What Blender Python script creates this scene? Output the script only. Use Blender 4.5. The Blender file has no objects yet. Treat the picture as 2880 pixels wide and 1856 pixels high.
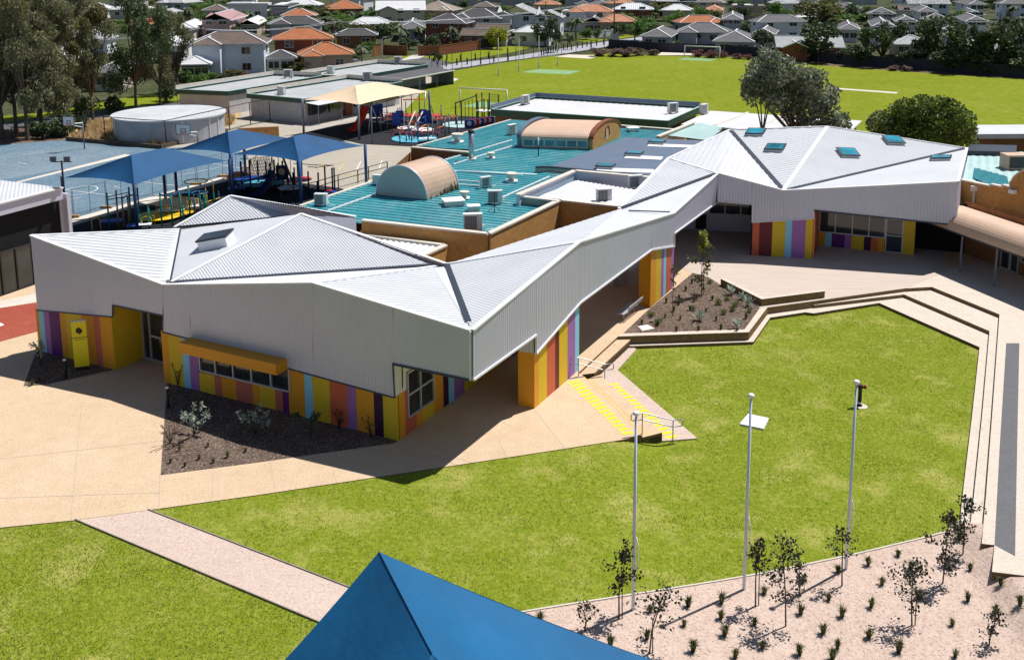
import bpy, bmesh, math, random
from mathutils import Vector, Matrix, noise
R = random.Random(7)
S = bpy.context.scene
COL = S.collection
# ---------------------------------------------------------------- camera geometry
F, X0, YH, YV, H = 2900., 1550., -130., 16000., 20.
YP = 400.
for _ in range(60):
    TP = F/(YV-YP); YP = YH+F*TP
PITCH = math.atan(TP); SP, CP = math.sin(PITCH), math.cos(PITCH)
def ray(px, py):
    a = (px-X0)/F; b = -(py-YP)/F
    return Vector((a, b*SP+CP, b*CP-SP))
CAMP = Vector((0, 0, H))
def G(px, py, z=0.):
    d = ray(px, py); return CAMP+d*((z-H)/d.z)
def AY(px, py, y):
    d = ray(px, py); return CAMP+d*(y/d.y)
def PL(px, py, o, n):
    d = ray(px, py); return CAMP+d*((o-CAMP).dot(n)/d.dot(n))
def VP(px, py, A, B):
    return PL(px, py, Vector(A), Vector((-(B[1]-A[1]), B[0]-A[0], 0)))
def proj(p):
    x, y, z = p[0], p[1], p[2]-H
    dep = y*CP-z*SP; u = y*SP+z*CP
    return (X0+F*x/dep, YP-F*u/dep)
def up(P, py):
    lo, hi = -3., 60.
    for _ in range(40):
        m = (lo+hi)/2
        if proj((P[0], P[1], m))[1] > py: lo = m
        else: hi = m
    return lo
cd = bpy.data.cameras.new('camera'); cam = bpy.data.objects.new('camera', cd); COL.objects.link(cam)
cam.location = CAMP; cam.rotation_euler = (math.pi/2-PITCH, 0, 0)
cd.sensor_fit = 'HORIZONTAL'; cd.sensor_width = 36; cd.lens = F/2880*36
cd.shift_x = (1440-X0)/2880; cd.shift_y = (YP-928)/2880
cd.clip_start = .5; cd.clip_end = 6000
S.camera = cam
# ---------------------------------------------------------------- light
_b, _e = G(2092, 1660, -.45), G(1855, 1783, -.45)
SUNV = Vector((_b.x-_e.x, _b.y-_e.y, 6.75)).normalized()      # towards the sun
w = bpy.data.worlds.new('World'); S.world = w; w.use_nodes = True
nt = w.node_tree; bg = nt.nodes['Background']
sky = nt.nodes.new('ShaderNodeTexSky'); sky.sky_type = 'NISHITA'; sky.sun_disc = False
sky.sun_elevation = math.asin(SUNV.z); sky.sun_rotation = math.atan2(SUNV.x, SUNV.y)
sky.air_density = 1.0; sky.dust_density = .4; sky.ozone_density = 1.2
nt.links.new(sky.outputs[0], bg.inputs[0]); bg.inputs[1].default_value = .06
sl = bpy.data.lights.new('sun', 'SUN'); so = bpy.data.objects.new('sun', sl); COL.objects.link(so)
sl.energy = 5.0; sl.angle = math.radians(.5); sl.color = (1, .965, .91)
so.rotation_euler = SUNV.to_track_quat('Z', 'Y').to_euler(); so.location = (30, 40, 90)
S.view_settings.view_transform = 'Standard'; S.view_settings.look = 'None'
S.view_settings.exposure = .18; S.view_settings.gamma = 1
try:
    S.cycles.max_bounces = 6; S.cycles.diffuse_bounces = 3; S.cycles.transparent_max_bounces = 8
except Exception: pass
# ---------------------------------------------------------------- materials
MATS = {}
def srgb(r, g, b):
    f = lambda c: (c/255/12.92) if c < 10.3 else ((c/255+.055)/1.055)**2.4
    return (f(r), f(g), f(b))
class NT:
    def __init__(s, name):
        s.m = bpy.data.materials.new(name); s.m.use_nodes = True
        s.t = s.m.node_tree; s.b = s.t.nodes['Principled BSDF']; s.geo = None
    def n(s, typ, **k):
        x = s.t.nodes.new(typ)
        for a, v in k.items(): setattr(x, a, v)
        return x
    def l(s, a, b): s.t.links.new(a, b)
    def pos(s):
        if not s.geo: s.geo = s.n('ShaderNodeNewGeometry')
        return s.geo.outputs['Position']
    def uv(s): return s.n('ShaderNodeUVMap').outputs[0]
    def noise(s, scale, detail=4, rough=.55, vec=None, stretch=None):
        x = s.n('ShaderNodeTexNoise'); x.inputs['Scale'].default_value = scale
        x.inputs['Detail'].default_value = detail; x.inputs['Roughness'].default_value = rough
        v = vec or s.pos()
        if stretch:
            mp = s.n('ShaderNodeMapping'); mp.inputs['Scale'].default_value = stretch; s.l(v, mp.inputs[0]); v = mp.outputs[0]
        s.l(v, x.inputs['Vector']); return x.outputs['Fac']
    def ramp(s, fac, stops):
        x = s.n('ShaderNodeValToRGB'); e = x.color_ramp.elements
        e[0].position, e[1].position = stops[0][0], stops[-1][0]
        for p, c in stops[1:-1]: e.new(p)
        for i, (p, c) in enumerate(stops): e[i].position = p; e[i].color = (*c, 1)
        s.l(fac, x.inputs[0]); return x.outputs[0]
    def mix(s, fac, a, b, mode='MIX'):
        x = s.n('ShaderNodeMix', data_type='RGBA', blend_type=mode)
        for sock, v in ((x.inputs[0], fac), (x.inputs[6], a), (x.inputs[7], b)):
            if hasattr(v, 'links') or hasattr(v, 'is_linked'): s.l(v, sock)
            elif isinstance(v, (int, float)): sock.default_value = v
            else: sock.default_value = (*v, 1)
        return x.outputs[2]
    def bump(s, h, strength=.3, dist=.05):
        x = s.n('ShaderNodeBump'); x.inputs['Strength'].default_value = strength; x.inputs['Distance'].default_value = dist
        s.l(h, x.inputs['Height']); s.l(x.outputs[0], s.b.inputs['Normal'])
    def fin(s, col=None, rough=.7, metal=0., spec=.4):
        if col is not None:
            if hasattr(col, 'is_linked'): s.l(col, s.b.inputs['Base Color'])
            else: s.b.inputs['Base Color'].default_value = (*col, 1)
        s.b.inputs['Roughness'].default_value = rough; s.b.inputs['Metallic'].default_value = metal
        s.b.inputs['Specular IOR Level'].default_value = spec
        return s.m
def sc(c, k): return tuple(max(0, min(1, x*k)) for x in c)
def mat(name, c, rough=.7, var=.14, scale=1.5, bump=0., metal=0., spec=.35, fine=0.):
    """painted or plain surface with uneven wear"""
    if name in MATS: return MATS[name]
    s = NT(name)
    f = s.noise(scale, 5, .6)
    col = s.ramp(f, [(.25, sc(c, 1-var)), (.75, sc(c, 1+var))])
    if fine:
        g = s.noise(14, 2, .6); col = s.mix(fine, col, s.ramp(g, [(.3, sc(c, .55)), (.7, sc(c, 1.35))]))
    if bump: s.bump(s.noise(scale*18, 3), bump, .03)
    MATS[name] = s.fin(col, rough, metal, spec); return MATS[name]
def ground(name, a, b, c, s1, s2, s3, bump=.4, rough=.95, speck=None, dist=.04):
    """three-scale mottled ground: a dark, b mid, c light"""
    s = NT(name)
    big = s.noise(s1, 4, .6); mid = s.noise(s2, 5, .65); fin = s.noise(s3, 3, .7)
    col = s.ramp(big, [(.3, sc(b, .86)), (.5, b), (.7, sc(c, .96))])
    col = s.mix(.5, col, s.ramp(mid, [(.28, a), (.5, b), (.72, c)]))
    col = s.mix(.55, col, s.ramp(fin, [(.32, a), (.5, b), (.7, c)]))
    if speck:
        v = s.noise(s3*1.7, 1, .5)
        col = s.mix(s.ramp(v, [(.66, (0, 0, 0)), (.72, (1, 1, 1))]), col, speck)
    s.bump(fin, bump, dist)
    MATS[name] = s.fin(col, rough, 0, .1); return MATS[name]
def brick(name, c1, c2, mortar, bw=.24, bh=.086):
    s = NT(name); t = s.n('ShaderNodeTexBrick'); s.l(s.uv(), t.inputs['Vector'])
    t.inputs['Color1'].default_value = (*c1, 1); t.inputs['Color2'].default_value = (*c2, 1); t.inputs['Mortar'].default_value = (*mortar, 1)
    t.inputs['Scale'].default_value = 1; t.inputs['Brick Width'].default_value = bw; t.inputs['Row Height'].default_value = bh
    t.inputs['Mortar Size'].default_value = .008; t.inputs['Bias'].default_value = -.1
    col = s.mix(.3, t.outputs[0], s.ramp(s.noise(.9, 5, .65), [(.3, sc(c1, .5)), (.7, sc(c2, 1.25))]))
    col = s.mix(.25, col, s.ramp(s.noise(5, 3, .65), [(.3, sc(c1, .55)), (.7, sc(c2, 1.3))]))
    s.bump(t.outputs['Fac'], -.4, .01)
    MATS[name] = s.fin(col, .9, 0, .15); return MATS[name]
def tiles(name, c, row=.33, colw=.3, lich=None):
    """roof tiles by UV (u along eave, v up the slope)"""
    s = NT(name); t = s.n('ShaderNodeTexBrick'); s.l(s.uv(), t.inputs['Vector'])
    t.inputs['Color1'].default_value = (*sc(c, .82), 1); t.inputs['Color2'].default_value = (*sc(c, 1.15), 1); t.inputs['Mortar'].default_value = (*sc(c, .5), 1)
    t.inputs['Scale'].default_value = 1; t.inputs['Brick Width'].default_value = colw; t.inputs['Row Height'].default_value = row
    t.inputs['Mortar Size'].default_value = .03
    col = s.mix(.45, t.outputs[0], s.ramp(s.noise(.7, 5, .7), [(.3, sc(c, .62)), (.7, sc(c, 1.3))]))
    if lich: col = s.mix(s.ramp(s.noise(2.2, 5, .75), [(.47, (0, 0, 0)), (.6, (1, 1, 1))]), col, lich)
    s.bump(t.outputs['Fac'], -.5, .03)
    MATS[name] = s.fin(col, .85, 0, .25); return MATS[name]
def glass(name, c=(.02, .025, .03), rough=.06):
    s = NT(name); col = s.ramp(s.noise(.6, 2), [(.3, sc(c, .5)), (.7, sc(c, 1.8))])
    MATS[name] = s.fin(col, rough, 0, .7); return MATS[name]
def leafm(name, a, b, c, trans=.22, scale=.5):
    s = NT(name)
    f = s.noise(scale, 4, .6); g = s.noise(9, 2, .6)
    col = s.ramp(f, [(.32, a), (.5, b), (.68, c)])
    col = s.mix(.35, col, s.ramp(g, [(.3, a), (.7, c)]))
    tr = s.n('ShaderNodeBsdfTranslucent'); s.l(s.mix(.5, col, c), tr.inputs[0])
    mx = s.n('ShaderNodeMixShader'); mx.inputs[0].default_value = trans
    s.fin(col, .55, 0, .3)
    s.l(s.b.outputs[0], mx.inputs[1]); s.l(tr.outputs[0], mx.inputs[2])
    s.l(mx.outputs[0], s.t.nodes['Material Output'].inputs[0])
    MATS[name] = s.m; return s.m
# ---------------------------------------------------------------- mesh builder
class MB:
    def __init__(s): s.v = []; s.f = []; s.mi = []; s.uv = []; s.sm = []
    def face(s, pts, mi=0, uv=None, smooth=False):
        i = len(s.v); s.v += [Vector(p) for p in pts]; s.f.append(list(range(i, i+len(pts)))); s.mi.append(mi); s.sm.append(smooth)
        if uv is None: uv = s.auto(pts)
        s.uv.append(uv)
    @staticmethod
    def auto(pts):
        p = [Vector(q) for q in pts]; n = Vector((0, 0, 0))
        for i in range(len(p)): n += (p[i]-p[0]).cross(p[(i+1) % len(p)]-p[0])
        if n.length < 1e-9: return [(0, 0)]*len(p)
        n.normalize()
        if abs(n.z) > .96: return [(q.x, q.y) for q in p]
        u = Vector((0, 0, 1)).cross(n).normalized(); v = n.cross(u)
        return [(q.dot(u), q.dot(v)) for q in p]
    def box(s, c, d, rz=0., mi=0, M=None):
        c = Vector(c); x, y, z = d[0]/2, d[1]/2, d[2]/2
        q = [Vector((a*x, b*y, e*z)) for e in (-1, 1) for a, b in ((-1, -1), (1, -1), (1, 1), (-1, 1))]
        if M is None: M = Matrix.Rotation(rz, 3, 'Z')
        q = [c+M @ p for p in q]
        for f in ((3, 2, 1, 0), (4, 5, 6, 7), (0, 1, 5, 4), (1, 2, 6, 5), (2, 3, 7, 6), (3, 0, 4, 7)): s.face([q[i] for i in f], mi)
    def bar(s, a, b, wd, ht, mi=0, upv=(0, 0, 1)):
        a, b = Vector(a), Vector(b); d = b-a; L = d.length
        if L < 1e-5: return
        d /= L; u = Vector(upv)
        if abs(d.dot(u)) > .98: u = Vector((0, 1, 0))
        sx = d.cross(u).normalized(); u = sx.cross(d)
        s.box((a+b)/2, (L, wd, ht), 0, mi, Matrix((d, sx, u)).transposed())
    def prism(s, poly, z0, z1, mi=0, mit=None):
        """poly: list of (x,y); counter-clockwise enforced"""
        p = [(q[0], q[1]) for q in poly]
        a = sum(p[i][0]*p[(i+1) % len(p)][1]-p[(i+1) % len(p)][0]*p[i][1] for i in range(len(p)))
        if a < 0: p = p[::-1]
        s.face([(x, y, z1) for x, y in p], mi if mit is None else mit)
        s.face([(x, y, z0) for x, y in p[::-1]], mi)
        for i in range(len(p)):
            b, c = p[i], p[(i+1) % len(p)]
            s.face([(b[0], b[1], z0), (c[0], c[1], z0), (c[0], c[1], z1), (b[0], b[1], z1)], mi)
    def tube(s, path, r, k=6, mi=0, cap=True, smooth=True):
        P = [Vector(p) for p in path]; n = len(P)
        rr = r if isinstance(r, (list, tuple)) else [r]*n
        base = len(s.v); ref = None
        for i in range(n):
            d = (P[min(i+1, n-1)]-P[max(i-1, 0)])
            d = d.normalized() if d.length > 1e-9 else Vector((0, 0, 1))
            if ref is None: ref = Vector((1, 0, 0)) if abs(d.x) < .8 else Vector((0, 1, 0))
            a = (ref-d*ref.dot(d)).normalized(); ref = a; b = d.cross(a)
            for j in range(k):
                t = 2*math.pi*j/k; s.v.append(P[i]+(a*math.cos(t)+b*math.sin(t))*rr[i])
        for i in range(n-1):
            for j in range(k):
                q = [base+i*k+j, base+i*k+(j+1) % k, base+(i+1)*k+(j+1) % k, base+(i+1)*k+j]
                s.f.append(q); s.mi.append(mi); s.sm.append(smooth); s.uv.append([(j/k, i), ((j+1)/k, i), ((j+1)/k, i+1), (j/k, i+1)])
        if cap:
            for e in (0, n-1):
                q = [base+e*k+j for j in range(k)]
                if e == 0: q = q[::-1]
                s.f.append(q); s.mi.append(mi); s.sm.append(False); s.uv.append([(0, 0)]*k)
    def lathe(s, prof, c=(0, 0, 0), k=10, mi=0, smooth=True):
        c = Vector(c); base = len(s.v)
        for r, z in prof:
            for j in range(k):
                t = 2*math.pi*j/k; s.v.append(c+Vector((r*math.cos(t), r*math.sin(t), z)))
        for i in range(len(prof)-1):
            for j in range(k):
                s.f.append([base+i*k+j, base+i*k+(j+1) % k, base+(i+1)*k+(j+1) % k, base+(i+1)*k+j]); s.mi.append(mi); s.sm.append(smooth)
                s.uv.append([(0, 0)]*4)
        for e in (0, len(prof)-1):
            q = [base+e*k+j for j in range(k)]
            if e == 0: q = q[::-1]
            s.f.append(q); s.mi.append(mi); s.sm.append(False); s.uv.append([(0, 0)]*k)
    def ribbed(s, pts, along, period=.2, h=.03, mi=0, prof=None, flip=False):
        """corrugated sheet: convex polygon pts, ribs run along vector 'along'"""
        P = [Vector(p) for p in pts]; n = Vector((0, 0, 0))
        for i in range(1, len(P)-1): n += (P[i]-P[0]).cross(P[i+1]-P[0])
        n.normalize()
        if flip: n = -n
        v = Vector(along); v = (v-n*v.dot(n)).normalized(); u = v.cross(n)
        Q = [((p-P[0]).dot(u), (p-P[0]).dot(v), (p-P[0]).dot(n)) for p in P]
        u0, u1 = min(q[0] for q in Q), max(q[0] for q in Q)
        prof = prof or [(0, 0), (.3, .55), (.5, 1), (.8, .45)]
        k = math.floor(u0/period); cuts = []
        while k*period < u1:
            for t, hh in prof: cuts.append(((k+t)*period, hh*h))
            k += 1
        cuts.append((k*period, prof[0][1]*h))
        def clip(poly, lim, sign):
            out = []
            for i in range(len(poly)):
                a, b = poly[i], poly[(i+1) % len(poly)]
                da, db = sign*(a[0]-lim), sign*(b[0]-lim)
                if da >= 0: out.append(a)
                if (da > 0 and db < 0) or (da < 0 and db > 0):
                    t = da/(da-db); out.append(tuple(a[j]+(b[j]-a[j])*t for j in range(3)))
            return out
        for (a, ha), (b, hb) in zip(cuts, cuts[1:]):
            if b <= u0 or a >= u1: continue
            q = clip(Q, a, 1)
            if len(q) > 2: q = clip(q, b, -1)
            if len(q) < 3: continue
            out = []
            for x, y, z in q:
                hh = ha+(hb-ha)*(x-a)/(b-a)
                out.append(P[0]+u*x+v*y+n*(z+hh))
            s.face(out, mi, [(x, y) for x, y, z in q])
    def obj(s, name, mats, parent=None, world=True, **tags):
        if not isinstance(mats, (list, tuple)): mats = [mats]
        off = parent_loc(parent) if (parent is not None and world) else Vector((0, 0, 0))
        me = bpy.data.meshes.new(name)
        me.from_pydata([tuple(p-off) for p in s.v], [], s.f)
        for m in mats: me.materials.append(MATS[m] if isinstance(m, str) else m)
        me.polygons.foreach_set('material_index', s.mi); me.polygons.foreach_set('use_smooth', s.sm)
        uvl = me.uv_layers.new(name='UVMap'); fl = [c for f in s.uv for q in f for c in q]
        uvl.data.foreach_set('uv', fl); me.update()
        o = bpy.data.objects.new(name, me); COL.objects.link(o)
        if parent is not None: o.parent = parent
        for k, v in tags.items(): o[k] = v
        return o
def parent_loc(p):
    v = Vector((0, 0, 0))
    while p is not None: v = v+p.location; p = p.parent
    return v
def thing(name, label, cat, loc=(0, 0, 0), group=None, rz=0.):
    o = bpy.data.objects.new(name, None); COL.objects.link(o); o.location = loc; o.rotation_euler = (0, 0, rz)
    o.empty_display_size = .3; o['label'] = label; o['category'] = cat
    if group: o['group'] = group
    return o
def dup(root, loc, rz=None, label=None, scale=None, group=None):
    def cp(o, par):
        c = o.copy(); COL.objects.link(c)
        if par is not None: c.parent = par
        for ch in list(o.children): cp(ch, c)
        return c
    r = cp(root, None); r.location = loc
    if rz is not None: r.rotation_euler = (0, 0, rz)
    if scale is not None: r.scale = scale if isinstance(scale, (tuple, list)) else (scale,)*3
    if label: r['label'] = label
    if group: r['group'] = group
    return r
def struct(name, mb, mats): return mb.obj(name, mats, kind='structure')
def lerp(a, b, t): return Vector(a)+(Vector(b)-Vector(a))*t
def dup_far(): pass
# palette
mat('roof_white', (.585, .595, .63), .5, .07, .4, spec=.3)
mat('trim_white', (.74, .75, .77), .5, .05, 1)
mat('cladding_grey', (.57, .57, .69), .45, .05, .35, metal=.1, spec=.5)
mat('zinc_fascia', (.55, .57, .60), .4, .05, .6, metal=.25)
mat('gutter_dark', (.035, .042, .06), .45, .2, 1)
YEL = dict(yellow=(.70, .47, .025), amber=(.72, .31, .02), coral=(.60, .13, .06), salmon=(.52, .14, .10), lightblue=(.26, .60, .82),
           lilac=(.35, .15, .42), purple=(.12, .015, .16), darkpurple=(.035, .008, .045), maroon=(.14, .02, .03))
for k, c in YEL.items(): mat('panel_'+k, c, .55, .05, 1.2, spec=.3)
mat('alu', (.50, .52, .56), .4, .06, 1, metal=.3); mat('steel', (.45, .46, .48), .35, .1, 2, metal=.7)
mat('black_metal', (.018, .019, .022), .5, .2, 3); mat('dark_frame', (.03, .03, .035), .5, .2, 2)
mat('white_paint', (.78, .79, .80), .5, .05, 1.5); mat('pole_white', (.62, .67, .80), .4, .05, 1)
mat('blue_sail', (.003, .068, .185), .75, .2, .5, .15); mat('tent_blue', (.001, .095, .235), .7, .18, .35, .3); mat('cream_sail', (.72, .55, .38), .75, .05, .8)
glass('glass_dark'); glass('glass_blue', (.03, .13, .19), .1); glass('skylight_blue', (.02, .20, .28), .12)
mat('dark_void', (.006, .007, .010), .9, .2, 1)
mat('concrete', (.42, .39, .35), .9, .12, .8, .15, fine=.2); mat('concrete_pale', (.60, .55, .48), .9, .10, .7, .15, fine=.2)
mat('aircon', (.66, .67, .66), .5, .08, 2); mat('ac_grille', (.05, .055, .06), .6, .2, 4)
brick('brick_tan', (.47, .23, .07), (.60, .33, .11), (.42, .27, .13)); brick('brick_brown', (.22, .095, .04), (.30, .14, .06), (.2, .13, .08))
brick('brick_red', (.22, .07, .04), (.28, .10, .06), (.2, .13, .1)); brick('block_white', (.52, .50, .52), (.58, .56, .58), (.42, .41, .42), .4, .2)
mat('green_fascia', (.055, .11, .085), .5, .1, 1); mat('timber', (.36, .22, .11), .8, .15, 2)
mat('bark', (.10, .075, .055), .95, .3, 3, .4); mat('bark_pale', (.30, .26, .22), .95, .25, 2, .4)
mat('red_plastic', (.55, .025, .02), .4, .1, 1); mat('blue_plastic', (.01, .06, .32), .45, .1, 1); mat('teal_post', (.0, .22, .19), .45, .1, 1)
mat('yellow_plastic', (.75, .50, .01), .45, .1, 1); mat('orange_plastic', (.75, .18, .02), .45, .1, 1); mat('navy_post', (.012, .03, .09), .45, .1, 1)
mat('grey_post', (.16, .19, .24), .45, .1, 1); mat('blue_post', (.02, .09, .27), .45, .1, 1)
# ================================================================ ground
ground('lawn_grass', (.108, .160, .008), (.182, .228, .014), (.325, .325, .07), .2, .8, 5, .8, .95, None, .06)
_m = MATS['lawn_grass']; _t = _m.node_tree; _b = _t.nodes['Principled BSDF']; _o = _b.inputs['Base Color'].links[0].from_socket
_g = _t.nodes.new('ShaderNodeNewGeometry'); _n = _t.nodes.new('ShaderNodeTexNoise'); _n.inputs['Scale'].default_value = .33; _n.inputs['Detail'].default_value = 6; _n.inputs['Roughness'].default_value = .7; _t.links.new(_g.outputs['Position'], _n.inputs['Vector'])
_r = _t.nodes.new('ShaderNodeValToRGB'); _r.color_ramp.elements[0].position = .52; _r.color_ramp.elements[1].position = .72; _t.links.new(_n.outputs['Fac'], _r.inputs[0])
_x = _t.nodes.new('ShaderNodeMix'); _x.data_type = 'RGBA'; _t.links.new(_r.outputs[0], _x.inputs[0]); _t.links.new(_o, _x.inputs[6]); _x.inputs[7].default_value = (.38, .36, .10, 1); _t.links.new(_x.outputs[2], _b.inputs['Base Color'])
ground('field_grass', (.115, .168, .004), (.172, .215, .006), (.30, .285, .05), .03, .2, 1.0, .3)
ground('plaza_conc', (.40, .28, .17), (.585, .435, .295), (.70, .555, .41), .22, 1.3, 11, .25)
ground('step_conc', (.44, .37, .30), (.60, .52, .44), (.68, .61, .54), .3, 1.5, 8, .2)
ground('step_side_shaded', (.12, .075, .035), (.20, .135, .07), (.28, .20, .11), .4, 2, 9, .2)  # brownish concrete sides, darkened further: their shade is put into the colour
ground('gravel_pink', (.38, .29, .24), (.55, .43, .37), (.66, .55, .48), .3, 2.5, 10, .4)
ground('mulch_pink', (.34, .24, .19), (.55, .42, .35), (.66, .53, .46), .3, 2.2, 9, .8, .95, (.16, .09, .06), .05)
ground('mulch_brown', (.03, .02, .015), (.11, .075, .058), (.36, .28, .23), .6, 3.5, 8, 1., .95, (.5, .42, .36), .08)
ground('suburb_ground', (.02, .03, .012), (.05, .06, .025), (.15, .14, .08), .02, .1, .8, .2)
ground('asphalt', (.06, .06, .065), (.11, .11, .12), (.16, .16, .17), .08, .7, 6, .2)
ground('road_pale', (.26, .26, .29), (.36, .36, .40), (.44, .44, .48), .08, .6, 5, .1)
ground('path_pale', (.42, .38, .35), (.54, .50, .47), (.62, .59, .56), .1, .8, 5, .1)
ground('rubber_black', (.012, .012, .015), (.028, .028, .034), (.05, .05, .06), .15, 1, 8, .2)
ground('rubber_grey', (.10, .10, .11), (.14, .14, .15), (.18, .18, .19), .3, 1.5, 9, .2)
ground('court_blue', (.07, .125, .18), (.125, .195, .255), (.24, .31, .37), .1, .5, 3, .1)
ground('court_worn', (.09, .15, .20), (.16, .22, .27), (.28, .35, .41), .09, .5, 3, .1)
ground('yard_conc', (.30, .27, .22), (.40, .36, .30), (.48, .44, .37), .08, .5, 4, .1)
ground('dry_ground', (.20, .13, .06), (.45, .32, .16), (.58, .45, .27), .2, 1.2, 4, .5)
ground('leaf_litter', (.05, .035, .025), (.15, .10, .07), (.3, .22, .16), .1, .8, 4, .4)
ground('red_paving', (.22, .045, .03), (.33, .075, .05), (.42, .13, .09), .3, 1.5, 8, .2)
ground('sand', (.5, .42, .35), (.62, .54, .47), (.7, .63, .57), .1, .6, 4, .2)
ground('turf_patch', (.16, .30, .13), (.22, .36, .18), (.28, .42, .24), .1, .6, 4, .1)
s_ = NT('deck_boards')
_w = s_.n('ShaderNodeTexWave', wave_type='BANDS', bands_direction='Y'); s_.l(s_.pos(), _w.inputs[0])
_w.inputs['Scale'].default_value = 2.3; _w.inputs['Distortion'].default_value = .5; _w.inputs['Detail'].default_value = 2
_c = s_.mix(.55, s_.ramp(s_.noise(1.2, 5, .65, None, (.25, 3.5, 1)), [(.3, (.40, .32, .27)), (.7, (.64, .54, .47))]), s_.ramp(_w.outputs['Fac'], [(.0, (.30, .23, .19)), (.18, (.57, .48, .42)), (1, (.61, .52, .45))]))
MATS['deck_boards'] = s_.fin(_c, .8, 0, .2)
def sst(a, b, x):
    t = max(0, min(1, (x-a)/(b-a))); return t*t*(3-2*t)
def lawnz(x, y):
    xs = 1.6+(47-y)*.35
    xs += 1.0*(1-sst(41.3, 43., y)); wd = 1.5+max(0, 41-y)*.9
    return -.03-.53*sst(xs-.2-wd, xs-.2, x)+.47*sst(14.0, 15.3, x)*(1-sst(33.6, 35.0, y))
def GL(px, py, dz=0):
    p = G(px, py, 0)
    for _ in range(12): p = G(px, py, lawnz(p.x, p.y)+dz)
    return p
def gxy(pts, z=0): return [(G(a, b, z).x, G(a, b, z).y) for a, b in pts]
def sheet(name, pts, z, m, px=True, zz=None):
    mb = MB(); P = [G(a, b, z) for a, b in pts] if px else [Vector((a, b, z)) for a, b in pts]
    n = sum(P[i].x*P[(i+1) % len(P)].y-P[(i+1) % len(P)].x*P[i].y for i in range(len(P)))
    if n < 0: P = P[::-1]
    mb.face([Vector((p.x, p.y, zz if zz is not None else z)) for p in P]); return struct(name, mb, m)
def drape(pts_px, dz, it=6, edge=1.2):
    P = [GL(a, b) for a, b in pts_px]; bm = bmesh.new()
    n = sum(P[i].x*P[(i+1) % len(P)].y-P[(i+1) % len(P)].x*P[i].y for i in range(len(P)))
    if n < 0: P = P[::-1]
    bm.faces.new([bm.verts.new((p.x, p.y, 0)) for p in P]); bmesh.ops.triangulate(bm, faces=bm.faces[:])
    for _ in range(it):
        ed = [e for e in bm.edges if e.calc_length() > edge]
        if not ed: break
        bmesh.ops.subdivide_edges(bm, edges=ed, cuts=1); bmesh.ops.triangulate(bm, faces=bm.faces[:])
    mb = MB()
    for f in bm.faces: mb.face([Vector((v.co.x, v.co.y, lawnz(v.co.x, v.co.y)+dz)) for v in f.verts])
    bm.free(); return mb
def line(mb, pts, wd, z, mi=0, px=True):
    """flat painted line"""
    P = [G(a, b, z) for a, b in pts] if px else [Vector((a, b, z)) for a, b in pts]
    for a, b in zip(P, P[1:]):
        d = b-a; d.z = 0
        if d.length < 1e-4: continue
        n = Vector((-d.y, d.x, 0)).normalized()*wd/2
        mb.face([a-n, b-n, b+n, a+n], mi)
# base sheet to the horizon, near part lower (the sunken lawn lies on it)
mb = MB(); mb.face([(-400, 5, -.85), (400, 5, -.85), (400, 75, -.85), (-400, 75, -.85)])
mb.face([(-400, 75, -.85), (400, 75, -.85), (400, 75, -.04), (-400, 75, -.04)])
mb.face([(-2500, 75, -.04), (2500, 75, -.04), (2500, 4500, -.04), (-2500, 4500, -.04)])
mb.face([(-2500, -300, -.85), (-400, -300, -.85), (-400, 75, -.85), (-2500, 75, -.85)]); mb.face([(400, -300, -.85), (2500, -300, -.85), (2500, 75, -.85), (400, 75, -.85)])
mb.face([(-400, -300, -.85), (400, -300, -.85), (400, 5, -.85), (-400, 5, -.85)])
struct('ground', mb, 'suburb_ground')
# lawn as a gently sinking sheet
mb = MB(); nx, ny = 112, 104
for i in range(nx):
    for j in range(ny):
        q = []
        for a, b in ((i, j), (i+1, j), (i+1, j+1), (i, j+1)):
            x = -26+a*.5; y = 14+b*.5; q.append((x, y, lawnz(x, y)))
        mb.face(q, 0, None, True)
struct('lawn', mb, 'lawn_grass')
PLZ = [(-400, 1545), (0, 1483), (211, 1462), (416, 1434), (720, 1392), (1440, 1284), (1752, 1236), (1806, 1223), (1645, 1060), (1627, 1048), (1737, 947), (2106, 935), (2159, 865),
       (2289, 847), (2549, 811), (2621, 807), (2811, 884), (2791, 1160), (2773, 1396), (2761, 1528), (2797, 1532), (2790, 1607), (2874, 1617), (3200, 1650), (3400, 600), (2900, 520), (1900, 520), (1000, 620), (300, 775), (-400, 765)]
mb = MB(); mb.prism(gxy(PLZ), -.84, 0, 1, 0); struct('plaza', mb, ['plaza_conc', 'step_side_shaded'])
# right hand terraces: paler concrete overlay and the sunk seat steps
sheet('terrace', [(2549, 811), (2621, 807), (2811, 884), (2791, 1160), (2773, 1396), (2761, 1528), (2797, 1532), (2790, 1607), (2874, 1617), (3200, 1650), (3300, 760), (2800, 720), (2650, 765)], .004, 'step_conc', zz=.004)
sheet('rubber_strip', [(2830, 965), (2867, 965), (2862, 1200), (2855, 1563), (2797, 1532), (2812, 1250)], .008, 'rubber_grey', zz=.008)
st = MB(); z1, z2 = -.4, -.2; _pr = st.prism; st.prism = lambda p, a, b: _pr(p, a, b, 1, 0)
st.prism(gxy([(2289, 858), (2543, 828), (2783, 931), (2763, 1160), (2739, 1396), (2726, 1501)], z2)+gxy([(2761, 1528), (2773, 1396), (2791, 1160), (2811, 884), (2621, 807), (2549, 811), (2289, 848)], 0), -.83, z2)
st.prism(gxy([(2119, 961), (2166, 893), (2265, 878), (2289, 881), (2473, 852), (2755, 976), (2735, 1160), (2711, 1362), (2697, 1492)], z1)+gxy([(2726, 1501), (2739, 1396), (2763, 1160), (2783, 931), (2543, 828), (2289, 858)], z2)+gxy([(2289, 847), (2159, 865), (2106, 935)], 0), -.83, z1)
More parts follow.
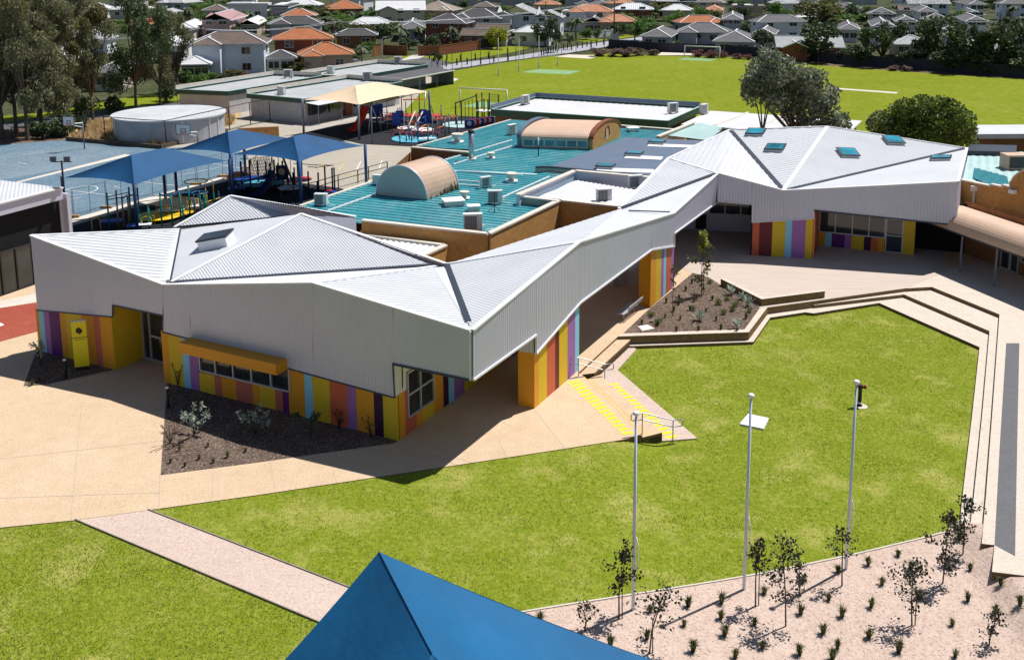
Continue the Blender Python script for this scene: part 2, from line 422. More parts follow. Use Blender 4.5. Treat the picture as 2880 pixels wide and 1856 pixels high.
st.prism(gxy([(1774, 973), (2119, 961)], z1)+gxy([(2106, 935), (1737, 947)], 0), -.835, z1)
struct('seat_steps', st, ['step_conc', 'step_side_shaded'])
# stairs: between the two tactile strips, and up to the covered walkway
st = MB()
def flight(a0, a1, b0, b1, n):
    A0, A1 = G(*a0, 0), G(*a1, 0); B0, B1 = G(*b0, -.5), G(*b1, -.5)
    for i in range(n):
        t0, t1 = i/n, 1.
        q = [lerp(A0, B0, t0), lerp(A1, B1, t0), B1, B0]
        st.prism([(p.x, p.y) for p in q], -.82+.001*i, -.5*(i+1)/(n+1), 1, 0)
    return A0, A1, B0, B1
SA = flight((1645, 1060), (1808, 1222), (1688, 1074), (1862, 1239), 3)
SB = flight((1627, 1048), (1737, 947), (1672, 1069), (1773, 974), 3)
struct('stairs', st, ['plaza_conc', 'step_side_shaded'])
BP = [(1672, 1069), (1773, 974), (1790, 981), (1737, 1040), (1961, 1232), (1862, 1239.5), (1688, 1074)]
mb = MB(); mb.prism(gxy(BP, -.5), -.81, -.5); struct('path', mb, 'gravel_pink')
tac = MB()
def strip(c0, c1, c2, c3, z, n):
    P = [G(*c, z) for c in (c0, c1, c2, c3)]
    for i in range(n):
        a, b = i/n+.012, (i+1)/n-.012
        tac.face([lerp(P[0], P[3], a), lerp(P[1], P[2], a), lerp(P[1], P[2], b), lerp(P[0], P[3], b)][::-1])
mat('tactile_yellow', (.80, .66, .03), .7, .12, 3)
strip((1595, 1075), (1628, 1065), (1783, 1220), (1755, 1224), .008, 16); tac.obj('tactile_strip', 'tactile_yellow', label='yellow tactile paving strip at the top of the short stair, nearer the striped wall', category='tactile paving')
tac = MB(); strip((1699, 1078), (1734, 1075), (1910, 1230), (1877, 1236), -.492, 16); tac.obj('tactile_strip', 'tactile_yellow', label='yellow tactile paving strip at the foot of the short stair, nearer the lawn', category='tactile paving'); mat('nosing', (.72, .42, .10), .7, .1, 3)

nos = MB()
for i in range(3):
    a, b = lerp(SA[0], SA[2], i/3), lerp(SA[1], SA[3], i/3); zz = -.5*(i+1)/4+.125+.004
    d = (SA[2]-SA[0]); d.z = 0; d = d.normalized()*.07
    a.z = b.z = zz; nos.face([a-d*.9, b-d*.9, b-d*.05, a-d*.05])
nos.obj('stair_nosing', 'nosing', kind='structure')
# planter and its rim walls, deck, upstand seat
mb = MB(); mb.prism(gxy([(1752, 939), (2094, 927.5), (2137, 866), (2040, 812), (2020, 797), (1994, 781), (1949, 768), (1826, 869)]), -.3, .016); struct('planting_bed', mb, 'mulch_brown')
sheet('deck', [(1896, 745), (1949, 768), (2030, 802), (2137, 866), (2159, 864), (2289, 846), (2549, 810.5), (2660, 765), (2660, 640), (2100, 630), (1915, 640)], .008, 'deck_boards', zz=.008)
u = MB(); q0, q1, q2 = G(2027, 784, .42), G(2142, 841.6, .42), G(2320, 819, .42)
dv = Vector((.1, .34, 0))
u.prism([(q0.x, q0.y), (q1.x, q1.y), (q2.x, q2.y), (q2.x+dv.x, q2.y+dv.y), (q1.x+.2, q1.y+.36), (q0.x+.3, q0.y+.1)], .009, .42, 1, 0)
u.obj('seat_wall', ['step_conc', 'step_side_shaded'], label='low concrete seat wall bent round the planting bed on the deck', category='wall')
r = MB(); rim = gxy([(1737, 946), (2106, 934), (2159, 864)], .05)
inn = gxy([(2139, 866), (2094, 926), (1750, 938)], .05); r.prism(rim+inn, -.41, .05, 1, 0); struct('retaining_wall', r, ['step_conc', 'step_side_shaded'])
# garden beds by the front wall
sheet('garden_bed', [(452, 1335), (470, 1077), (720, 1137), (935, 1191.6), (1118, 1239), (1110, 1245), (720, 1300)], .012, 'mulch_brown', zz=.012)
sheet('garden_bed', [(66, 1085), (112, 960), (139, 994), (333, 1036.5), (130, 1081)], .012, 'mulch_brown', zz=.012)
# diagonal gravel path, bottom mulch bed, edging boards
PTH = [(211, 1462), (416, 1434), (980, 1652), (1400, 1850), (1130, 1900), (900, 1752)]
struct('path', drape(PTH, .02), 'gravel_pink')
KRB = [(1150, 1775), (1455, 1727), (1700, 1688), (2092, 1625), (2400, 1563), (2660, 1499)]
struct('mulch_bed', drape(KRB+[(2700, 1462), (2750, 1462), (2797, 1490), (2790, 1607), (2874, 1617), (3300, 1660), (3300, 2300), (1100, 2300)], .045, 8, .6), 'mulch_pink')
e = MB()
for P in (KRB, [(416, 1434), (980, 1652), (1400, 1850)], [(211, 1462), (900, 1752), (1130, 1900)]):
    for a, b in zip(P, P[1:]):
        A, B = GL(*a), GL(*b); n = max(1, int((B-A).length/1.))
        for i in range(n):
            p, q = lerp(A, B, i/n), lerp(A, B, (i+1)/n)
            for v in (p, q): v.z = lawnz(v.x, v.y)+.035
            e.bar(p, q, .06 if P is KRB else .035, .09 if P is KRB else .05, 0 if P is KRB else 1)
struct('garden_edging', e, ['concrete_pale', 'bark_pale'])
mb = MB()
for a, b in (((450, 1338), (447, 1432)), ((936, 1325), (949, 1358)), ((1286, 1288), (1330, 1301)), ((1120, 1243), (1283, 1306)), ((1503, 1152), (1590, 1262)), ((330, 1040), (130, 1085)), ((0, 1290), (452, 1240)), ((200, 1460), (230, 1130)), ((1283, 1120), (1440, 1200)), ((0, 1400), (447, 1385)), ((1060, 1262), (1085, 1337)), ((1400, 1232), (1425, 1286)), ((600, 1318), (598, 1409)), ((760, 1296), (775, 1384))): line(mb, [a, b], .02, .006)
mb.obj('paving_joint', 'concrete', kind='structure')
# red paving and pale strips at the left
sheet('red_paving', [(-90, 880), (104, 850), (112, 930), (-90, 985)], .01, 'red_paving', zz=.01)
sheet('pale_paving', [(-90, 855), (0, 846), (100, 826), (104, 850), (-90, 880)], .008, 'concrete_pale', zz=.008)
mb = MB(); mb.face([G(*c, .016) for c in ((-20, 918), (4, 917), (12, 913), (2, 908), (-20, 908))]); mb.obj('painted_mark', 'white_paint', kind='structure')
# ---------------------------------------------------------------- school yard behind
sheet('yard', [(-500, 700), (1100, 700), (1600, 430), (1500, 250), (1150, 210), (860, 238), (500, 302), (300, 346), (-500, 400)], -.012, 'yard_conc', zz=-.012)
sheet('court', [(-200, 398), (187, 393), (452, 417), (640, 410), (700, 440), (660, 500), (180, 627), (150, 650), (-200, 640)], .0, 'court_blue', zz=0)
sheet('court_patch', [(-150, 470), (60, 425), (230, 408), (380, 425), (300, 455), (40, 500), (-150, 535)], .004, 'court_worn', zz=.004)
sheet('court_strip', [(28, 516), (62, 512), (372, 437), (352, 434)], .008, 'court_patch_m' if 0 else 'concrete_pale', zz=.008)
sheet('kerb_strip', [(170, 640), (640, 508), (665, 497), (650, 490), (180, 622)], .012, 'concrete_pale', zz=.012)
sheet('play_surface', [(150, 670), (186, 640), (655, 505), (740, 500), (960, 530), (1010, 550), (900, 640), (300, 760)], .016, 'rubber_black', zz=.016)
sheet('play_surface', [(860, 368), (1015, 405), (1230, 416), (1500, 330), (1380, 330), (1190, 323), (1080, 330)], .016, 'rubber_black', zz=.016)
sheet('verandah_floor', [(860, 372), (1010, 338), (1130, 310), (1130, 296), (860, 345)], .02, 'concrete', zz=.02)
pl = MB()
C0 = G(226, 535.6, .02)
ring = [(C0.x+1.29*math.cos(t*math.pi/24), C0.y+1.72*math.sin(t*math.pi/24)) for t in range(-16, 27)]
line(pl, ring, .09, .02, px=False)
line(pl, [(150, 531), (345, 553)], .09, .024); line(pl, [(197, 561), (228, 555)], .09, .02); line(pl, [(320, 524), (340, 521)], .08, .02); line(pl, [(320, 526), (340, 529)], .08, .024)
line(pl, [(400, 512), (500, 523)], .09, .02); line(pl, [(480, 497), (600, 475), (660, 460)], .08, .02); line(pl, [(590, 459), (700, 477)], .08, .02); line(pl, [(60, 436), (140, 427)], .07, .02); line(pl, [(50, 458), (75, 462)], .07, .02)
for a in (((1003, 478), (1015, 454), (1135, 449), (1120, 472), (1003, 478)), ((1066, 475), (1074, 452)),): line(pl, a, .09, .004)
pl.obj('court_marking', 'white_paint', kind='structure')
pl = MB(); line(pl, [(897, 477), (912, 459), (890, 461)], .09, .006); line(pl, [(952, 480), (968, 457), (930, 462)], .09, .006); line(pl, [(955, 492), (1035, 488)], .2, .006)
mat('line_yellow', (.62, .50, .12), .8, .2, 2); pl.obj('yard_marking', 'line_yellow', kind='structure')
sheet('tank_ground', [(187, 396), (452, 418), (660, 348), (680, 320), (520, 300), (330, 320), (200, 370)], .03, 'dry_ground', zz=.03)
sheet('tree_litter', [(-200, 420), (187, 394), (330, 350), (300, 330), (-200, 392)], .012, 'leaf_litter', zz=.012)
# sports field, goal mouth patches, sand
sheet('sports_field', [(1125, 326), (1236, 206), (1440, 173), (1560, 158), (1700, 152), (2080, 163), (2300, 182), (2700, 212), (2900, 224), (3300, 250), (3300, 470), (1400, 470), (1400, 340)], .004, 'field_grass', zz=.004)
sheet('turf_patch', [(1466, 204), (1515, 195), (1635, 200), (1600, 210)], .008, 'turf_patch', zz=.008)
sheet('turf_patch', [(1905, 168), (1925, 163), (2020, 167), (1995, 173)], .008, 'turf_patch', zz=.008)
sheet('turf_patch', [(1300, 300), (1350, 287), (1420, 291), (1430, 305)], .008, 'turf_patch', zz=.008)
sheet('sand_patch', [(1233, 215), (1265, 217), (1290, 223), (1270, 233), (1233, 234)], .008, 'sand', zz=.008)
sheet('sand_patch', [(1560, 160), (1600, 154), (1690, 157), (1660, 166)], .008, 'sand', zz=.008)
sheet('bare_strip', [(1860, 148), (1985, 149), (1960, 156), (1850, 156)], .008, 'sand', zz=.008)
sheet('shaded_verge', [(2240, 164), (2500, 178), (2880, 205), (3300, 228), (3300, 252), (2900, 225), (2700, 213), (2300, 184)], .006, 'leaf_litter', zz=.006)
mb = MB(); mb.face([G(*c, .012) for c in ((2330, 250), (2340, 247), (2525, 260), (2522, 264))]); mb.obj('cricket_pitch', 'concrete_pale', kind='structure')
# roads and footpaths
sheet('road', [(-200, 378), (0, 346), (300, 312), (500, 290), (760, 235), (980, 172), (1110, 168), (1180, 160), (1250, 172), (1275, 186), (1236, 196), (1000, 205), (700, 262), (500, 312), (300, 342), (-200, 402)], -.02, 'asphalt', zz=-.02)
sheet('road', [(1240, 186), (1300, 176), (1440, 160), (1600, 134), (1710, 117), (1850, 98), (1880, 103), (1730, 128), (1560, 156), (1440, 170), (1250, 198)], -.016, 'road_pale', zz=-.016)
sheet('verge', [(1080, 168), (1135, 158), (1240, 153), (1440, 128), (1560, 117), (1440, 148), (1270, 176), (1190, 162)], -.018, 'field_grass', zz=-.018)
sheet('verge', [(1610, 113), (1650, 108), (1710, 112), (1660, 121)], -.012, 'field_grass', zz=-.012)
sheet('verge', [(1715, 106), (1760, 98), (1790, 102), (1745, 110)], -.012, 'field_grass', zz=-.012)
sheet('verge', [(-200, 345), (150, 315), (380, 270), (520, 262), (500, 284), (300, 308), (-200, 372)], -.018, 'field_grass', zz=-.018)
sheet('verge', [(740, 208), (860, 195), (870, 205), (760, 214)], -.018, 'field_grass', zz=-.018)
sheet('footpath', [(1120, 172), (1160, 156), (1210, 152), (1180, 165)], -.012, 'path_pale', zz=-.012)
# ================================================================ the new school building (white folded roof)
FA, FB = G(138.6, 994), G(1120.7, 1239.8)             # front wall line
CA, CB = G(1503, 1149), G(1627, 1048)                 # walkway wall line
CD = G(1886, 816)
RA, RB = G(2160, 721), G(2286, 728)                   # right pavilion wall line
f_ = lambda x, y: VP(x, y, FA, FB)
c_ = lambda x, y: VP(x, y, CA, CB)
d_ = lambda x, y: VP(x, y, CA, CD)
r_ = lambda x, y: VP(x, y, RA, RB)
NF = Vector(((FB-FA).y, -(FB-FA).x, 0)).normalized(); NC = Vector(((CD-CA).y, -(CD-CA).x, 0)).normalized(); NR = Vector(((RB-RA).y, -(RB-RA).x, 0)).normalized()
if NF.y > 0: NF = -NF
if NC.x < 0: NC = -NC
if NR.y > 0: NR = -NR
Bd = thing('school_building', 'modern school building with folded white metal roofs and rainbow striped walls', 'school', (-6, 52, 0))
Apt, Bpt, Kpt, Mpt = f_(88.9, 663.6), f_(464, 802.2), f_(883, 797), f_(1325.6, 930.5)
Mb = f_(1326, 1067)
Qpt, Spt, Tpt = d_(1626.8, 682.5), d_(1892, 601.3), r_(2018, 488)
Xpt, Zpt = r_(2203, 537), r_(2693, 512.4)
V1 = G(508, 646, 4.95); Gl = G(479, 796, 4.9); Cp = G(846.5, 602.8, 6.3); Dp = G(1256, 744, 4.85); Gr = G(1214, 747, 4.85); Np = G(1226, 750, 4.85)
Ep = G(648, 552, 6.0); Fp = G(490, 641, 4.95); E2 = G(863, 585.5, 5.6); E3 = G(1001, 611, 5.1); E4 = G(872, 603, 4.95)
Qb = G(1741, 589, 4.9); Up = G(1880, 446, 5.6); Wp = G(2053, 366, 6.4); Yp = G(2327, 357, 7.0); Z1 = G(2718, 418, 5.6)
def ribdir(P, px, d):
    o = Vector(P[0]); n = (Vector(P[1])-o).cross(Vector(P[2])-o)
    a = PL(px[0], px[1], o, n); b = PL(px[0]+d[0]*20, px[1]+d[1]*20, o, n); return b-a
roofs = [([Apt, Bpt, V1], (300, 740), (1, .09), .5, .055, 1), ([Gl, Gr, Cp], (850, 700), (1, 1.1), .14, .042),
         ([Gl, Cp, lerp(Cp, V1, .5), V1], (600, 690), (1, -.16), .2, .012), ([Fp, E4, Ep], (650, 600), (1, .95), .16, .05), ([E4, E2, Ep], (800, 590), (1, .95), .16, .05),
         ([Gl, Bpt, Kpt, Np], (900, 775), (1, -1.2), .125, .03), ([Kpt, Mpt, Np], (1100, 820), (1, .08), .36, .04, 1),
         ([Dp, Mpt, Qpt], (1420, 760), (1, .25), .18, .022), ([Dp, Qpt, Qb], (1550, 670), (1, -.5), .2, .015),
         ([Qpt, Spt, Qb], (1740, 640), (1, -.5), .15, .015), ([Qb, Spt, Tpt], (1900, 570), (1, -.9), .15, .012),
         ([Qb, Tpt, Up], (1880, 500), (1, .55), .3, .045), ([Up, Tpt, Xpt, Wp], (2050, 450), (1, .08), .4, .03, 1),
         ([Wp, Xpt, Yp], (2200, 440), (1, -.17), .4, .03, 1), ([Xpt, Z1, Yp], (2400, 430), (1, 1.1), .2, .05),
         ([Xpt, Zpt, Z1], (2500, 500), (1, -.04), .2, .012), ([E2, E4, E3], (900, 605), (1, .3), .125, .02)]
for P, px, d, per, h, *tz in roofs:
    mb = MB(); n = (P[1]-P[0]).cross(P[2]-P[0])
    if n.z < 0: P = P[::-1]
    mb.ribbed(P, ribdir(P, px, d), per, h, 0, [(0, 0), (.55, 0), (.64, 1), (.85, 1), (.94, 0)] if tz else None); mb.face([Vector(p)-Vector((0, 0, .05)) for p in P[::-1]])
    mb.obj('roof', 'roof_white', Bd)
# closing back faces and soffit, so that the roof is a body
mb = MB(); bk = [V1, Fp, Ep, E3]
def apron(P, z):
    for a, b in zip(P, P[1:]): mb.face([a, b, Vector((b.x, b.y, z)), Vector((a.x, a.y, z))])
apron([Vector((p.x, p.y, p.z-.06)) for p in (Apt, V1, Fp, Ep, E3)], 0)
apron([Vector((p.x, p.y, p.z-.06)) for p in (E3, lerp(E3, Cp, .6)+Vector((0, .1, 0)))], 0)
mb.obj('wall', 'cladding_grey', Bd); mb = MB()
apron([Vector((p.x, p.y, p.z-.07)) for p in (lerp(E3, Cp, .6), Cp, Dp)], 2.6)
mb.obj('wall', 'cladding_grey', Bd); mb = MB()
apron([Vector((p.x, p.y, p.z-.07)) for p in (Qb, Up, Wp, Yp, Z1)], 0)
mb.obj('wall', 'cladding_grey', Bd); mb = MB()
apron([Vector((p.x, p.y, p.z-.02)) for p in (Z1, Zpt)], 2.8)
mb.obj('wall', 'cladding_grey', Bd)
mb = MB(); w0 = G(1001, 611, 5.0)
mb.ribbed([E4-Vector((0, 0, .05)), E3-Vector((0, 0, .05)), Vector((E3.x, E3.y, 3.)), Vector((E4.x, E4.y, 3.))], (0, 0, 1), .15, .03, 0, None, True)
mb.obj('wall', 'cladding_grey', Bd)
# folded ridge caps and dark box gutters
def cap(a, b, wd, ht, m, nm):
    mb = MB(); mb.bar(Vector(a)+Vector((0, 0, ht*.5+.01)), Vector(b)+Vector((0, 0, ht*.5+.01)), wd, ht); mb.obj(nm, m, Bd)
for a, b in ((Gl, Cp), (Cp, Dp), (Ep, E3), (Ep, Fp), (Xpt, Yp), (Qpt, Dp), (Up, Wp), (Yp, Z1), (Wp, Yp), (Qb, Up), (Up, Tpt), (Kpt, Np), (Apt, V1)):
    cap(a, b, .30 if (a, b) in ((Xpt, Yp),) else .2, .05, 'trim_white', 'ridge_cap')
for a, b, wd in ((Gl, Gr, .3), (V1, Gl, .08), (Dp, lerp(Dp, Mpt, .9), .28), (lerp(Qb, Tpt, .02), lerp(Qb, Tpt, .97), .30), (Xpt, Z1, .34), (lerp(Xpt, Wp, .02), lerp(Xpt, Wp, .97), .36), (Fp, E4, .12)):
    cap(a, b, wd, .06, 'gutter_dark', 'gutter')
cap(G(1768, 594, 4.98), G(1884, 598, 4.98), .12, .05, 'gutter_dark', 'gutter')
mb = MB(); n_ = (Dp-Mpt).normalized()
mb.bar(lerp(Np, Mpt, .03)+Vector((.1, 0, .04)), lerp(Np, Mpt, .9)+Vector((.25, 0, .04)), .5, .02); mb.obj('valley_flashing', 'trim_white', Bd)
mb = MB(); mb.bar(lerp(V1, Gl, .0)+Vector((-.35, 0, .04)), lerp(V1, Gl, .97)+Vector((-.3, 0, .04)), .55, .02); mb.obj('valley_flashing', 'trim_white', Bd)
# eaves trim along the fascia tops
for P, N in (([Apt, Bpt, Kpt, Mpt], NF), ([Mpt, Qpt, Spt, Tpt], NC), ([Tpt, Xpt, Zpt], NR), ([Zpt, Z1], Vector((1, 0, 0)))):
    mb = MB()
    for a, b in zip(P, P[1:]): mb.bar(a+Vector((0, 0, .04))+N*.03, b+Vector((0, 0, .04))+N*.03, .22, .07)
    mb.obj('eaves_trim', 'trim_white', Bd)
# ---- corrugated cladding, convex pieces in the facade planes
def clad(pl, N, pieces, name='cladding', off=.07, per=.16, h=.022):
    mb = MB()
    for pc in pieces:
        P = [pl(*q) if not isinstance(q, Vector) else q for q in pc]; P = [p+N*off for p in P]
        n = Vector((0, 0, 0))
        for i in range(1, len(P)-1): n += (P[i]-P[0]).cross(P[i+1]-P[0])
        mb.ribbed(P, (0, 0, 1), per, h, 0, None, n.dot(N) < 0)
        mb.face([p-N*.06 for p in P])
    return mb.obj(name, 'cladding_grey', Bd)
def fx(x, y0, x2, y2, X): return y0+(y2-y0)*(X-x)/(x2-x)
T1 = lambda x: fx(88.9, 663.6, 464, 802.2, x); T2 = lambda x: fx(464, 802.2, 883, 797, x); T3 = lambda x: fx(883, 797, 1325.6, 930.5, x)
clad(f_, NF, [[(88.9, 663.6), (108.5, 871), (321, 890), (321, T1(321))], [(321, T1(321)), (321, 856.3), (461, 886), (464, 802)],
              [(464, 802), (462, 932.6), (538, 952), (538, T2(538))], [(538, T2(538)), (538, 952), (814, 1034), (814, T2(814))],
              [(814, T2(814)), (814, 1034), (883, 1054), (883, 797)], [(883, 797), (883, 1054), (1113.5, 1116), (1108, 1022), (1108, T3(1108))], [(1108, T3(1108)), (1108, 1021), (1325.8, 1067), (1325.6, 930.5)]])
B1 = lambda x: fx(1327, 1067, 1503, 941, x)
clad(d_, NC, [[Mpt, Mb, d_(1503, 941), d_(1503, fx(1326, 930, 1626.8, 682.5, 1503))],
              [d_(1503, fx(1326, 930, 1626.8, 682.5, 1503)), d_(1503, 994), d_(1627, 851), Qpt],
              [Qpt, d_(1627, 851), d_(1828.7, 702), d_(1828.7, fx(1626.8, 682.5, 1892, 601.3, 1828.7))],
              [d_(1828.7, fx(1626.8, 682.5, 1892, 601.3, 1828.7)), d_(1828.7, 702), d_(1892, 692), Spt],
              [Spt, d_(1893, 656), d_(2009.5, 571), Tpt]], per=.16)
clad(r_, NR, [[(2018, 488), (2018, 566), (2116, 574.5), (2116, 513)], [(2116, 513), (2115, 625), (2203, 620), (2203, 537)], [(2203, 537), (2203, 620), (2289, 614.5), (2289, 533)],
              [(2289, 533), (2289, 591), (2690, 633), (2693, 512.4)]], per=.2, h=.03)
mb = MB(); zb = r_(2690, 633); mb.ribbed([Zpt+NR*.07, zb+NR*.07, Vector((Z1.x, Z1.y, zb.z)), Z1], (0, 0, 1), .2, .03, 0); mb.obj('cladding', 'cladding_grey', Bd)
# drip trims along the lower cladding edges
def trim(pl, N, pts, m='zinc_fascia', wd=.1, ht=.06, name='drip_trim'):
    mb = MB(); P = [(pl(*q) if not isinstance(q, Vector) else q)+N*.09 for q in pts]
    for a, b in zip(P, P[1:]): mb.bar(a, b, wd, ht, 0, (0, 0, 1) if abs((b-a).normalized().z) < .9 else (1, 0, 0))
    mb.obj(name, m, Bd)
trim(f_, NF, [(108.5, 871), (321, 890), (321, 856.3), (461, 886), (462, 932.6), (538, 952)], 'gutter_dark', .08, .04); trim(f_, NF, [(814, 1034), (1113.5, 1116), (1108, 1021)], 'gutter_dark', .08, .04)
trim(f_, NF, [(1108, 1021), (1325.6, 1067)], 'gutter_dark', .1, .08); trim(d_, NC, [Mb, d_(1503, 941), d_(1503, 994), d_(1627, 851), d_(1828.7, 702), d_(1893, 692), d_(1893, 656), d_(2009.5, 571)], 'trim_white', .1, .09)
trim(f_, NF, [(1325.6, 930.5), (1326, 1067)], 'trim_white', .08, .08); trim(r_, NR, [(2289, 591), (2690, 633)], 'gutter_dark', .1, .08); trim(r_, NR, [(2018, 566), (2116, 574.5), (2115, 625), (2289, 614.5), (2289, 591)], 'trim_white', .06, .05)
# soffits (dark lining well under the roof)
mb = MB()
sz = 3.42
def soff(P): mb.face([Vector((p.x, p.y, sz)) for p in P])
bx = lambda p, k: Vector((p.x, p.y, 0))+k
soff([Mpt+Vector((-.02, .05, 0)), f_(1105, 1021), G(1232, 1160)+Vector((-.3, 0, 0)), G(1420, 1000), G(1740, 800), Tpt+Vector((-8, 3, 0)), Tpt, Qpt+Vector((-.05, .05, 0))])
mb.face([Vector((p.x, p.y, 3.3)) for p in (r_(2289, 591), r_(2690, 633), r_(2690, 633)+Vector((.5, 5.5, 0)), r_(2289, 591)+Vector((0, 5.5, 0)))])
mb.face([Vector((p.x, p.y, 3.6)) for p in (Tpt, r_(2116, 574), r_(2116, 574)+Vector((.5, 6, 0)), Tpt+Vector((-3, 6, 0)))])
mb.obj('soffit', 'zinc_fascia', Bd)
# ---- colour panels
def panel(pl, N, x0, x1, ytop, ybot, color, xm=None):
    """ytop(x), ybot(x) in picture rows along the facade plane"""
    mb = MB(); P0, P1 = pl(x0, ybot(x0)), pl(x1, ybot(x1)); 
    t0, t1 = pl(x0, ytop(x0)).z, pl(x1, ytop(x1)).z
    b0, b1 = max(0.0, P0.z), max(0.0, P1.z)
    a, b = Vector((P0.x, P0.y, 0)), Vector((P1.x, P1.y, 0)); d = (b-a).normalized()*.004; q = N*-.06
    pts = [(a+d, b0), (b-d, b1), (b-d, t1), (a+d, t0)]
    fr = [Vector((p.x, p.y, z)) for p, z in pts]; bk = [p+q for p in fr]
    fl = (fr[1]-fr[0]).cross(fr[2]-fr[0]).dot(N) < 0
    def ff(x): mb.face(x[::-1] if fl else x)
    ff(fr); ff(bk[::-1])
    for i in range(4): j = (i+1) % 4; ff([fr[j], fr[i], bk[i], bk[j]])
    mb.obj('wall_panel', 'panel_'+color, Bd)
def row(pl, N, xs, cols, yt, yb):
    for i, c in enumerate(cols): panel(pl, N, xs[i], xs[i+1], yt, yb, c)
lin = lambda x0, y0, x1, y1: (lambda x: y0+(y1-y0)*(x-x0)/(x1-x0))
base = lin(138.6, 994, 1120.7, 1239.8)
row(f_, NF, [110, 118.5, 132.5, 148, 178, 194, 240, 274, 291, 322.5], ['amber', 'lightblue', 'lilac', 'purple', 'amber', 'yellow', 'amber', 'salmon', 'amber'], lin(108.5, 871, 321, 890), base)
row(f_, NF, [462.5, 481, 519, 538, 563], ['amber', 'yellow', 'lightblue', 'lilac'], lin(462.5, 932, 538, 952), base)
row(f_, NF, [563, 606, 626, 667, 712.6, 732, 776, 797, 814.5], ['yellow', 'salmon', 'amber', 'salmon', 'amber', 'yellow', 'salmon', 'purple'], lin(563, 1047, 814, 1103), base)
row(f_, NF, [814.5, 860, 883, 931, 980, 1005, 1054.5, 1080, 1120], ['amber', 'lightblue', 'yellow', 'coral', 'lilac', 'amber', 'darkpurple', 'yellow'], lin(813, 1032, 1114.7, 1115), base)
SA_, SB_ = FB, G(1263.8, 1134)
s_p = lambda x, y: VP(x, y, SA_, SB_)
NS = Vector(((SB_-SA_).y, -(SB_-SA_).x, 0)).normalized()
if NS.x < 0: NS = -NS
sb = lambda x: proj((lambda p: (p.x, p.y, 0))(s_p(x, 1100)))[1]
def szrow(xs, cols, z0, z1):
    for i, c in enumerate(cols):
        P0, P1 = s_p(xs[i], 1100), s_p(xs[i+1], 1100); mb = MB()
        d = (P1-P0); d.z = 0; L = d.length; mb.box((P0.x/2+P1.x/2-NS.x*.03, P0.y/2+P1.y/2-NS.y*.03, (z0+z1)/2), (L-.008, .06, z1-z0), math.atan2(d.y, d.x)); mb.obj('wall_panel', 'panel_'+c, Bd)
szrow([1121, 1138, 1145], ['amber', 'coral'], 0, 2.0); szrow([1145, 1170, 1187, 1221], ['coral', 'amber', 'yellow'], 0, .62)
szrow([1221, 1247, 1262, 1278, 1307, 1345, 1380, 1410, 1440, 1480, 1520, 1560], ['amber', 'darkpurple', 'lightblue', 'lilac', 'yellow', 'amber', 'yellow', 'salmon', 'purple', 'amber', 'coral'], 0, 2.6)
mb = MB(); P0, P1 = s_p(1121, 1100), s_p(1560, 1100)
for a, b, z0, z1 in ((s_p(1114, 1100), s_p(1145, 1100), 2.0, 3.4), (s_p(1221, 1100), P1, 2.6, 3.4), (s_p(1145, 1100), s_p(1221, 1100), 2.75, 3.4)):
    d = b-a; mb.box(((a.x+b.x)/2-NS.x*.05, (a.y+b.y)/2-NS.y*.05, (z0+z1)/2), (math.hypot(d.x, d.y), .05, z1-z0), math.atan2(d.y, d.x))
mb.obj('wall', 'trim_white', Bd)
# walkway piers with striped walls
def pier(xs, cols, yt, faceA, depth, col):
    row(d_, NC, xs, cols, yt, lambda x: 1e-3+proj((lambda p: (p.x, p.y, 0))(d_(x, 1000)))[1])
    a = d_(xs[0], 1000); t = d_(xs[0], yt(xs[0])).z; b = d_(xs[-1], 1000); t2 = d_(xs[-1], yt(xs[-1])).z; mb = MB(); q = Vector(faceA)
    A, Bq = Vector((a.x, a.y, 0))-NC*.03, Vector((b.x, b.y, 0))-NC*.062
    mb.face([A+q, A, A+Vector((0, 0, t)), A+q+Vector((0, 0, t))]); mb.face([Bq, Bq+q, Bq+q+Vector((0, 0, t2)), Bq+Vector((0, 0, t2))]); mb.face([A+q, A+q+Vector((0, 0, t)), Bq+q+Vector((0, 0, t2)), Bq+q])
    mb.obj('pier_face', 'panel_'+col, Bd)
p1 = G(1459, 1142)-G(1503, 1149)
pier([1503, 1514.5, 1538.5, 1561.5, 1572.5, 1596, 1617, 1628.5], ['amber', 'yellow', 'coral', 'maroon', 'yellow', 'lilac', 'lightblue'], lin(1502, 994, 1627, 851), p1*1.0, 0, 'amber')
p2 = G(1795, 860)-G(1829, 866)
pier([1828.5, 1843, 1858, 1865, 1872, 1886, 1893.5], ['amber', 'yellow', 'lilac', 'lightblue', 'coral', 'lilac'], lin(1828.7, 702, 1892, 692), p2, 0, 'amber')
mb = MB(); mb.ribbed([d_(1503, 941)+p1*.98-NC*.02, d_(1503, 994)+p1*.98-NC*.02, d_(1503, 994)-NC*.02, d_(1503, 941)-NC*.02], (0, 0, 1), .16, .02); mb.obj('cladding', 'cladding_grey', Bd)
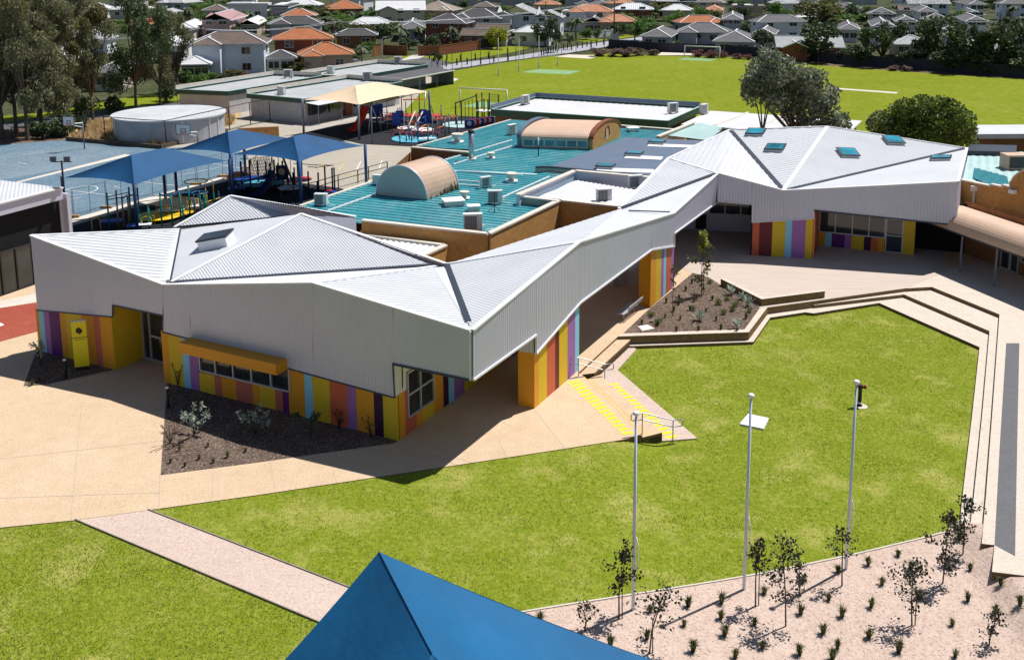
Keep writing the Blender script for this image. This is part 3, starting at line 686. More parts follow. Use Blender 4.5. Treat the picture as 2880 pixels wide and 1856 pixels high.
# right pavilion stripes, recess with windows
rb = lambda x: proj((lambda p: (p.x, p.y, 0))(r_(x, 700)))[1]
row(r_, NR, [2113, 2133, 2169, 2205.5, 2224, 2262, 2288], ['coral', 'maroon', 'yellow', 'lightblue', 'lilac', 'yellow'], lin(2115, 625, 2288, 615), rb)
WA, WB = G(2302, 690), G(2570, 717.5)
w_ = lambda x, y: VP(x, y, WA, WB)
NW = Vector(((WB-WA).y, -(WB-WA).x, 0)).normalized()
if NW.y > 0: NW = -NW
wb = lambda x: proj((lambda p: (p.x, p.y, 0))(w_(x, 700)))[1]
def wz(xs, cols, z0, z1):
    for i, c in enumerate(cols):
        P0, P1 = w_(xs[i], 700), w_(xs[i+1], 700); mb = MB(); d = P1-P0
        mb.box(((P0.x+P1.x)/2, (P0.y+P1.y)/2, (z0+z1)/2), (math.hypot(d.x, d.y)-.01, .06, z1-z0), math.atan2(d.y, d.x)); mb.obj('wall_panel', 'panel_'+c, Bd)
wz([2300, 2319.7, 2337.7, 2374, 2392.6, 2429, 2448, 2467, 2487], ['amber', 'lightblue', 'purple', 'lilac', 'yellow', 'darkpurple', 'coral', 'amber'], 0, .95)
wz([2537, 2571], ['yellow'], 0, 3.3)
mb = MB(); a, b = r_(2288, 700), w_(2300, 700); d = b-a
mb.box(((a.x+b.x)/2-.06, (a.y+b.y)/2, 1.6), (math.hypot(d.x, d.y), .1, 3.2), math.atan2(d.y, d.x)); mb.obj('wall_panel', 'panel_coral', Bd)
def window(pl, xs, z0, z1, name='window', frame='alu', gl='glass_dark', N=None, mull=None, parent=Bd, rows=1, yr=700):
    """framed window: posts at picture columns xs in a facade plane"""
    P = [pl(x, yr) for x in xs]; P = [Vector((p.x, p.y, 0)) for p in P]; fr = MB(); Z = Vector((0, 0, 1))
    for p in P: fr.box((p.x, p.y, (z0+z1)/2), (.07, .1, z1-z0), math.atan2((P[-1]-P[0]).y, (P[-1]-P[0]).x))
    for k in range(rows+1): z = z0+(z1-z0)*k/rows; fr.bar(P[0]+Z*z, P[-1]+Z*z, .11, .07)
    o = fr.obj(name, frame, parent); g = MB(); off = (N or Vector((0, 0, 0)))*-.03
    g.face([P[0]+Z*z0+off, P[-1]+Z*z0+off, P[-1]+Z*z1+off, P[0]+Z*z1+off]); g.obj('pane', gl, o)
    return o
window(w_, [2302, 2346, 2394, 2441, 2486], 1.0, 3.2, N=NW)
dr = window(w_, [2490, 2536], .05, 2.35, 'door', N=NW, rows=2); window(w_, [2490, 2536], 2.4, 3.2, N=NW)
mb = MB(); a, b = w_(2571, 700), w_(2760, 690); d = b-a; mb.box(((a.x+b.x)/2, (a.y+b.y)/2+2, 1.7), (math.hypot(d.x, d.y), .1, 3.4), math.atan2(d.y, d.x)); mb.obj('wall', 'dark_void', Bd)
# far wall of the covered walkway with its windows
KA, KB = G(1930, 646), G(2120, 655)
k_ = lambda x, y: VP(x, y, KA, KB)
NK = Vector((0, -1, 0))
mb = MB(); a, b = k_(1880, 650), k_(2125, 650); d = b-a
mb.ribbed([Vector((a.x, a.y+.1, 0)), Vector((b.x, b.y+.1, 0)), Vector((b.x, b.y+.1, 4.6)), Vector((a.x, a.y+.1, 4.6))], (0, 0, 1), .2, .02, 0, None, False); mb.obj('wall', 'cladding_grey', Bd)
window(k_, [1992, 2036, 2080, 2118], 1.3, 3.1, N=NK); window(k_, [1953, 1986], .05, 2.5, 'door', N=NK, rows=2)
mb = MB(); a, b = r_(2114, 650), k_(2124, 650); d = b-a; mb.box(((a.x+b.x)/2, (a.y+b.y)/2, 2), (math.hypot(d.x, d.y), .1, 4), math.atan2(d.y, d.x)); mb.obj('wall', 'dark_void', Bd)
mb = MB(); pts = [G(1560, 900), G(1660, 800), G(1760, 700), G(1880, 640)]
for a, b in zip(pts, pts[1:]):
    d = b-a; mb.box(((a.x+b.x)/2-1.2, (a.y+b.y)/2, 1.7), (d.length, .12, 3.4), math.atan2(d.y, d.x))
mb.obj('wall', 'brick_brown', Bd)
# entrance recess
IA, IB = G(406.7, 1006), G(466, 1023)
i_ = lambda x, y: VP(x, y, IA, IB)
NI = NF
mb = MB(); a = f_(322.5, 1030); b = Vector((IA.x, IA.y, 0)); d = Vector((b.x-a.x, b.y-a.y, 0))
mb.box(((a.x+b.x)/2, (a.y+b.y)/2+.02, 1.68), (d.length, .06, 3.36), math.atan2(d.y, d.x)); mb.obj('wall_panel', 'panel_yellow', Bd)
dr = window(i_, [404, 424, 466], .04, 3.2, 'entrance_door', N=NI, rows=1, yr=960)
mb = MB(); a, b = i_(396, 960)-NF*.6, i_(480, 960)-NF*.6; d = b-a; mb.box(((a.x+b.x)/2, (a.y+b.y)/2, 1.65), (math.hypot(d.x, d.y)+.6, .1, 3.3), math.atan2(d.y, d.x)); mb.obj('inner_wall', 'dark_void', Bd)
x = MB(); p, q = i_(425, 1000), i_(463, 1000); x.bar(Vector((p.x, p.y, 1.3)), Vector((q.x, q.y, 1.3)), .1, .1); x.obj('rail', 'alu', dr)
x = MB(); x.tube([Vector((q.x-.12, q.y-.12, .9)), Vector((q.x-.12, q.y-.12, 1.45))], .02); x.obj('handle', 'steel', dr)
mb = MB(); a = i_(466, 1000); b = f_(466, 1000); d = b-a; mb.box(((a.x+b.x)/2+.1, (a.y+b.y)/2, 1.6), (math.hypot(d.x, d.y), .1, 3.2), math.atan2(d.y, d.x)); mb.obj('wall_panel', 'panel_amber', Bd)
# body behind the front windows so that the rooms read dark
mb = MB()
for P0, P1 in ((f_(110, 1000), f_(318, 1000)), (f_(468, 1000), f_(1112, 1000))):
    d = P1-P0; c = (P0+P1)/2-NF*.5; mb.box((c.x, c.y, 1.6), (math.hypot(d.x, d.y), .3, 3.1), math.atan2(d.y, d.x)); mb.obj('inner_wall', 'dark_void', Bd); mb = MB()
# strip window with amber hood
window(f_, [564, 607, 656, 707, 761, 813], 1.06, 2.35, N=NF, yr=1040)
mb = MB(); h0, h1 = f_(540, 952), f_(812, 1030); o = NF*.8
za, zb2 = 2.62, 2.62
A, B = Vector((h0.x, h0.y, 0)), Vector((h1.x, h1.y, 0)); Z = Vector((0, 0, 1))
zt0, zt1 = h0.z+.12, h1.z+.30
zt = 2.62
for f in ([A+Z*zt, B+Z*zt, B+o+Z*zt, A+o+Z*zt], [A+o+Z*2.12, B+o+Z*2.12, B+o+Z*zt, A+o+Z*zt], [A+Z*2.12, A+o+Z*2.12, A+o+Z*zt, A+Z*zt], [B+o+Z*2.12, B+Z*2.12, B+Z*zt, B+o+Z*zt], [A+Z*2.5, A+o+Z*2.5, B+o+Z*2.5, B+Z*2.5]): mb.face(f)
mb.obj('window_hood', 'panel_amber', Bd)
# corner window on the side wall, white reveal above
window(s_p, [1146, 1182, 1219], .72, 2.7, N=NS, rows=2, yr=1090)
mb = MB(); mb.face([f_(1108, 1021)-NF*.02, f_(1114, 1115)-NF*.02, s_p(1141, 1103)+Vector((0, 0, 0)), Vector((s_p(1141, 1103).x, s_p(1141, 1103).y, 3.4))]); mb.obj('reveal', 'trim_white', Bd)
# skylights
def skylight(P, c, sz, up_, parent=Bd, h=.22, kind='skylight_blue', ax=None):
    """box rooflight lying on facet P at picture point c"""
    o = Vector(P[0]); n = (Vector(P[1])-o).cross(Vector(P[2])-o).normalized()
    if n.z < 0: n = -n
    p = PL(c[0], c[1], o, n); q = PL(c[0]+20*ax[0], c[1]+20*ax[1], o, n); u = (q-p).normalized(); v = n.cross(u)
    M = Matrix((u, v, n)).transposed(); f = MB(); f.box(p+n*h/2, (sz[0], sz[1], h), 0, 0, M); s = f.obj('skylight', 'trim_white', parent)
    r = MB()
    for a, b in ((-1, -1), (1, -1), (1, 1), (-1, 1)):
        pass
    r.box(p+n*(h+.04), (sz[0]+.12, sz[1]+.12, .08), 0, 0, M); r.obj('frame', 'dark_frame', s)
    g = MB(); g.box(p+n*(h+.086), (sz[0]-.1, sz[1]-.1, .012), 0, 0, M); g.obj('pane', kind, s)
    return s
skylight([Gl, Cp, V1], (612, 690), (1.5, 1.1), 0, ax=(1, -.18), h=.5, kind='glass_dark')
skylight([Ep, E2, E4], (830, 600), (2.0, 1.2), 0, ax=(1, -.35), h=.2, kind='glass_dark')
for P, c, a in (([Wp, Xpt, Yp], (2126, 376), (1, .02)), ([Wp, Xpt, Yp], (2181, 420), (1, .03)), ([Xpt, Z1, Yp], (2384, 434), (1, .04)), ([Xpt, Z1, Yp], (2512, 399), (1, .04)), ([Xpt, Zpt, Z1], (2647, 449), (1, -.02))):
    skylight(P, c, (1.3, 1.15), 0, ax=a, h=.16)
# grey cabinet in the walkway
mb = MB(); p = G(1738, 803); mb.box((p.x, p.y+.4, .9), (1.2, .8, 1.8), .5); mb.box((p.x, p.y+.4, 1.83), (1.3, .9, .06), .5)
mb.obj('cabinet', 'cladding_grey', label='pale metal cabinet standing in the dark covered walkway', category='cabinet')
# ================================================================ older brick school with teal roof
tl = NT('teal_roof'); _n = tl.noise(.35, 5, .7); _k = tl.noise(2.5, 3, .6)
_c = tl.mix(.35, tl.ramp(_n, [(.3, (.015, .22, .28)), (.5, (.03, .31, .37)), (.72, (.16, .40, .43))]), tl.ramp(_k, [(.3, (.02, .12, .15)), (.7, (.12, .32, .35))]))
_s = tl.noise(.5, 5, .75, None, (1, .12, 1)); _c = tl.mix(tl.ramp(_s, [(.5, (0, 0, 0)), (.8, (.4, .4, .4))]), _c, (.22, .24, .23))
MATS['teal_roof'] = tl.fin(_c, .5, 0, .3)
mat('roof_blue_grey', (.13, .17, .24), .5, .08, 1); mat('peach_iron', (.58, .40, .29), .55, .1, .8); mat('coping', (.66, .60, .52), .7, .12, 1.2, fine=.1); mat('parapet_cream', (.42, .38, .31), .8, .12, 1)
mat('roof_pale', (.60, .60, .61), .6, .08, .5); mat('teal_pale', (.40, .56, .55), .55, .1, .6); mat('roof_mid', (.40, .41, .42), .6, .12, .5); mat('stain', (.05, .035, .02), .9, .3, 3); mat('vault_end', (.42, .45, .44), .6, .06, .8)
OB = thing('brick_school_building', 'older tan brick school building under a wide teal ribbed roof with two barrel vaults', 'school', G(1375, 657, 4.5)*1+Vector((0, 0, -4.5)))
zr = 4.05
def flat(name, m, px, z, rib=None, per=.5, h=.04, parent=OB, dirpx=None, zz=None):
    P = [G(a, b, z) for a, b in px]; n = (P[1]-P[0]).cross(P[2]-P[0])
    if n.z < 0: P = P[::-1]
    mb = MB()
    if rib: mb.ribbed(P, G(rib[0]+20*rib[2], rib[1]+20*rib[3], z)-G(rib[0], rib[1], z), per, h, 0, [(0, 0), (.5, 0), (.58, 1), (.8, 1), (.88, 0)] if m == 'teal_roof' else None)
    else: mb.face(P)
    return mb.obj(name, m, parent)
ribd = (1300, 560, 1, .105)
flat('roof', 'teal_roof', [(815, 590), (1062, 507), (1330, 423), (1560, 350), (1905, 372), (1760, 440), (1572, 567), (1372, 657), (1008, 628)], zr, ribd, .6, .055)
flat('roof', 'teal_roof', [(1172, 412), (1436, 338), (1570, 346), (1330, 424), (1318, 421)], zr+.01, ribd, .6, .055)
# brick walls round the near end
def wall(P, z0, z1, m, name='wall', parent=OB, th=.25, cop=None, copw=.36):
    mb = MB(); c = MB()
    for a, b in zip(P, P[1:]):
        d = Vector((b[0]-a[0], b[1]-a[1], 0)); L = d.length; za = a[2] if len(a) > 2 and z1 is None else z1; zb_ = b[2] if len(b) > 2 and z1 is None else z1
        n = Vector((d.y, -d.x, 0)).normalized()*th/2
        A0, B0 = Vector((a[0], a[1], z0)), Vector((b[0], b[1], z0)); A1, B1 = Vector((a[0], a[1], za)), Vector((b[0], b[1], zb_))
        mb.face([A0+n, B0+n, B1+n, A1+n]); mb.face([B0-n, A0-n, A1-n, B1-n]); mb.face([A1+n, B1+n, B1-n, A1-n])
        mb.face([A0-n, A0+n, A1+n, A1-n]); mb.face([B0+n, B0-n, B1-n, B1+n])
        if cop: c.bar(A1+Vector((0, 0, .05)), B1+Vector((0, 0, .05)), copw, .1)
    o = mb.obj(name, m, parent)
    if cop: c.obj('coping', cop, o if o.parent is None else parent)
    return o
zp = 4.45
w1 = [G(1017, 628, 4.1), G(1022, 620.5, 4.45), G(1035, 619.5, 4.55)]
LW = [G(1014, 655, 3.2)]
wall([tuple(G(1020, 622, zp))[:2], tuple(G(1374, 660, zp))[:2], tuple(G(1574, 565, zp))[:2], tuple(G(1741, 583, zp))[:2]], 0, zp, 'brick_tan', cop='coping')
wall([tuple(G(1016, 624, zp))[:2], tuple(G(1120, 590, zp))[:2]], 0, 3.9, 'brick_tan')
# outer closure walls under the roof edge
mb = MB()
for a, b in (((812, 592), (1062, 508)), ((1062, 508), (1172, 413)), ((1172, 413), (1436, 339)), ((1436, 339), (1900, 373))):
    A, Bq = G(*a, zr-.1), G(*b, zr-.1); mb.face([Vector((A.x, A.y, -.8)), Vector((Bq.x, Bq.y, -.8)), Bq, A])
mb.obj('wall', 'brick_brown', OB)
wall([tuple(G(1158, 411, 4.5))[:2], tuple(G(1180, 413, 4.5))[:2], tuple(G(1230, 418, 4.5))[:2], tuple(G(1320, 425, 4.5))[:2]], 0, 4.35, 'brick_brown', cop='coping')
# eaves gutters
def strip_bar(a, b, z, wd, ht, m, name, parent=OB):
    mb = MB(); mb.bar(G(*a, z), G(*b, z), wd, ht); return mb.obj(name, m, parent)
strip_bar((815, 590), (1062, 507), zr+.03, .25, .14, 'coping', 'gutter'); strip_bar((1172, 412), (1436, 338), zr+.03, .2, .12, 'coping', 'gutter')
for a, b in (((922, 593), (1058, 545)), ((1252, 450), (1440, 394)), ((1275, 462), (1440, 411)), ((1285, 481), (1470, 492)), ((1290, 507), (1348, 512)), ((1290, 519), (1348, 523)), ((1412, 556), (1545, 497))):
    strip_bar(a, b, zr+.1, .09, .09, 'white_paint', 'roof_pipe')
strip_bar((1245, 480), (1510, 491), zr+.06, .4, .05, 'teal_pale', 'ridge_cap')
# blue grey roof with three skylights
flat('roof', 'roof_blue_grey', [(1545, 470), (1762, 387), (1980, 397), (1830, 498)], 4.35, (1700, 440, 1, .06), .4, .04)
wall([tuple(G(1506, 473, 4.4))[:2], tuple(G(1545, 472, 4.4))[:2], tuple(G(1830, 499, 4.4))[:2]], 3.9, 4.42, 'parapet_cream', 'parapet', cop='gutter_dark', copw=.3)
PG = [G(1545, 470, 4.36), G(1830, 498, 4.36), G(1762, 387, 4.36)]
for c, e in (((1703, 474), 1838), ((1784, 438), 1862), ((1848, 405), 1955)):
    mb = MB(); a, b = G(c[0]-25, c[1]+3, 4.39), G(e, c[1]+8, 4.39); mb.bar(a, b, 1.3, .03); mb.obj('roof_flashing', 'trim_white', OB)
    skylight(PG, c, (1.25, .95), 0, OB, .2, ax=(1, .06))
strip_bar((1455, 551), (1700, 573), 4.3, .06, .06, 'gutter_dark', 'gutter')
# recessed flat roof behind a parapet
flat('roof', 'roof_pale', [(1500, 562), (1620, 508), (1790, 535), (1740, 583), (1574, 566)], 4.28, (1600, 540, 1, -.62), .35, .05)
wall([tuple(G(1456, 552, 4.7))[:2], tuple(G(1617, 483, 4.7))[:2], tuple(G(1830, 502, 4.7))[:2]], 3.9, 4.72, 'cladding_grey', 'parapet', cop='coping', copw=.4)
wall([tuple(G(1456, 552, 4.55))[:2], tuple(G(1568, 565, 4.55))[:2]], 3.9, 4.5, 'parapet_cream', 'parapet', cop='coping')
# barrel vaults
def vault(base, axis_len_px, up_px, name, m_roof, m_end, zb_, k=18, k0=0., arch=None):
    pass
def arch_pts(A, Bq, top, zb_, k=20, pw=1.0):
    A, Bq = Vector(A), Vector(Bq); c = (A+Bq)/2; r = (Bq-A)/2; hh = top-zb_
    return [c-r*math.cos(math.pi*i/k)+Vector((0, 0, hh*math.sin(math.pi*i/k)**pw)) for i in range(k+1)]
def barrel(A0, A1, B0, B1, zb_, top, m, ends, per=.12, h=.02, parent=OB):
    """A0-A1 near arch feet, B0-B1 far arch feet"""
    P, Q = arch_pts(A0, A1, top, zb_), arch_pts(B0, B1, top, zb_); v = MB(); n = len(P)-1
    L = (Vector(B0)-Vector(A0)).length; seg = int(L/per)
    for s in range(seg*2):
        t0, t1 = s/(seg*2), (s+1)/(seg*2); hh = (0, h) if s % 2 == 0 else (h, 0)
        for i in range(n):
            def pt(i, t, o):
                p = lerp(P[i], Q[i], t); c = lerp((Vector(A0)+Vector(A1))/2, (Vector(B0)+Vector(B1))/2, t); d = (p-c).normalized(); return p+d*o
            v.face([pt(i, t0, hh[0]), pt(i+1, t0, hh[0]), pt(i+1, t1, hh[1]), pt(i, t1, hh[1])][::-1])
    o = v.obj('barrel_vault', m, parent)
    for X, me, fl in ((P, ends[0], 1), (Q, ends[1], 0)):
        e = MB(); e.face(X[::-1] if fl else X); e.obj('end_wall', me, o)
        e = MB(); e.tube(X, .07, 6); e.obj('rim', 'coping' if me.startswith('brick') else 'zinc_fascia', o)
    return o
A0, A1, B1 = G(1059, 548, zr+.05), G(1200.6, 562, zr+.05), G(1289.5, 532, zr+.05); B0 = A0+(B1-A1)
topv = up((A0+A1)/2, 467)
vb = barrel(A0, A1, B0, B1, zr+.05, topv, 'peach_iron', ('vault_end', 'vault_end'))
st_ = MB()
rr = random.Random(3)
for i in range(30):
    t = .08+.9*rr.random()**.7; L = .12+.5*rr.random()*t; b = lerp(A1, B1, t); ax = (A1-A0).normalized(); c = b-ax*((A1-A0).length/2); r = (A1-A0).length/2; hh = topv-zr-.05
    q = []
    for s_2, wd in ((0, .07), (L, .02)):
        th = s_2/ r; p = c+ax*(r*math.cos(th)+.03)+Vector((0, 0, hh*math.sin(th)+.0)); dd = (B1-A1).normalized()*wd; q += [p-dd, p+dd]
    st_.face([q[0], q[1], q[3], q[2]])
st_.obj('rust_stain', 'stain', vb)
# second vault on a clerestory with windows and brick end walls
a0, a1 = G(1466, 417, zr), G(1655, 423, zr); a1 = Vector((a1.x, a1.y, zr)); b1 = G(1734, 386, zr); dv2 = b1-a1; b0 = a0+dv2
sp_ = up(a1, 394); tp2 = up((a1+b1)/2, 345)
OV = thing('vaulted_clerestory', 'peach barrel vault with a row of windows and a brick arched end', 'roof lantern', a0)
mb = MB(); mb.face([a0, a1, Vector((a1.x, a1.y, sp_)), Vector((a0.x, a0.y, sp_))]); mb.face([b1, b0, Vector((b0.x, b0.y, sp_)), Vector((b1.x, b1.y, sp_))]); mb.obj('wall', 'parapet_cream', OV)
Z = Vector((0, 0, 1))
def up_z(p, z): return Vector((p.x, p.y, z))
vv = MB(); hh = tp2-sp_; n = 18; ov = (a0-b0).normalized()*.12
X0_, X1_ = arch_pts(up_z(a0, sp_)+ov, up_z(b0, sp_)-ov, tp2, sp_, 20), arch_pts(up_z(a1, sp_)+ov, up_z(b1, sp_)-ov, tp2, sp_, 20)
X0_[0].z -= .05; X1_[0].z -= .05
for s in range(60):
    for i in range(20):
        t0, t1 = s/60, (s+1)/60; o0, o1 = (0, .025) if s % 2 == 0 else (.025, 0)
        vv.face([lerp(X0_[i], X1_[i], t0)+Z*o0, lerp(X0_[i], X1_[i], t1)+Z*o1, lerp(X0_[i+1], X1_[i+1], t1)+Z*o1, lerp(X0_[i+1], X1_[i+1], t0)+Z*o0])
vv.obj('barrel_vault', 'peach_iron', OV)
dd = (a1-a0).normalized()
for e, s in ((a0, -1), (a1, 1)):
    b = e+dv2; mb = MB(); arc = arch_pts(up_z(e, sp_), up_z(b, sp_), tp2+.12, sp_, 18); ring_ = [up_z(e, zr-.1)]+arc+[up_z(b, zr-.1)]
    o1, o2 = dd*s*.05, dd*s*.35
    mb.face([p+o2 for p in (ring_ if s < 0 else ring_[::-1])]); mb.face([p+o1 for p in (ring_[::-1] if s < 0 else ring_)])
    for p, q in zip(ring_, ring_[1:]): mb.face([p+o1, q+o1, q+o2, p+o2] if s > 0 else [p+o2, q+o2, q+o1, p+o1])
    ew = mb.obj('end_wall', 'brick_tan' if s > 0 else 'roof_blue_grey', OV)
    mb = MB()
    for p, q in zip(arc, arc[1:]): mb.bar(lerp(p+o1, p+o2, .5)+Z*.05, lerp(q+o1, q+o2, .5)+Z*.05, .42, .1)
    mb.obj('brick_arch' if s > 0 else 'rim', 'brick_red' if s > 0 else 'roof_blue_grey', OV)
    if s > 0:
        c = (up_z(e, zr+.9)+up_z(b, zr+.9))/2+o2+dd*.012; u = (b-e).normalized(); mb = MB()
        mb.face([c+u*(.42*math.cos(t*math.pi/10))+Z*(.62*math.sin(t*math.pi/10)) for t in range(20)]); mb.obj('round_window', 'peach_iron', OV)
        mb = MB(); mb.tube([c+u*(.47*math.cos(t*math.pi/10))+Z*(.67*math.sin(t*math.pi/10)) for t in range(-1, 12)], .07, 5); mb.obj('window_arch', 'brick_red', OV)
nrm = Vector((dd.y, -dd.x, 0))
for i in range(6):
    t0, t1 = .035+i*.158, .035+i*.158+.148; t0 += .012*(i > 2); t1 += .012*(i > 2)
    p, q = lerp(a0, a1, t0)+nrm*.03, lerp(a0, a1, t1)+nrm*.03; zb1, zt1 = zr+.22, sp_-.08; fr = MB()
    for A, Bq in ((up_z(p, zb1), up_z(q, zb1)), (up_z(p, zt1), up_z(q, zt1)), (up_z(p, zb1), up_z(p, zt1)), (up_z(q, zb1), up_z(q, zt1))): fr.bar(A, Bq, .06, .07)
    o = fr.obj('window', 'coping', OV); g = MB(); g.face([up_z(p, zb1), up_z(q, zb1), up_z(q, zt1), up_z(p, zt1)]); g.obj('pane', 'glass_blue', o)
# small ribbed lean-to below the brick wall
L1 = [(1027, 664), (1250, 690), (1200, 722), (1130, 712)]
flat('lean_to_roof', 'roof_pale', L1, 3.66, (1150, 690, 1, -.55), .4, .06)
wall([tuple(G(1018, 659, 3.78))[:2], tuple(G(1250, 689, 3.78))[:2]], 3.3, 3.82, 'coping', 'lean_to_parapet'); wall([tuple(G(1252, 691, 3.75))[:2], tuple(G(1180, 724, 3.75))[:2]], 0, 3.72, 'brick_tan', cop='coping')
# downpipes on the brick wall
for x, y0, y1 in ((1343, 658, 725), (1298, 694, 725)):
    p = G(x, y0, 4.3 if y0 < 680 else 3.2); mb = MB(); mb.bar(p+Vector((.05, -.35, 0)), Vector((p.x+.05, p.y-.35, 0)), .1, .1); mb.obj('downpipe', 'peach_iron', OB)
# ================================================================ portable classrooms with green fascias
def classroom(label, L, C_, Rr, ze, zg, hb=.55, wallm='block_white', loc=None, roofm='roof_mid', wallh=None, parapet=True, verandah=None, rib=(1, .0)):
    """L, C_, Rr: picture points of the near fascia top at left, corner and right end"""
    l, c, r = G(*L, ze), G(*C_, ze), G(*Rr, ze); q = l+(r-c); t = thing('portable_classroom', label, 'classroom', Vector((c.x, c.y, 0)), 'flat roofed portable classrooms with green fascias')
    ins = .35; ce = (l+r)/2
    mb = MB(); pts = [lerp(p, ce, .04) for p in (l, c, r, q)]
    mb.prism([(p.x, p.y) for p in pts], -.1, ze-.3); mb.obj('wall', wallm, t)
    fa = MB()
    for a, b in ((l, c), (c, r), (r, q), (q, l)):
        d = (b-a); n = Vector((d.y, -d.x, 0)).normalized()
        fa.bar(a+Z*(-hb/2), b+Z*(-hb/2), .1, hb)
        for k in (.25, .5, .75): fa.bar(a+n*.06+Z*(-hb*k), b+n*.06+Z*(-hb*k), .03, .04)
    fa.obj('fascia', 'green_fascia', t)
    rf = MB(); pr = [lerp(p, ce, .012)+Z*-.22 for p in (l, c, r, q)]
    rf.ribbed(pr, (r-c), .8, .05, 0, [(0, 0), (.85, 0), (.9, 1), (.95, 1)]); rf.obj('roof', roofm, t)
    rm = MB()
    for a, b in ((l, c), (c, r), (r, q), (q, l)): rm.bar(a+Z*.03, b+Z*.03, .2, .05)
    rm.obj('coping', 'teal_pale', t)
    pm = MB(); pm.bar(l+Z*.22, q+Z*.22, .1, .55); pm.bar(q+Z*.22, r+Z*.22, .1, .55); pm.obj('parapet', 'coping' if parapet is True else 'roof_blue_grey', t)  # long classroom's back parapet is dark, its shade put into the colour
    return t, l, c, r, q
t1 = classroom('low white block classroom behind the round tank, green fascia and pale flat roof', (494, 252), (640, 258), (905, 214), 3.0, 0)
t2 = classroom('white brick classroom with a dark windowed verandah beside the cream shade sail', (694, 264), (856, 279), (1130, 231), 3.0, 0)
t3 = classroom('farthest of the flat roofed classrooms, beside the sports field with an open shelter', (846, 209), (997, 216), (1203, 182), 3.0, 0)
t4 = classroom('long low classroom with white roof and dark green fascia in front of the sports field', (1381, 308), (1877, 341), (1969, 300), 3.1, 0, .75, 'brick_brown', roofm='roof_pale', parapet=2)
# verandah windows of the second classroom
t, l, c, r, q = t2; d = (r-c).normalized(); n = Vector((d.y, -d.x, 0)); LL = (r-c).length
if n.y > 0: n = -n
for a, b, z0, z1, nm, m in ((.04, .2, .9, 2.3, 'window', 'dark_void'), (.22, .36, .9, 2.3, 'window', 'dark_void'), (.37, .44, 0, 2.3, 'door', 'red_plastic'), (.48, .66, .9, 2.3, 'window', 'dark_void'), (.7, .95, 1., 2.3, 'window', 'dark_void')):
    p = lerp(c, r, (a+b)/2); mb = MB(); mb.box((p.x+n.x*.02, p.y+n.y*.02, (z0+z1)/2), ((b-a)*LL, .5, z1-z0), math.atan2(d.y, d.x)); mb.obj(nm, 'glass_dark' if nm == 'window' else 'brick_red', t)
mb = MB(); A, Bq = lerp(c, r, .0), lerp(c, r, .75); mb.face([A+Z*-.45+n*.1, A+Z*-.6+n*2.2, Bq+Z*-.6+n*2.2, Bq+Z*-.45+n*.1]); mb.face([A+Z*-.5+n*.1, Bq+Z*-.5+n*.1, Bq+Z*-.65+n*2.2, A+Z*-.65+n*2.2]); mb.obj('verandah_roof', 'roof_pale', t)
for k in (0, .22, .45, .68):
    p = lerp(c, r, k)+n*2.1; mb = MB(); mb.bar((p.x, p.y, 0), (p.x, p.y, 2.4), .1, .1); mb.obj('verandah_post', 'grey_post', t)
# shelter of the third
t, l, c, r, q = t3; d = (r-c).normalized(); n = Vector((d.y, -d.x, 0))
if n.y > 0: n = -n
A, Bq = lerp(c, r, .25), lerp(c, r, 1.06); mb = MB()
mb.face([A+Z*-.5, A+Z*-.8+n*4.2, Bq+Z*-.8+n*4.2, Bq+Z*-.5]); mb.face([A+Z*-.55, Bq+Z*-.55, Bq+Z*-.86+n*4.2, A+Z*-.86+n*4.2]); mb.obj('shelter_roof', 'asphalt', t)
mb = MB(); e0, e1 = A+n*4.2+Z*-.82, Bq+n*4.2+Z*-.82; mb.bar(e0, e1, .12, .14); mb.obj('gutter', 'white_paint', t)
for k in (.3, .55, .8, 1.05):
    p = lerp(c, r, k)+n*4.1; mb = MB(); mb.bar((p.x, p.y, 0), (p.x, p.y, 2.2), .12, .12); mb.obj('shelter_post', 'grey_post', t)
mb = MB(); p, s_ = lerp(c, r, 1.05), lerp(c, r, 1.05)+n*4.1; mb.face([Vector((p.x, p.y, 0)), Vector((s_.x, s_.y, 0)), Vector((s_.x, s_.y, 2.1)), Vector((p.x, p.y, 2.4))]); mb.obj('shelter_end_wall', 'grey_post', t)
# flat white roofed shed right of the long classroom
SH = thing('shed', 'wide shed with a flat cream white roof behind the folded roof, under the big tree', 'shed', G(1931, 348, 3))
mb = MB(); P = [G(x, y, 3.0) for x, y in ((1915, 350), (1998, 312), (2424, 340), (2398, 364), (2200, 372))]; mb.prism([(p.x, p.y) for p in P], 2.85, 3.0); mb.obj('roof', 'roof_pale', SH)
mb = MB(); ce = sum((p for p in P), Vector((0, 0, 0)))/5; mb.prism([(lerp(p, ce, .06).x, lerp(p, ce, .06).y) for p in P], -.1, 2.8); mb.obj('wall', 'brick_brown', SH)
for a, b in (((2010, 352), (2105, 316)), ((2120, 362), (2200, 325))):
    mb = MB(); mb.bar(G(*a, 3.03), G(*b, 3.03), .3, .03); mb.obj('roof_joint', 'coping', SH)
# translucent corner roof beside it
flat('roof', 'teal_pale', [(1875, 382), (1965, 347), (2040, 360), (1990, 395)], 4.2, (1920, 370, 1, .1), .5, .05)
wall([tuple(G(1850, 386, 4.4))[:2], tuple(G(1950, 346, 4.4))[:2]], 3.8, 4.4, 'parapet_cream', 'parapet', cop='coping'); wall([tuple(G(1505, 338, 4.1))[:2], tuple(G(1900, 368, 4.1))[:2]], 3.3, 4.15, 'parapet_cream', 'parapet', cop='coping')
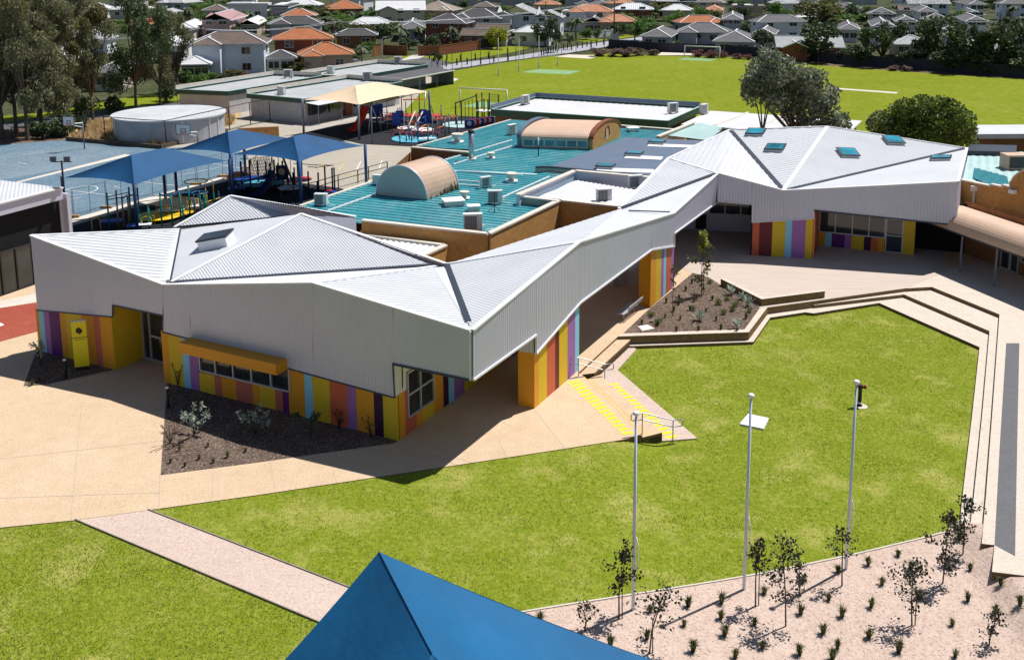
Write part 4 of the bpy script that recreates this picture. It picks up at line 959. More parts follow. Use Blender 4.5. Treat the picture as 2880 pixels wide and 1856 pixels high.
# ================================================================ round tank
TC = G(476, 318, 2.6); TC = Vector((TC.x, TC.y, 0)); rT = 5.8
TK = thing('water_tank', 'large round pale grey water tank with a flat lid in dry grass', 'water tank', TC); ksd = 1.0
mb = MB(); K = 64; ring0 = [(TC.x+rT*math.cos(2*math.pi*i/K), TC.y+rT*1.02*math.sin(2*math.pi*i/K)) for i in range(K)]
mb.prism(ring0, -.1, 2.45); mat('tank_wall', (.36, .37, .41), .8, .2, .6); mat('tank_lid', (.50, .515, .54), .75, .14, .5); mb.obj('wall', 'tank_wall', TK)
mb = MB(); mb.prism([(TC.x+(rT+.25)*math.cos(2*math.pi*i/K), TC.y+(rT+.25)*math.sin(2*math.pi*i/K)) for i in range(K)], 2.46, 2.62); mb.obj('lid', 'tank_lid', TK)
for a in (-2.9, -2.5, -1.55, -1.0, -.45, -.2):
    mb = MB(); mb.bar((TC.x+(rT+.05)*math.cos(a), TC.y+(rT+.05)*math.sin(a), 0), (TC.x+(rT+.05)*math.cos(a), TC.y+(rT+.05)*math.sin(a), 2.45), .1, .1); mb.obj('rib', 'trim_white', TK)
mb = MB(); p = G(442, 391, 0); mb.box((p.x, p.y+.6, .55), (1.9, 1.2, 1.1)); t = thing('pump_box', 'small white pump shed against the round tank', 'pump shed', p); mb.obj('body', 'cladding_grey', t); mb = MB(); mb.box((p.x, p.y+.55, 1.15), (2.1, 1.5, .1)); mb.obj('lid', 'white_paint', t)
# orange timber wall with painted rings
t = thing('mural_wall', 'orange timber wall painted with two ring motifs by the classroom', 'wall', G(700, 376))
wall([tuple(G(668, 372, 1.2))[:2], tuple(G(784, 366, 1.2))[:2]], 0, 1.5, 'timber_wall' if 0 else 'orange_timber' if 'orange_timber' in MATS else mat('orange_timber', (.50, .22, .06), .8, .15, 1.2), parent=t, th=.2, cop='timber')
mb = MB()
A, Bq = G(668, 372, 1.2), G(784, 366, 1.2); d = (Bq-A); d.z = 0; n = Vector((d.y, -d.x, 0)).normalized(); n = -n if n.y > 0 else n
for k in (.55, .83):
    p = lerp(A, Bq, k)+n*.12
    for r_2 in (.28, .45): mb.tube([Vector((p.x, p.y, .8))+d.normalized()*r_2*math.cos(a*math.pi/8)+Z*r_2*math.sin(a*math.pi/8) for a in range(17)], .03, 4)
mb.obj('ring_motif', 'cream_sail', t)
# retaining wall along the court
t = thing('court_wall', 'low dark timber retaining wall along the back of the blue court', 'wall', G(300, 406))
wall([tuple(G(187, 396))[:2], tuple(G(452, 419))[:2], tuple(G(640, 372))[:2]], -.1, .42, 'bark', parent=t, th=.2)
# ================================================================ hall at the left edge
HL = thing('hall', 'dark fronted hall with white metal roof and glazed doors at the left edge', 'hall', G(60, 800))
e0, e1 = G(173, 533, 5.5), G(-40, 587, 5.5); bk = G(-40, 503, 5.7); 
mb = MB(); P = [e1+Vector((0, 0, .1)), e0+Vector((0, 0, .1)), G(172, 528, 5.8), bk]; mb.ribbed(P, G(100, 530, 5.5)-G(98, 548, 5.5)+Vector((0, 0, .02)), .22, .03); mb.obj('roof', 'roof_white', HL)
d = (e1-e0).normalized(); n = Vector((-d.y, d.x, 0)); n = -n if n.y > 0 else n
mb = MB(); mb.bar(e0+Z*-.25, e1+d*3+Z*-.25, .15, .75); mb.obj('fascia', 'cladding_lilac' if 0 else 'cladding_grey', HL)
mb = MB(); mb.bar(e0+Z*.12+n*.05, e1+d*3+Z*.12+n*.05, .3, .08); mb.obj('gutter', 'trim_white', HL)
bkw = -n*1.6
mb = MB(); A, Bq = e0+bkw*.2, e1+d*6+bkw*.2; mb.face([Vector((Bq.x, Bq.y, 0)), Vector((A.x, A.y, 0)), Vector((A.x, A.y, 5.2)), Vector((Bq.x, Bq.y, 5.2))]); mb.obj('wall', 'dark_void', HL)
mb = MB(); mb.box((e0.x-.1, e0.y+.3, 2.6), (.25, .9, 5.2), math.atan2(d.y, d.x)); mb.obj('corner_post', 'cladding_grey', HL)
hA, hB = Vector((A.x, A.y, 0))+n*.1, Vector((Bq.x, Bq.y, 0))+n*.1
h_ = lambda x, y: VP(x, y, hA, hB)
window(h_, [-45, -2, 42, 90], .05, 2.6, 'glass_door', 'dark_frame', 'glass_dark', n, parent=HL)
# ================================================================ brick wing with curved peach awning at the right edge
RW = thing('brick_wing', 'tan brick wing with a curved peach metal awning at the right edge', 'building', G(2800, 700))
q0, q1 = G(2697, 509, 4.6), G(2990, 562, 4.6)
d = (q1-q0).normalized(); n = Vector((d.y, -d.x, 0)); n = -n if n.y > 0 else n
g_ = lambda x, y: VP(x, y, q0, q1)
tops = [(2697, 507), (2786, 526), (2786, 521), (2820, 528), (2820, 523), (2843, 529), (2843, 512), (2850, 500), (2862, 489), (2880, 480), (2905, 478), (2930, 490), (2945, 520), (3000, 545)]
mb = MB(); P = [g_(*p) for p in tops]; b0, b1 = Vector((P[0].x, P[0].y, 0)), Vector((P[-1].x, P[-1].y, 0))
mb.face([b0]+[b1]+P[::-1]); mb.face(([b0]+[b1]+P[::-1])[::-1] if 0 else [p-n*.3 for p in P]+[b1-n*.3, b0-n*.3]); mb.obj('wall', 'brick_tan', RW)
mb = MB()
for a, b in zip(P, P[1:]): mb.bar(a+Z*.04-n*.15, b+Z*.04-n*.15, .36, .09)
mb.obj('coping', 'coping', RW)
# curved awning: roll section swept along the wall
s0, s1 = G(2688, 655, 2.5), G(3000, 769, 2.5); r_in = g_(2702, 582); 
w0, w1_ = Vector((s0.x, s0.y, 0)), Vector((s1.x, s1.y, 0)); ax = (w1_-w0).normalized(); w0 = w0-ax*3.2; na = Vector((-ax.y, ax.x, 0)); na = na if na.y > 0 else -na
mb = MB(); prof = []
for i in range(11):
    t = i/10*math.radians(100); prof.append((1.25-1.25*math.cos(t), 2.5+1.1*math.sin(t)))
prof += [(2.0, 3.5), (4.6, 2.95)]
Ln = (w1_-w0).length; ns = int(Ln/.1)
for s in range(ns):
    h0, h1 = ((0, .022) if s % 2 == 0 else (.022, 0)); pa, pb = w0+ax*(s*.1), w0+ax*(s*.1+.1)
    for (x0, z0), (x1, z1) in zip(prof, prof[1:]): mb.face([pa+na*x0+Z*(z0+h0), pb+na*x0+Z*(z0+h1), pb+na*x1+Z*(z1+h1), pa+na*x1+Z*(z1+h0)])
mb.obj('awning', 'peach_iron', RW)
mb = MB()
prof2 = [(x, z-.03) for x, z in prof]
mb.face([w0+na*x+Z*z for x, z in prof2]+[w0+na*4.6+Z*2.4, w0+na*.1+Z*2.4]); mb.obj('awning_end', 'coping', RW)
mb = MB(); mb.bar(w0+Z*2.48, w1_+Z*2.48, .08, .08); mb.obj('gutter', 'gutter_dark', RW)
for k in (.30, .55, .85):
    p = lerp(w0, w1_, k)+na*.15; mb = MB(); mb.bar((p.x, p.y, 0), (p.x, p.y, 2.5), .09, .09); mb.obj('post', 'grey_post', RW)
wA, wB = w0+na*3.4, w1_+na*3.4
mb = MB(); mb.face([wA, wB, wB+Z*3.6, wA+Z*3.6]); mb.obj('wall', 'brick_brown', RW)
for k0, k1, z0, z1, nm in ((.3, .36, .05, 2.2, 'door'), (.37, .42, .05, 2.2, 'door'), (.44, .54, .9, 2.2, 'window'), (.56, .7, .9, 2.2, 'window')):
    P0, P1 = lerp(wA, wB, k0)-na*.05, lerp(wA, wB, k1)-na*.05; fr = MB()
    for a, b in ((P0+Z*z0, P1+Z*z0), (P0+Z*z1, P1+Z*z1), (P0+Z*z0, P0+Z*z1), (P1+Z*z0, P1+Z*z1)): fr.bar(a, b, .07, .08)
    o = fr.obj(nm, 'alu', RW); g = MB(); g.face([P0+Z*z0, P1+Z*z0, P1+Z*z1, P0+Z*z1]); g.obj('pane', 'glass_dark', o)
mb = MB(); p = g_(2740, 560); mb.bar(p+n*.1+Z*.6, p+n*.1-Z*.9, .12, .12); mb.box(p+n*.12+Z*.75, (.4, .25, .35), 0); mb.obj('downpipe', 'coping', RW)
mb = MB(); p = g_(2852, 538); mb.box(p+n*.2, (.35, .4, .25), .3); mb.obj('floodlight', 'white_paint', RW)
# roofs behind it
def slab(label, name, cat, P, z, th, m, wallm, zb_=0., rib=None):
    Q = [G(x, y, z) for x, y in P]; t = thing(name, label, cat, Vector((Q[0].x, Q[0].y, 0))); mb = MB(); mb.prism([(p.x, p.y) for p in Q], z-th, z); r = mb.obj('roof', m, t)
    if rib:
        mb = MB(); QQ = [q+Z*.005 for q in Q]; nn = (QQ[1]-QQ[0]).cross(QQ[2]-QQ[0]); QQ = QQ if nn.z > 0 else QQ[::-1]
        mb.ribbed(QQ, G(rib[0]+10*rib[2], rib[1]+10*rib[3], z)-G(rib[0], rib[1], z), .6, .05); mb.obj('roof_sheet', m, t)
    ce = sum(Q, Vector((0, 0, 0)))/len(Q); mb = MB(); mb.prism([(lerp(p, ce, .04).x, lerp(p, ce, .04).y) for p in Q], zb_-.1, z-th-.01); mb.obj('wall', wallm, t); return t
slab('pale green ribbed roof behind the brick wing at the right edge', 'low_building', 'building', [(2705, 520), (2725, 425), (3000, 432), (3000, 520), (2850, 524)], 4.0, .2, 'teal_pale', 'brick_brown', 0, (2800, 460, .05, 1))
flat('roof', 'teal_roof', [(2736, 500), (2740, 472), (2832, 497), (2838, 520), (2790, 524)], 4.12, (2780, 500, 1, .1), .4, .04, RW)
slab('long low building with pale blue metal roof beyond the round bush at the right edge', 'low_building', 'building', [(2730, 378), (2722, 352), (3050, 350), (3050, 376)], 3.2, .45, 'roof_white', 'brick_brown')
slab('low building with a curved white edged roof behind the right end of the folded roof', 'low_building', 'building', [(2708, 424), (2730, 406), (2860, 409), (2858, 428)], 4.4, .4, 'gutter_dark', 'coping')
mb = MB(); p = G(2850, 468, 4.2); mb.box((p.x, p.y, 4.6), (1.6, 1.3, 1.1)); t = thing('roof_vent', 'square white louvred vent box on the pale green roof', 'vent', p); mb.obj('body', 'peach_iron', t); mb = MB(); mb.box((p.x, p.y-.67, 4.6), (1.2, .04, .8)); mb.obj('louvre', 'ac_grille', t)
# ================================================================ air conditioners, vents, hatches on the roofs
def add(fn, name, m, parent): mb = MB(); fn(mb); return mb.obj(name, m, parent, world=False)
AC = thing('air_conditioner', 'x', 'air conditioner', (0, 0, -50))
add(lambda b: (b.box((0, 0, .5), (1, .42, .86)), b.box((0, 0, .95), (1.04, .46, .04))), 'casing', 'aircon', AC)
add(lambda b: [b.box((-.12, -.225, .5), (.66, .02, .7))]+[b.box((-.12, -.24, .22+.07*i), (.68, .02, .012), 0, 1) for i in range(9)]+[b.box((-.42+.1*i, -.24, .5), (.012, .02, .7), 0, 1) for i in range(7)], 'grille', ['ac_grille', 'aircon'], AC)
for x in (-.38, .38): add(lambda b: b.box((x, 0, .035), (.1, .55, .07)), 'foot', 'black_metal', AC)
add(lambda b: b.tube([(.5, 0, .3), (.62, .05, .28), (.66, .1, .02), (1.1, .1, .02)], .03, 5), 'pipe', 'white_paint', AC)
g_ac = 'air conditioner units standing on the roofs'
acs = [(904, 578, 4.1, -.15, 1.1, 'air conditioner at the left edge of the teal roof by the fence'), (1064, 520, 4.1, 2.9, 1.0, 'air conditioner tucked behind the left side of the near barrel vault'),
       (1366, 527, 4.1, .6, 1.05, 'air conditioner on the teal roof right of the near barrel vault'), (1392, 573, 4.1, .05, 1.25, 'dark fronted air conditioner between the roof hatch and the recessed flat roof'),
       (1330, 649, 4.1, .12, 1.45, 'large air conditioner right at the corner of the tan brick parapet'), (1698, 570, 4.15, .25, 1.3, 'air conditioner in the middle of the recessed pale roof'),
       (1786, 530, 4.15, .2, 1.3, 'air conditioner against the parapet of the recessed pale roof'), (1440, 379, 4.1, .9, 1.3, 'air conditioner on the teal roof left of the clerestory vault'),
       (1477, 294, 2.95, .9, 1.5, 'air conditioner at the left end of the long white classroom roof'), (1892, 318, 2.95, .5, 1.55, 'air conditioner at the right end of the long white classroom roof'),
       (1979, 321, 3.05, .9, 1.5, 'air conditioner just outside the right end of the long classroom, on the cream roof'), (811, 219, 2.85, .2, 1.6, 'air conditioner on the roof of the classroom behind the tank'),
       (792, 266, 2.85, 2.6, 1.4, 'air conditioner at the near left of the verandah classroom roof'), (931, 207, 2.85, 2.6, 1.5, 'air conditioner at the left edge of the farthest classroom roof'),
       (1034, 227, 2.85, .3, 1.7, 'air conditioner at the far edge of the verandah classroom roof'), (1120, 181, 2.85, .2, 1.7, 'air conditioner on the farthest classroom roof near the oval')]
for i, (x, y, z, rz, s, lab) in enumerate(acs):
    p = G(x, y, z)
    dup(AC, p, rz, lab, s*.74, g_ac)
def kill(o):
    for c in list(o.children): kill(c)
    bpy.data.objects.remove(o, do_unlink=True)
kill(AC)
# whirly vents, flue, hatches
WV = thing('roof_vent', 'x', 'roof vent', (0, 0, -50))
add(lambda b: b.box((0, 0, .04), (.9, .9, .06)), 'base_plate', 'white_paint', WV)
add(lambda b: b.lathe([(.22, .06), (.22, .3), (.3, .32), (.44, .5), (.46, .62), (.36, .66), (.3, .6)], k=14), 'turbine', 'coping', WV)
for x, y, s, lab in ((1286, 400, 1.15, 'round cream vent on the far left lobe of the teal roof'), (1438, 510, .95, 'round cream vent beside the recessed flat roof'), (1306, 558, .75, 'small round vent behind the white roof hatch'), (1381, 445, .7, 'small round vent on the roof pipe line near the flue')):
    dup(WV, G(x, y, 4.1), 0, lab, s, 'round vents on the teal roof')
kill(WV)
t = thing('flue', 'tall pale metal flue pipe rising from the teal roof', 'flue', G(1326, 449, 4.08))
add(lambda b: b.tube([(0, 0, 0), (0, 0, 2.15)], .21, 10), 'pipe', 'steel', t); add(lambda b: b.lathe([(.25, 2.1), (.25, 2.32), (.12, 2.36)], k=10), 'cowl', 'dark_frame', t); add(lambda b: b.box((0, 0, .05), (.7, .7, .1)), 'flashing', 'coping', t)
def hatch(x, y, s, rz, lab):
    t = thing('roof_hatch', lab, 'roof hatch', G(x, y, 4.1), 'roof hatches', rz)
    add(lambda b: b.box((0, 0, .14), (s[0], s[1], .28)), 'curb', 'coping', t); add(lambda b: b.box((0, 0, .31), (s[0]+.12, s[1]+.12, .07)), 'lid', 'white_paint', t)
hatch(1275, 575, (1.25, 1.1), .3, 'flat white roof hatch to the right of the near barrel vault'); hatch(1332, 592, (.7, .6), .2, 'small cream hatch behind the corner air conditioner'); hatch(1780, 369, (.95, .8), .3, 'white roof hatch on the far teal strip')
t = thing('satellite_dish', 'thin black aerial stand on the teal roof beside the dark air conditioner', 'aerial', G(1391, 596, 4.1))
add(lambda b: (b.tube([(0, 0, 0), (0, 0, 1.3)], .025, 5), b.tube([(-.4, 0, .02), (0, 0, .4), (.4, 0, .02)], .02, 4), b.tube([(0, -.4, .02), (0, 0, .4)], .02, 4)), 'stand', 'black_metal', t)
t = thing('roof_aerial', 'thin dark and white mast in front of the clerestory windows', 'mast', G(1514, 440, 4.1))
add(lambda b: b.tube([(0, 0, 0), (0, 0, 1.3)], .045, 5), 'pole', 'black_metal', t); add(lambda b: b.tube([(0, 0, .9), (0, 0, 1.5)], .06, 5), 'cap', 'white_paint', t)
# ================================================================ shade sails
def sail(label, L, Fr, Rt, zc, p0, p1, zp_, m, pm, cat='shade sail', inw=.10, post=True, name='shade_sail', bases=None, B=None):
    L, Fr, Rt = G(*L, zc), G(*Fr, zc), G(*Rt, zc); B = L+(Rt-Fr) if B is None else G(*B, zc); P0, P1 = G(*p0, zp_), G(*p1, zp_)
    ce = (L+Fr+Rt+B)/4; t = thing(name, label, cat, Vector((ce.x, ce.y, 0)))
    mb = MB(); n, k = 12, 7
    def facet(a, b, ra, rb_):
        e = (ce-(a+b)/2); e.z = 0; e = e*inw*2
        E = [lerp(a, b, i/n)+e*(4*(i/n)*(1-i/n))*.5+Vector((0, 0, .10*4*(i/n)*(1-i/n))) for i in range(n+1)]
        Rr = [lerp(ra, rb_, i/n) for i in range(n+1)]
        def pt(i, j):
            s = j/k; p = lerp(E[i], Rr[i], s); ww = 4*(i/n)*(1-i/n)*4*s*(1-s)
            return p-Vector((0, 0, (ra-a).length*.025*ww+.0*s))
        for i in range(n):
            for j in range(k):
                q = [pt(i, j), pt(i+1, j), pt(i+1, j+1), pt(i, j+1)]
                mb.face(q, 0, None, True)
        return E
    for a, b, ra, rb_ in ((L, Fr, P0, P0), (Fr, Rt, P0, P1), (Rt, B, P1, P1), (B, L, P1, P0)): facet(a, b, ra, rb_)
    mb.obj('canopy', m, t)
    if post:
        for c in (L, Fr, Rt, B):
            d = (c-ce); d.z = 0; d = d.normalized()*.15; q = MB(); b = c+d; zb = lawnz(b.x, b.y) if b.y < 40 else 0
            q.tube([(b.x, b.y, zb-.05), (b.x, b.y, c.z+.12)], .13, 8); q.obj('post', pm, t)
            q = MB(); q.tube([c+Vector((0, 0, -.02)), b+Vector((0, 0, .05))], .04, 5); q.obj('bracket', 'steel', t)
    return t
zA = up(G(188, 641), 503); zB = up(G(1030, 515), 410); zC = up(G(1011, 392), 295)
sail('blue shade sail nearest the hall, over the teal and yellow playground', (181, 501), (378, 521), (640, 453), 3.7, (369, 436), (461, 416.5), 5.3, 'blue_sail', 'navy_post')
sail('blue shade sail partly hidden behind its neighbour, by the tank grass', (494, 423), (648, 434), (830, 392), 3.7, (640, 371), (668, 364), 5.2, 'blue_sail', 'navy_post')
sail('blue shade sail over the navy climbing frame, touching the pale yard', (655, 436), (842, 456), (1022, 411), 3.7, (825, 383), (856, 377), 5.2, 'blue_sail', 'blue_post')
sail('cream shade sail over the red slide by the verandah classroom', (854, 282), (1008, 296), (1204, 259), zC, (999, 241), (1060, 231), zC+1.4, 'cream_sail', 'grey_post')
# near blue canopy at the bottom edge
zt = 6.5
NT_ = sail('large blue peaked shade canopy in the foreground at the bottom edge', (440, 2075), (900, 2800), (2260, 2900), 2.9, (1215, 1838), (1066, 1551), zt, 'tent_blue', 'blue_post', 'shade canopy', .03, True, 'shade_canopy', B=(1850, 1868)) if 0 else None
P0, P1 = G(1066, 1551, 6.5), G(1215, 1838, 6.45)
Rb, Lb = G(1930, 1886, 2.9), G(606, 2060, 3.4); Rf, Lf = G(2500, 2950, 2.9), G(500, 3300, 2.9)
t = thing('shade_canopy', 'large blue peaked shade canopy in the foreground at the bottom edge', 'shade canopy', Vector(((Rb.x+Lf.x)/2, (Rb.y+Lf.y)/2, 0)))
mb = MB(); ce = (Rb+Lb+Rf+Lf)/4
def canf(a, b, ra, rb_, inw, sag, ss=.0):
    n, k = 44, 26; e = ce-(a+b)/2; e.z = 0; e = e*inw
    for i in range(n):
        for j in range(k):
            def pt(i, j):
                u, s = i/n, j/k; E = lerp(a, b, u)+e*(4*u*(1-u)); p = lerp(E, lerp(ra, rb_, u), s); return p-Vector((0, 0, sag*4*s*(1-s)*(4*u*(1-u)*.6+.4)))+Z*(.05*noise.noise((p.x*.9, p.y*.9, 3))+.02*noise.noise((p.x*3, p.y*3, 7)))*min(1, 6*u*(1-u))*min(1, 6*s*(1-s))
            mb.face([pt(i, j), pt(i+1, j), pt(i+1, j+1), pt(i, j+1)], 0, None, True)
canf(Rb, Lb, P0, P0, .1, .28); canf(Lb, Lf, P0, P1, .08, .22); canf(Lf, Rf, P1, P1, .1, .3); canf(Rf, Rb, P1, P0, .10, .32)
bmv = mb.obj('canopy', 'tent_blue', t)
mb = MB()
for a, b in ((P0, P1),):
    mb.tube([a+Z*.01, lerp(a, b, .5)+Z*.01, b+Z*.01], .012, 5)
mb.obj('seam', 'tent_blue', t)
for c in (Rb, Lb, Rf, Lf):
    mb = MB(); d = c-ce; d.z = 0; b = c+d.normalized()*.12; mb.tube([(b.x, b.y, lawnz(b.x, b.y)-.05), (b.x, b.y, c.z+.1)], .1, 8); mb.obj('post', 'blue_post', t)
# ================================================================ play equipment
def play(label, loc, name='climbing_frame', cat='playground'):
    p = G(*loc); return thing(name, label, cat, p)
def posts(t, L, m, r=.065, capm=None):
    for q in L:
        p = G(q[0], q[1], .0); h = max(.5, up(p, q[2])); mm = q[3] if len(q) > 3 else m; b = MB(); b.tube([(p.x, p.y, 0), (p.x, p.y, h)], r, 7); b.lathe([(r*1.15, h-.04), (r*1.0, h+.05), (r*.2, h+.1)], (p.x, p.y, 0), 7); b.obj('post', mm, t)
def bar(t, a, b, m, nm='rail', r=.035):
    """a, b: (px, py of ground point, height)"""
    A, Bq = G(a[0], a[1]), G(b[0], b[1]); mb = MB(); mb.tube([A+Z*a[2], Bq+Z*b[2]], r, 5); mb.obj(nm, m, t)
def deck(t, c, w, d, z, m, rz=.3, nm='platform'):
    p = G(*c); mb = MB(); mb.box((p.x, p.y, z), (w, d, .08), rz); mb.obj(nm, m, t)
def disc(t, c, r, z, m, nm='disc', ry=1.):
    p = G(*c); mb = MB(); mb.lathe([(r, 0), (r, .05), (r*.97, .07)], (p.x, p.y, z), 24); mb.obj(nm, m, t)
def hoop(t, c, r, h, m, rz, nm='hoop', z0=0., th=.03):
    p = G(*c); u = Vector((math.cos(rz), math.sin(rz), 0)); mb = MB(); pts = [p+u*(-r)+Z*z0, p+u*(-r)+Z*(h-.25)]+[p+u*(r*math.cos(a))+Z*(h-.25+.25*math.sin(a)) for a in [math.pi*(1-i/6) for i in range(7)]]+[p+u*r+Z*z0]; mb.tube(pts, th, 5); mb.obj(nm, m, t)
def slide(t, a, b, w, z, m, cur=0.):
    A, Bq = G(*a), G(*b); d = (Bq-A).normalized(); n = Vector((-d.y, d.x, 0)); mb = MB(); k = 10
    P = [lerp(A, Bq, i/k)+Z*(z*(1-sst(0, 1, i/k))+.18)+n*cur*math.sin(i/k*math.pi) for i in range(k+1)]
    for p, q in zip(P, P[1:]):
        mb.face([p-n*w, q-n*w, q+n*w, p+n*w]); 
        for s in (-1, 1): mb.face([p+n*w*s, q+n*w*s, q+n*w*s+Z*.22, p+n*w*s+Z*.22]); mb.face([p+n*w*s*1.1, q+n*w*s*1.1, q+n*w*s*1.1+Z*.22, p+n*w*s*1.1+Z*.22]); mb.face([p+n*w*s+Z*.22, q+n*w*s+Z*.22, q+n*w*s*1.1+Z*.22, p+n*w*s*1.1+Z*.22])
        mb.face([p-n*w-Z*.04, p+n*w-Z*.04, q+n*w-Z*.04, q-n*w-Z*.04])
    mb.obj('slide', m, t)
t = play('teal post climbing frame with yellow rails and blue steps under the nearest blue sail', (350, 640))
posts(t, [(308, 644, 546), (334, 640, 538, 'timber'), (349, 638, 555, 'timber'), (365, 636, 556, 'timber'), (370, 632, 529), (394, 636, 531), (395, 646, 592), (421, 646, 583), (456, 636, 545), (486, 640, 546)], 'teal_post')
for a, b in (((308, 644, 2.4), (334, 640, 2.5)), ((334, 640, 2.45), (370, 632, 2.5)), ((308, 644, 2.2), (394, 636, 2.4)), ((370, 632, 2.3), (394, 636, 2.35)), ((349, 638, 2.1), (370, 632, 2.4))): bar(t, a, b, 'navy_post')
deck(t, (315, 641), 1.6, 1.0, .55, 'blue_plastic', .2); deck(t, (388, 648), 1.5, .9, .4, 'blue_plastic', .2, 'step'); deck(t, (408, 650), .9, .6, .5, 'white_paint', .2, 'step')
hoop(t, (414, 646), .35, 1.0, 'yellow_plastic', .2); hoop(t, (428, 640), .3, .9, 'yellow_plastic', 1.2); hoop(t, (272, 650), .3, 1.0, 'yellow_plastic', .2); bar(t, (200, 632, .3), (300, 622, .35), 'yellow_plastic')
t = play('teal and yellow climbing frame with round yellow mat beside the white roof', (520, 620))
posts(t, [(510, 630, 538), (517, 628, 583), (535, 612, 524), (549, 614, 552, 'blue_post'), (565, 610, 541), (576, 606, 544), (580, 600, 556), (603, 584, 546), (616, 572, 541, 'blue_post')], 'teal_post')
for a, b in (((456, 636, 2.4), (486, 640, 2.4)), ((486, 640, 2.45), (510, 630, 2.5)), ((510, 630, 2.4), (549, 614, 2.0))): bar(t, a, b, 'blue_post', r=.05)
disc(t, (448, 616), 1.7, .25, 'yellow_plastic', 'round_mat'); disc(t, (490, 606), 1.6, .28, 'yellow_plastic', 'round_mat'); deck(t, (483, 607), 2.0, .9, .5, 'white_paint', .25); deck(t, (535, 600), 1.6, .9, .6, 'white_paint', .25)
for c, r, h, a in (((478, 608), .35, 1.7, .9), ((500, 606), .4, 1.9, .9), ((518, 606), .4, 1.5, .9), ((458, 616), .4, 1.2, .3), ((466, 620), .5, 1.0, .3), ((540, 606), .3, 1.4, .2), ((552, 604), .3, 1.3, .2), ((572, 596), .35, 1.5, .2), ((592, 584), .3, 2.3, .2)): hoop(t, c, r, h, 'yellow_plastic', a)
p = G(556, 590); mb = MB(); mb.tube([p+Vector((.9*math.cos(a*math.pi/8), .9*math.sin(a*math.pi/8), 2.3)) for a in range(17)], .05, 5); mb.obj('overhead_ring', 'yellow_plastic', t)
p = G(565, 606); mb = MB(); mb.tube([p+Vector((.6*math.cos(a*math.pi/8), .6*math.sin(a*math.pi/8), 1.8)) for a in range(17)], .05, 5); mb.obj('overhead_ring', 'blue_post', t)
bar(t, (500, 610, .5), (560, 596, .9), 'yellow_plastic', 'balance_beam'); bar(t, (560, 600, .7), (620, 580, .7), 'yellow_plastic', 'balance_beam')
t = play('navy climbing frame with net wall, curved slide and blue disc under a blue sail', (760, 530))
posts(t, [(681, 540, 457), (706, 548, 453), (728, 532, 455), (751, 530, 457), (763, 536, 462), (774, 530, 452), (785, 528, 461), (797, 522, 455), (811, 535, 481), (826, 530, 488), (658, 545, 524), (671, 546, 520)], 'navy_post', .08)
deck(t, (715, 541), 3.0, 1.6, 1.25, 'blue_plastic', .15); deck(t, (775, 534), 2.0, 1.5, 1.25, 'navy_post', .15); deck(t, (668, 545), 1.4, 1.2, .55, 'blue_plastic', .15, 'step')
for i in range(13): bar(t, (684+i*2.0, 541, 1.3), (684+i*2.0, 541, 2.2), 'black_metal', 'baluster', .02)
bar(t, (681, 541, 2.2), (708, 544, 2.2), 'navy_post'); bar(t, (681, 541, 2.9), (706, 546, 3.0), 'navy_post'); bar(t, (706, 546, 2.8), (728, 534, 3.0), 'navy_post')
mb = MB()
A, Bq = G(708, 538), G(770, 531)
for i in range(15):
    p = lerp(A, Bq, i/14); q = lerp(A, Bq, min(1, i/14+.2)); mb.tube([p+Z*1.3, q+Z*2.9], .022, 4)
    p2 = lerp(A, Bq, max(0, i/14-.2)); mb.tube([p+Z*1.3, p2+Z*2.9], .022, 4)
mb.obj('net_wall', 'black_metal', t)
slide(t, (768, 536), (715, 558), .3, 1.6, 'navy_post', .5); disc(t, (735, 531), 2.0, .6, 'cyan_mat' if 'cyan_mat' in MATS else mat('cyan_mat', (.10, .42, .55), .7, .1, 1), 'blue_disc'); 
p = G(672, 518); mb = MB(); mb.lathe([(1.05, .5), (1.0, .75), (.75, .98), (.4, 1.08), (.05, 1.1)], (p.x, p.y, 0), 16); mb.obj('orange_dome', 'orange_plastic', t)
p = G(795, 534); mb = MB(); mb.box((p.x, p.y, 1.5), (1.0, .08, 1.3), .1); mb.obj('play_panel', 'navy_post', t); mb = MB(); mb.lathe([(.3, 0), (.3, .03)], (0, 0, 0), 14); mb.v = [Vector((p.x+v.x, p.y-.06-v.z, 1.6+v.y)) for v in mb.v]; mb.obj('porthole', 'cream_sail', t)
for k in range(4): bar(t, (797+k*1.5, 524, 2.6), (826+k*1.5, 536, .4), 'navy_post', 'ladder_rail', .03)
disc(t, (842, 528), 1.1, .7, 'red_plastic', 'red_disc'); disc(t, (815, 541), 1.0, .4, 'white_paint', 'white_disc'); hoop(t, (803, 528), .5, 3.2, 'navy_post', .3, 'arch', 1.2)
t = play('black monkey bar frame standing at the edge of the pale yard', (900, 545), 'monkey_bars', 'monkey bars')
posts(t, [(830, 536, 474), (869, 548, 485), (897, 548, 488), (916, 546, 472), (936, 540, 475), (942, 546, 474)], 'navy_post', .07); 
for a, b in (((830, 536, 2.35), (916, 546, 2.45)), ((869, 548, 2.4), (897, 548, 2.35)), ((916, 546, 2.5), (942, 546, 2.45)), ((890, 547, 2.3), (936, 540, 2.3))): bar(t, a, b, 'navy_post')
deck(t, (930, 550), 1.0, .7, .3, 'blue_plastic', .2); disc(t, (926, 549), .3, .38, 'red_plastic')
t = play('red slide tower on dark rubber under the cream sail', (1000, 360), 'slide', 'slide')
slide(t, (1032, 352), (990, 374), .42, 2.2, 'red_plastic', .3); posts(t, [(1047, 404, 302, 'grey_post'), (1071, 373, 314, 'grey_post'), (1090, 369, 313, 'grey_post'), (1040, 352, 306, 'navy_post'), (1060, 352, 312, 'navy_post')], 'grey_post'); deck(t, (1055, 366), 2.2, 1.4, 1.2, 'navy_post', .1)
